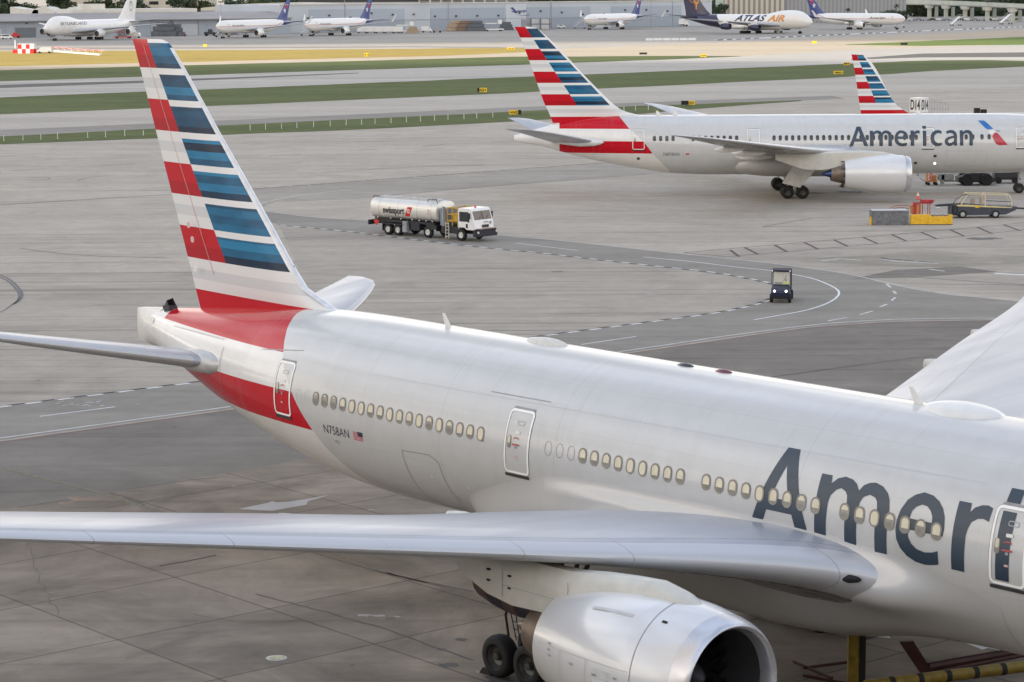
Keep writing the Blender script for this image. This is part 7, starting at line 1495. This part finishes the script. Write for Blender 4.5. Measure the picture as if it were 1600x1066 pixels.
# ------------------------------------------------------------------ masts, fence, kerb strip on the far apron
for i, (x, D, yt) in enumerate(((346, 1120, 4), (539, 1150, -4), (701, 1170, 0), (862, 1200, -3), (1017, 1240, -2), (1293, 1330, -5))):
    p = atY(x, 50, D); r = empty('light_mast', (p.x, D, 0), 0, ('slim grey floodlight mast ' + ('before the left warehouse end', 'right of the second twin-jet tail', 'left of the wall name', 'right of the wall name', 'right of the third twin-jet tail', 'beside the ribbed hall')[i]), 'light mast', 'slim floodlight masts'); z = ztop(x, yt, D)
    mb = MB(); mb.tube((0, 0, 0), (0, 0, z), .22, .12, 8); mb.build('pole', GREY, r); mb = MB(); mb.box(-1.2, 1.2, -.3, .3, z, z + .5); mb.build('lamp_head', DARK, r, 0)
mb = MB(); kl = px([(1120, 63), (1230, 58), (1400, 50.5), (1620, 41)]); ribbon(mb, resample(kl, 20), 7.0, .04); o = mb.build('apron_edge_stripe', M('apron_edge_pale', (.62, .62, .60), .8), smooth=0); o['kind'] = 'structure'
mb = MB(); rk = random.Random(3)
for a, b in zip(resample(kl, 7), resample(kl, 7)[1:]):
    if rk.random() < .9: d = Vector((0, -5, 0)); mb.slab([(a.x, a.y - 5), (b.x - 1.5, b.y - 5), (b.x - 1.5, b.y - 4), (a.x, a.y - 4)], .03, .22 + rk.uniform(0, .15))
o = mb.build('low_kerb_blocks', DARK, smooth=0); tag(o, 'broken dark line of low blocks along the pale apron edge stripe at right', 'kerb blocks', kind='stuff')
# low warehouse-side clutter: repeated ground equipment
def gse(kind, p, rz, label, group=None, s=1.0, c=None):
    r = empty(kind, (p[0], p[1], 0), rz, label, kind.replace('_', ' '), group); r.scale = (s, s, s)
    def wheels(xs, y, R):
        for x in xs:
            for q in (-y, y): mb = MB(); mb.lathe([(-.12, .05), (-.12, R), (.12, R), (.12, .05)], (x, q, R), 'y', 10); mb.build('wheel', BLACK, r, 0)
    if kind == 'cargo_container':
        mb = MB(); mb.prism([(-1.5, .5), (1.2, .5), (1.6, 1.0), (1.6, 2.1), (-1.5, 2.1)], -.8, .8); mb.build('box', c or LGREY, r, 0); mb = MB(); mb.box(-1.6, 1.6, -.85, .85, .35, .49); mb.build('dolly_frame', DARK, r, 0); wheels((-1.1, 1.1), .7, .2)
    elif kind == 'pallet_stack':
        mb = MB(); mb.box(-2.4, 2.4, -1.5, 1.5, .1, 1.0, 0, .08); mb.box(-2.1, 2.0, -1.4, 1.3, 1.02, 1.9, 0, .1); mb.box(-1.4, 1.6, -1.2, 1.2, 1.92, 2.7, 0, .1); mb.build('wrapped_load', c or M('brown_pallet_load', (.24, .18, .12), .8, var=.3), r, 30); mb = MB(); mb.box(-2.5, 2.5, -1.6, 1.6, 0, .1); mb.build('pallet', GREY, r, 0)
    elif kind == 'box_truck':
        mb = MB(); mb.box(-2.8, 1.0, -1.1, 1.1, .9, 3.1, 0, .05); mb.build('cargo_box', c or WHITE, r, 30); mb = MB(); mb.prism([(1.1, .5), (1.1, 2.3), (2.1, 2.3), (2.7, 1.4), (2.8, .5)], -1, 1); cb = mb.build('cab', c or WHITE, r, 0); mb = MB(); mb.add([(2.17, -.9, 2.2), (2.17, .9, 2.2), (2.68, .9, 1.5), (2.68, -.9, 1.5)], [(0, 1, 2, 3)]); mb.build('windscreen', GLASS, cb, 0); wheels((-1.9, 1.9), .95, .42)
    elif kind == 'cargo_loader':
        mb = MB(); mb.box(-3.5, 3.5, -1.4, 1.4, .5, .9); mb.box(-3.3, 1.0, -1.2, 1.2, 2.6, 2.9); mb.build('platform', c or WHITE, r, 0)
        mb = MB()
        for x in (-3, -1.2, .6):
            mb.tube((x, -1.1, .9), (x + 1.8, -1.1, 2.6), .08, .08, 5); mb.tube((x + 1.8, -1.1, .9), (x, -1.1, 2.6), .08, .08, 5)
        mb.build('scissor_lift', GREY, r); mb = MB(); mb.box(1.6, 2.8, -1.2, .0, 2.6, 4.0); mb.build('operator_cab', WHITE, r, 0); wheels((-2.5, 2.5), 1.2, .45)
    elif kind == 'boarding_stairs':
        mb = MB(); mb.add([(-2.6, -1, .8), (-2.6, 1, .8), (2.2, 1, 4.4), (2.2, -1, 4.4), (-2.6, -1, 1.1), (-2.6, 1, 1.1), (2.2, 1, 4.7), (2.2, -1, 4.7)], [(0, 1, 2, 3), (4, 5, 6, 7), (0, 1, 5, 4), (1, 2, 6, 5), (2, 3, 7, 6), (3, 0, 4, 7)]); mb.box(2.2, 3.4, -1, 1, 4.4, 4.6); mb.build('flight', WHITE, r, 0)
        mb = MB()
        for y in (-1, 1): mb.path([(-2.6, y, 1.9), (2.2, y, 5.6), (3.4, y, 5.6), (3.4, y, 4.5)], .06, 5); mb.tube((2.8, y, .6), (2.8, y, 4.4), .09, .09, 6); mb.tube((-.5, y, .6), (2.6, y, 4.2), .07, .07, 5); mb.tube((2.8, y, 1.0), (-1.5, y, 1.2), .07, .07, 5)
        mb.build('frame', M('stairs_white_frame', (.6, .6, .58), .5), r); wheels((-2.2, 2.6), 1, .35)
    elif kind == 'tow_tractor':
        mb = MB(); mb.prism([(-1.5, .4), (-1.5, 1.0), (-.6, 1.05), (-.5, 1.7), (.4, 1.7), (.6, 1.0), (1.6, .9), (1.6, .4)], -.8, .8); mb.build('body', c or RED, r, 0); wheels((-1, 1), .75, .35)
    elif kind == 'van':
        mb = MB(); mb.prism([(-2.4, .45), (-2.4, 2.0), (1.0, 2.05), (1.9, 1.2), (2.5, 1.05), (2.5, .45)], -.95, .95); b_ = mb.build('body', c or WHITE, r, 0); mb = MB(); mb.box(-2.0, 1.0, -.97, -.955, 1.35, 1.85); mb.build('side_window', GLASS, b_, 0); wheels((-1.6, 1.6), .85, .36)
    return r
def gp(x, y): q = g(x, y); return (q.x, q.y)
TANC = M('tan_load', (.36, .28, .20), .8, var=.25); SL = M('slate_load', (.10, .115, .13), .7, var=.3)
for i, x in enumerate((52, 58)): gse('pallet_stack', gp(31 + x, 57.8), 0, ('dark wrapped pallet stack left of the white jumbo', 'dark wrapped pallet stack touching the white jumbo\'s left engine')[i], c=SL, s=1.8)
gse('tow_tractor', gp(24, 59.5), 0, 'red tow tractor near the dock doors at the far left', s=1.4); gse('van', gp(4, 61.3), .1, 'white van at the left edge before the warehouse'); gse('van', gp(11, 61.5), .1, 'white van, second from the left edge before the warehouse')
gse('cargo_loader', gp(192, 60.2), .3, 'red cargo loader beneath the rear of the white jumbo', c=RED); gse('box_truck', gp(210, 59.5), 0, 'small white truck beneath the tail of the white jumbo'); gse('pallet_stack', gp(258, 57.3), 0, 'long dark pallet stack right of the white jumbo tail', c=SL, s=2.4); gse('pallet_stack', gp(271, 57.2), 0, 'dark pallet stack at the right end of the dark group by the white jumbo', c=SL, s=2.0); gse('tow_tractor', gp(284, 57), 0, 'orange tow tractor between the white jumbo and the first twin-jet', c=ORANGE, s=1.3)
gse('tow_tractor', gp(329, 56.5), 0, 'black tow tractor left of the first twin-jet nose', c=DARK, s=1.8); gse('boarding_stairs', gp(347, 58.3), 0, 'grey boarding stairs at the nose of the first twin-jet', s=1.1); gse('boarding_stairs', gp(480, 56), 0, 'pale boarding stairs at the nose of the second twin-jet', s=1.1)
for i in range(5): gse('cargo_container', gp(566 + 14 * i, 52.3), 0, ('white cargo container on a dolly, ' + ('first', 'second', 'third', 'fourth', 'last')[i] + ' in the row right of the second twin-jet'), 'white containers in a row', s=1.5, c=WHITE)
gse('cargo_loader', gp(634, 51.6), 0, 'tall white cargo loader right of the row of white containers', s=1.3); gse('pallet_stack', gp(645, 52.5), 0, 'low brown pallet stack right of the tall white cargo loader', c=TANC, s=1.2); gse('box_truck', gp(667, 51), 0, 'small white box truck in the middle of the hangar front', s=.9); gse('tow_tractor', gp(683, 51.3), 0, 'grey tow tractor right of the small white box truck', c=GREY, s=1.4)
for i in range(3): gse('pallet_stack', gp(712 + 16 * i, 49.3), 0, 'brown wrapped pallet stack, ' + ('left', 'middle', 'right')[i] + ' of three by the hangar wall', 'brown pallet stacks', c=(TANC, M('brown_pallet_load', (.2, .14, .1), .8), SL)[i], s=1.9)
gse('cargo_loader', gp(771, 49.0), .2, 'tall white cargo loader left of the broadside airliner\'s tail tip', s=1.35); gse('pallet_stack', gp(791, 47.5), 0, 'dark low pallet stack between the white loader and the grey racks', c=SL, s=1.5)
for i in range(3):
    r = empty('storage_rack', (*gp(822 + 15 * i, 46.5), 0), 0, 'grey two-level container rack, ' + ('left', 'middle', 'right')[i] + ' of three below the wall name', 'storage rack', 'grey container racks')
    mb = MB(); mb.box(-2, 2, -1, 1, .3, 2.4, 0, .06); mb.box(-2, 2, -1, 1, 3.0, 5.1, 0, .06); mb.build('containers', LGREY if i else GREY, r, 30); mb = MB()
    for x in (-2.15, 2.15): mb.box(x - .1, x + .1, -1.1, 1.1, 0, 5.5)
    mb.box(-2.2, 2.2, -1.1, 1.1, 2.6, 2.8); mb.build('rack_frame', DARK, r, 0)
gse('van', gp(868, 44.6), 0, 'white van right of the grey container racks'); gse('van', gp(876, 44.5), 0, 'white van, nearer the third twin-jet than its neighbour'); gse('pallet_stack', gp(893, 42.5), 0, 'tall dark stack against the wall left of the third twin-jet', c=SL, s=2.6); gse('boarding_stairs', gp(905, 45), 0, 'pale boarding stairs at the nose of the third twin-jet')
for i in range(5): gse(('cargo_container', 'tow_tractor', 'van', 'cargo_container', 'box_truck')[i], gp(1014 + 13 * i, 41.3), 0, ('dark container right of the third twin-jet tail', 'red tow tractor behind the tail of the third twin-jet', 'white van between the third twin-jet and the gold-lettered jumbo', 'grey container left of the gold-lettered jumbo tail', 'white truck beneath the gold-lettered jumbo tailplane')[i], s=1.2, c=(SL, RED, WHITE, LGREY, WHITE)[i])
gse('tow_tractor', gp(1216, 51.5), 0, 'white tow tractor at the nose wheel of the gold-lettered jumbo', c=WHITE, s=1.3); gse('boarding_stairs', gp(1406, 43.5), pi, 'white boarding stairs at the nose of the rightmost twin-jet', s=.9); gse('boarding_stairs', gp(1493, 40.5), .4, 'white boarding stairs standing alone before the overpass, left one'); gse('boarding_stairs', gp(1571, 38.5), .4, 'white boarding stairs standing alone before the overpass, right one', s=1.15)
gse('tow_tractor', gp(1250 - 2, 43), 2.2, 'black tractor with raised boom behind the nose of the gold-lettered jumbo', c=DARK, s=1.4)
# parked cars along the perimeter under the overpass
for i in range(16):
    x = 1424 + 11 * i; q = g(x, 32.5); r = empty('parked_car', (q.x, q.y, 0), 0, 'small parked car in the row beneath the highway overpass', 'car', 'cars parked under the overpass'); cc = (WHITE, DARK, LGREY, GREY)[i * 7 % 4]
    mb = MB(); mb.prism([(-2.2, .35), (2.2, .35), (2.2, .85), (1.2, .95), (.8, 1.5), (-1.2, 1.5), (-1.8, .95), (-2.2, .9)], -.9, .9); mb.build('body', cc, r, 0)
    for xx in (-1.35, 1.35): mb = MB(); mb.lathe([(-.92, .05), (-.92, .33), (.92, .33), (.92, .05)], (xx, 0, .33), 'y', 8); mb.build('wheel', BLACK, r, 0)
p0 = g(1418, 33.5); p1 = g(1640, 31); fr_ = empty('chain_link_fence', (p0.x, p0.y, 0), atan2(p1.y - p0.y, p1.x - p0.x), 'long dark perimeter fence in front of the overpass', 'fence'); L_ = (p1 - p0).length
for i in range(int(L_ / 3.5)): mb = MB(); mb.tube((i * 3.5, 0, 0), (i * 3.5, 0, 2.2), .05, .05, 4); mb.build('post', GREY, fr_)
mb = MB()
for k in range(8): mb.box(0, L_, -.02, .02, .15 + .28 * k, .17 + .28 * k)
mb.build('wire', DARK, fr_, 0)
p0 = g(955, 64.5); r = empty('concrete_barriers', (g(1048, 63.3).x, g(1048, 63.3).y, 0), 0, 'short row of white low barriers on the sunlit pale concrete', 'barrier')
for k in range(6): mb = MB(); mb.prism([(-.3, 0), (.3, 0), (.12, .9), (-.12, .9)], -1.5, 1.5); o = mb.build('barrier_segment', WHITE, r, 0); o.rotation_euler = (0, 0, pi / 2); o.location = (-8.2 + k * 3.3, 0, 0)
# checkered hut and red-white antenna array at the left
q = g(42, 83.5); r = empty('equipment_hut', (q.x, q.y, 0), 0, 'red and white checkered equipment hut on the golden grass, far left', 'hut')
mb = MB(); W2, H2 = 5.3, 3.0
for i in range(4):
    for k in range(2): mb.box(-W2 / 2 + i * W2 / 4, -W2 / 2 + (i + 1) * W2 / 4, -1.6, 1.6, k * H2 / 2, (k + 1) * H2 / 2, (i + k) % 2)
mb.build('hut_body', [WHITE, RED], r, 0); mb = MB(); mb.box(-W2 / 2 - .1, W2 / 2 + .1, -1.7, 1.7, H2 + .01, H2 + .15); mb.build('roof', WHITE, r, 0)
mb = MB(); mb.box(-4.6, -2.9, -.6, .6, 0, 1.2); mb.build('side_cabinet', [WHITE, RED][1], r, 0); mb = MB(); mb.box(2.7, 3.6, -.8, .8, 0, 1.3); mb.build('side_cabinet', RED, r, 0)
q = g(24, 76); r = empty('antenna_mast', (q.x, q.y, 0), 0, 'thin white antenna mast left of the checkered hut', 'antenna mast'); mb = MB(); mb.tube((0, 0, 0), (0, 0, 3.0), .22, .16, 8); mb.build('pole', WHITE, r); mb = MB(); mb.box(-.3, .3, -.3, .3, 0, .4); mb.build('base', LGREY, r, 0)
q = g(70, 83.5); gse('van', (q.x, q.y), pi, 'silver car beside the red-white antenna array', c=LGREY)
a = g(82, 81.5); b = g(161, 87.5); r = empty('localizer_array', ((a.x + b.x) / 2, (a.y + b.y) / 2, 0), atan2(b.y - a.y, b.x - a.x), 'long low red and white antenna array on the golden grass', 'antenna array'); L_ = (b - a).length
for i in range(14): mb = MB(); x = -L_ / 2 + L_ * (i + .5) / 14; mb.tube((x, 0, 0), (x, 0, 1.7), .06, .06, 6); mb.tube((x, -1.2, 1.7), (x, 1.2, 1.7), .08, .08, 6); mb.build('antenna_element', (RED, WHITE)[i % 2], r)
mb = MB(); mb.box(-L_ / 2, L_ / 2, .3, .5, 1.4, 1.62); mb.build('top_rail', M('pale_red_rail', (.55, .2, .14), .6), r, 0); mb = MB(); mb.box(-L_ / 2 + 6, L_ / 2, -1.3, -1.0, .15, .75); mb.build('white_plinth', WHITE, r, 0)
# airfield signs
def sign(x, y, wpx, hpx, txt, label, yel=True, blk=None):
    q = g(x, y); s = q.y / FPX; W2 = wpx * s; H2 = hpx * s; r = empty('airfield_sign', (q.x, q.y, 0), 0, label, 'airfield sign')
    mb = MB(); mb.box(-W2 / 2, W2 / 2, -.12, .12, .25, .25 + H2, 0, .03); mb.build('panel', M('sign_yellow', (.80, .52, .01), .5, var=.05) if yel else BLACK, r, 30)
    if blk: mb = MB(); mb.box(W2 / 2 * blk[0], W2 / 2 * blk[1], -.14, .14, .24, .27 + H2, 0, .02); mb.build('black_panel', BLACK, r, 30)
    if txt:
        lo, hi = (-.42 if not blk or blk[0] > 0 else (blk[1] + .08) / 2), (.42 if not blk or blk[0] < 0 else (blk[0] - .08) / 2)
        vs, fs = text_decal(txt, W2 * lo, W2 * hi, .25 + H2 * .18, .25 + H2 * .82, 0, 0, .02); mb = MB(); mb.add([(v[0], -.16, v[1]) for v in vs], fs); mb.build('sign_text', BLK if yel else M('sign_yellow', (.80, .52, .01), .5), r, 0, norm=False)
    for k in (-.35, .35): mb = MB(); mb.tube((W2 * k, 0, 0), (W2 * k, 0, .27), .05, .05, 6); mb.build('leg', GREY, r)
sign(804.5, 181.5, 18, 6.8, '+N2', 'yellow and black taxiway sign left of the broadside airliner\'s tail', blk=(.55, 1.1)); sign(754, 146, 14, 6.5, 'N2+', 'yellow sign with a black left panel on the middle grass', blk=(-1.15, -.7)); sign(1075.5, 166, 21, 6, 'N3+', 'half black half yellow sign above the broadside airliner\'s roof', blk=(-1.05, .05))
sign(1310, 117.5, 15, 4.8, '+M9N2+', 'wide yellow sign left of the third tail, lower of two'); sign(1323, 103.5, 10, 4.5, 'M9', 'small yellow sign left of the third tail, upper of two'); sign(1099, 90.5, 10, 4.3, 'N9', 'small yellow sign at the tip of the short grass strip'); sign(1272.5, 69.3, 7, 3.8, None, 'small pale yellow sign on the sunlit concrete')
sign(1412.5, 71.5, 11, 3.4, None, 'black sign on the bright green grass at the right', yel=False); sign(1005, 86.5, 12, 3, None, 'black and yellow sign above the dark grass behind the tail', yel=False); sign(798, 78.8, 12, 3.0, 'A5', 'yellow sign at the tip of the golden grass'); sign(573, 89.5, 7, 5, 'N', 'yellow sign at the near edge of the golden grass'); sign(320.5, 74.5, 6, 4, None, 'yellow sign just right of the nearest tail tip')
# white marker stakes in the near grass strip
rm = random.Random(9); pr = None
for i, x in enumerate([6, 36, 64, 90, 137, 165, 195, 224, 391, 415, 440, 464, 490, 516, 541, 565, 586, 611, 635, 657, 679, 700, 725, 745, 770, 975, 993, 1013, 1033]):
    y = interp([(0, 221), (224, 212), (391, 204), (565, 195), (770, 184), (850, 180), (1033, 171)], x)[0]; q = g(x, y)
    if pr is None:
        pr = empty('marker_stake', (0, 0, 0)); mb = MB(); mb.tube((0, 0, 0), (0, 0, .85), .045, .045, 6); mb.build('stake', WHITE, pr); mb = MB(); mb.box(-.1, .1, -.1, .1, 0, .08); mb.build('base', LGREY, pr, 0); o = pr; MCH = CH()
    else: o = copy_tree(pr, None, MCH)
    o.location = (q.x, q.y, 0); o.scale = (1, 1, .9 + .25 * rm.random()); tag(o, 'thin white marker stake standing in the nearest strip of grass', 'marker stake', 'white marker stakes in the grass')
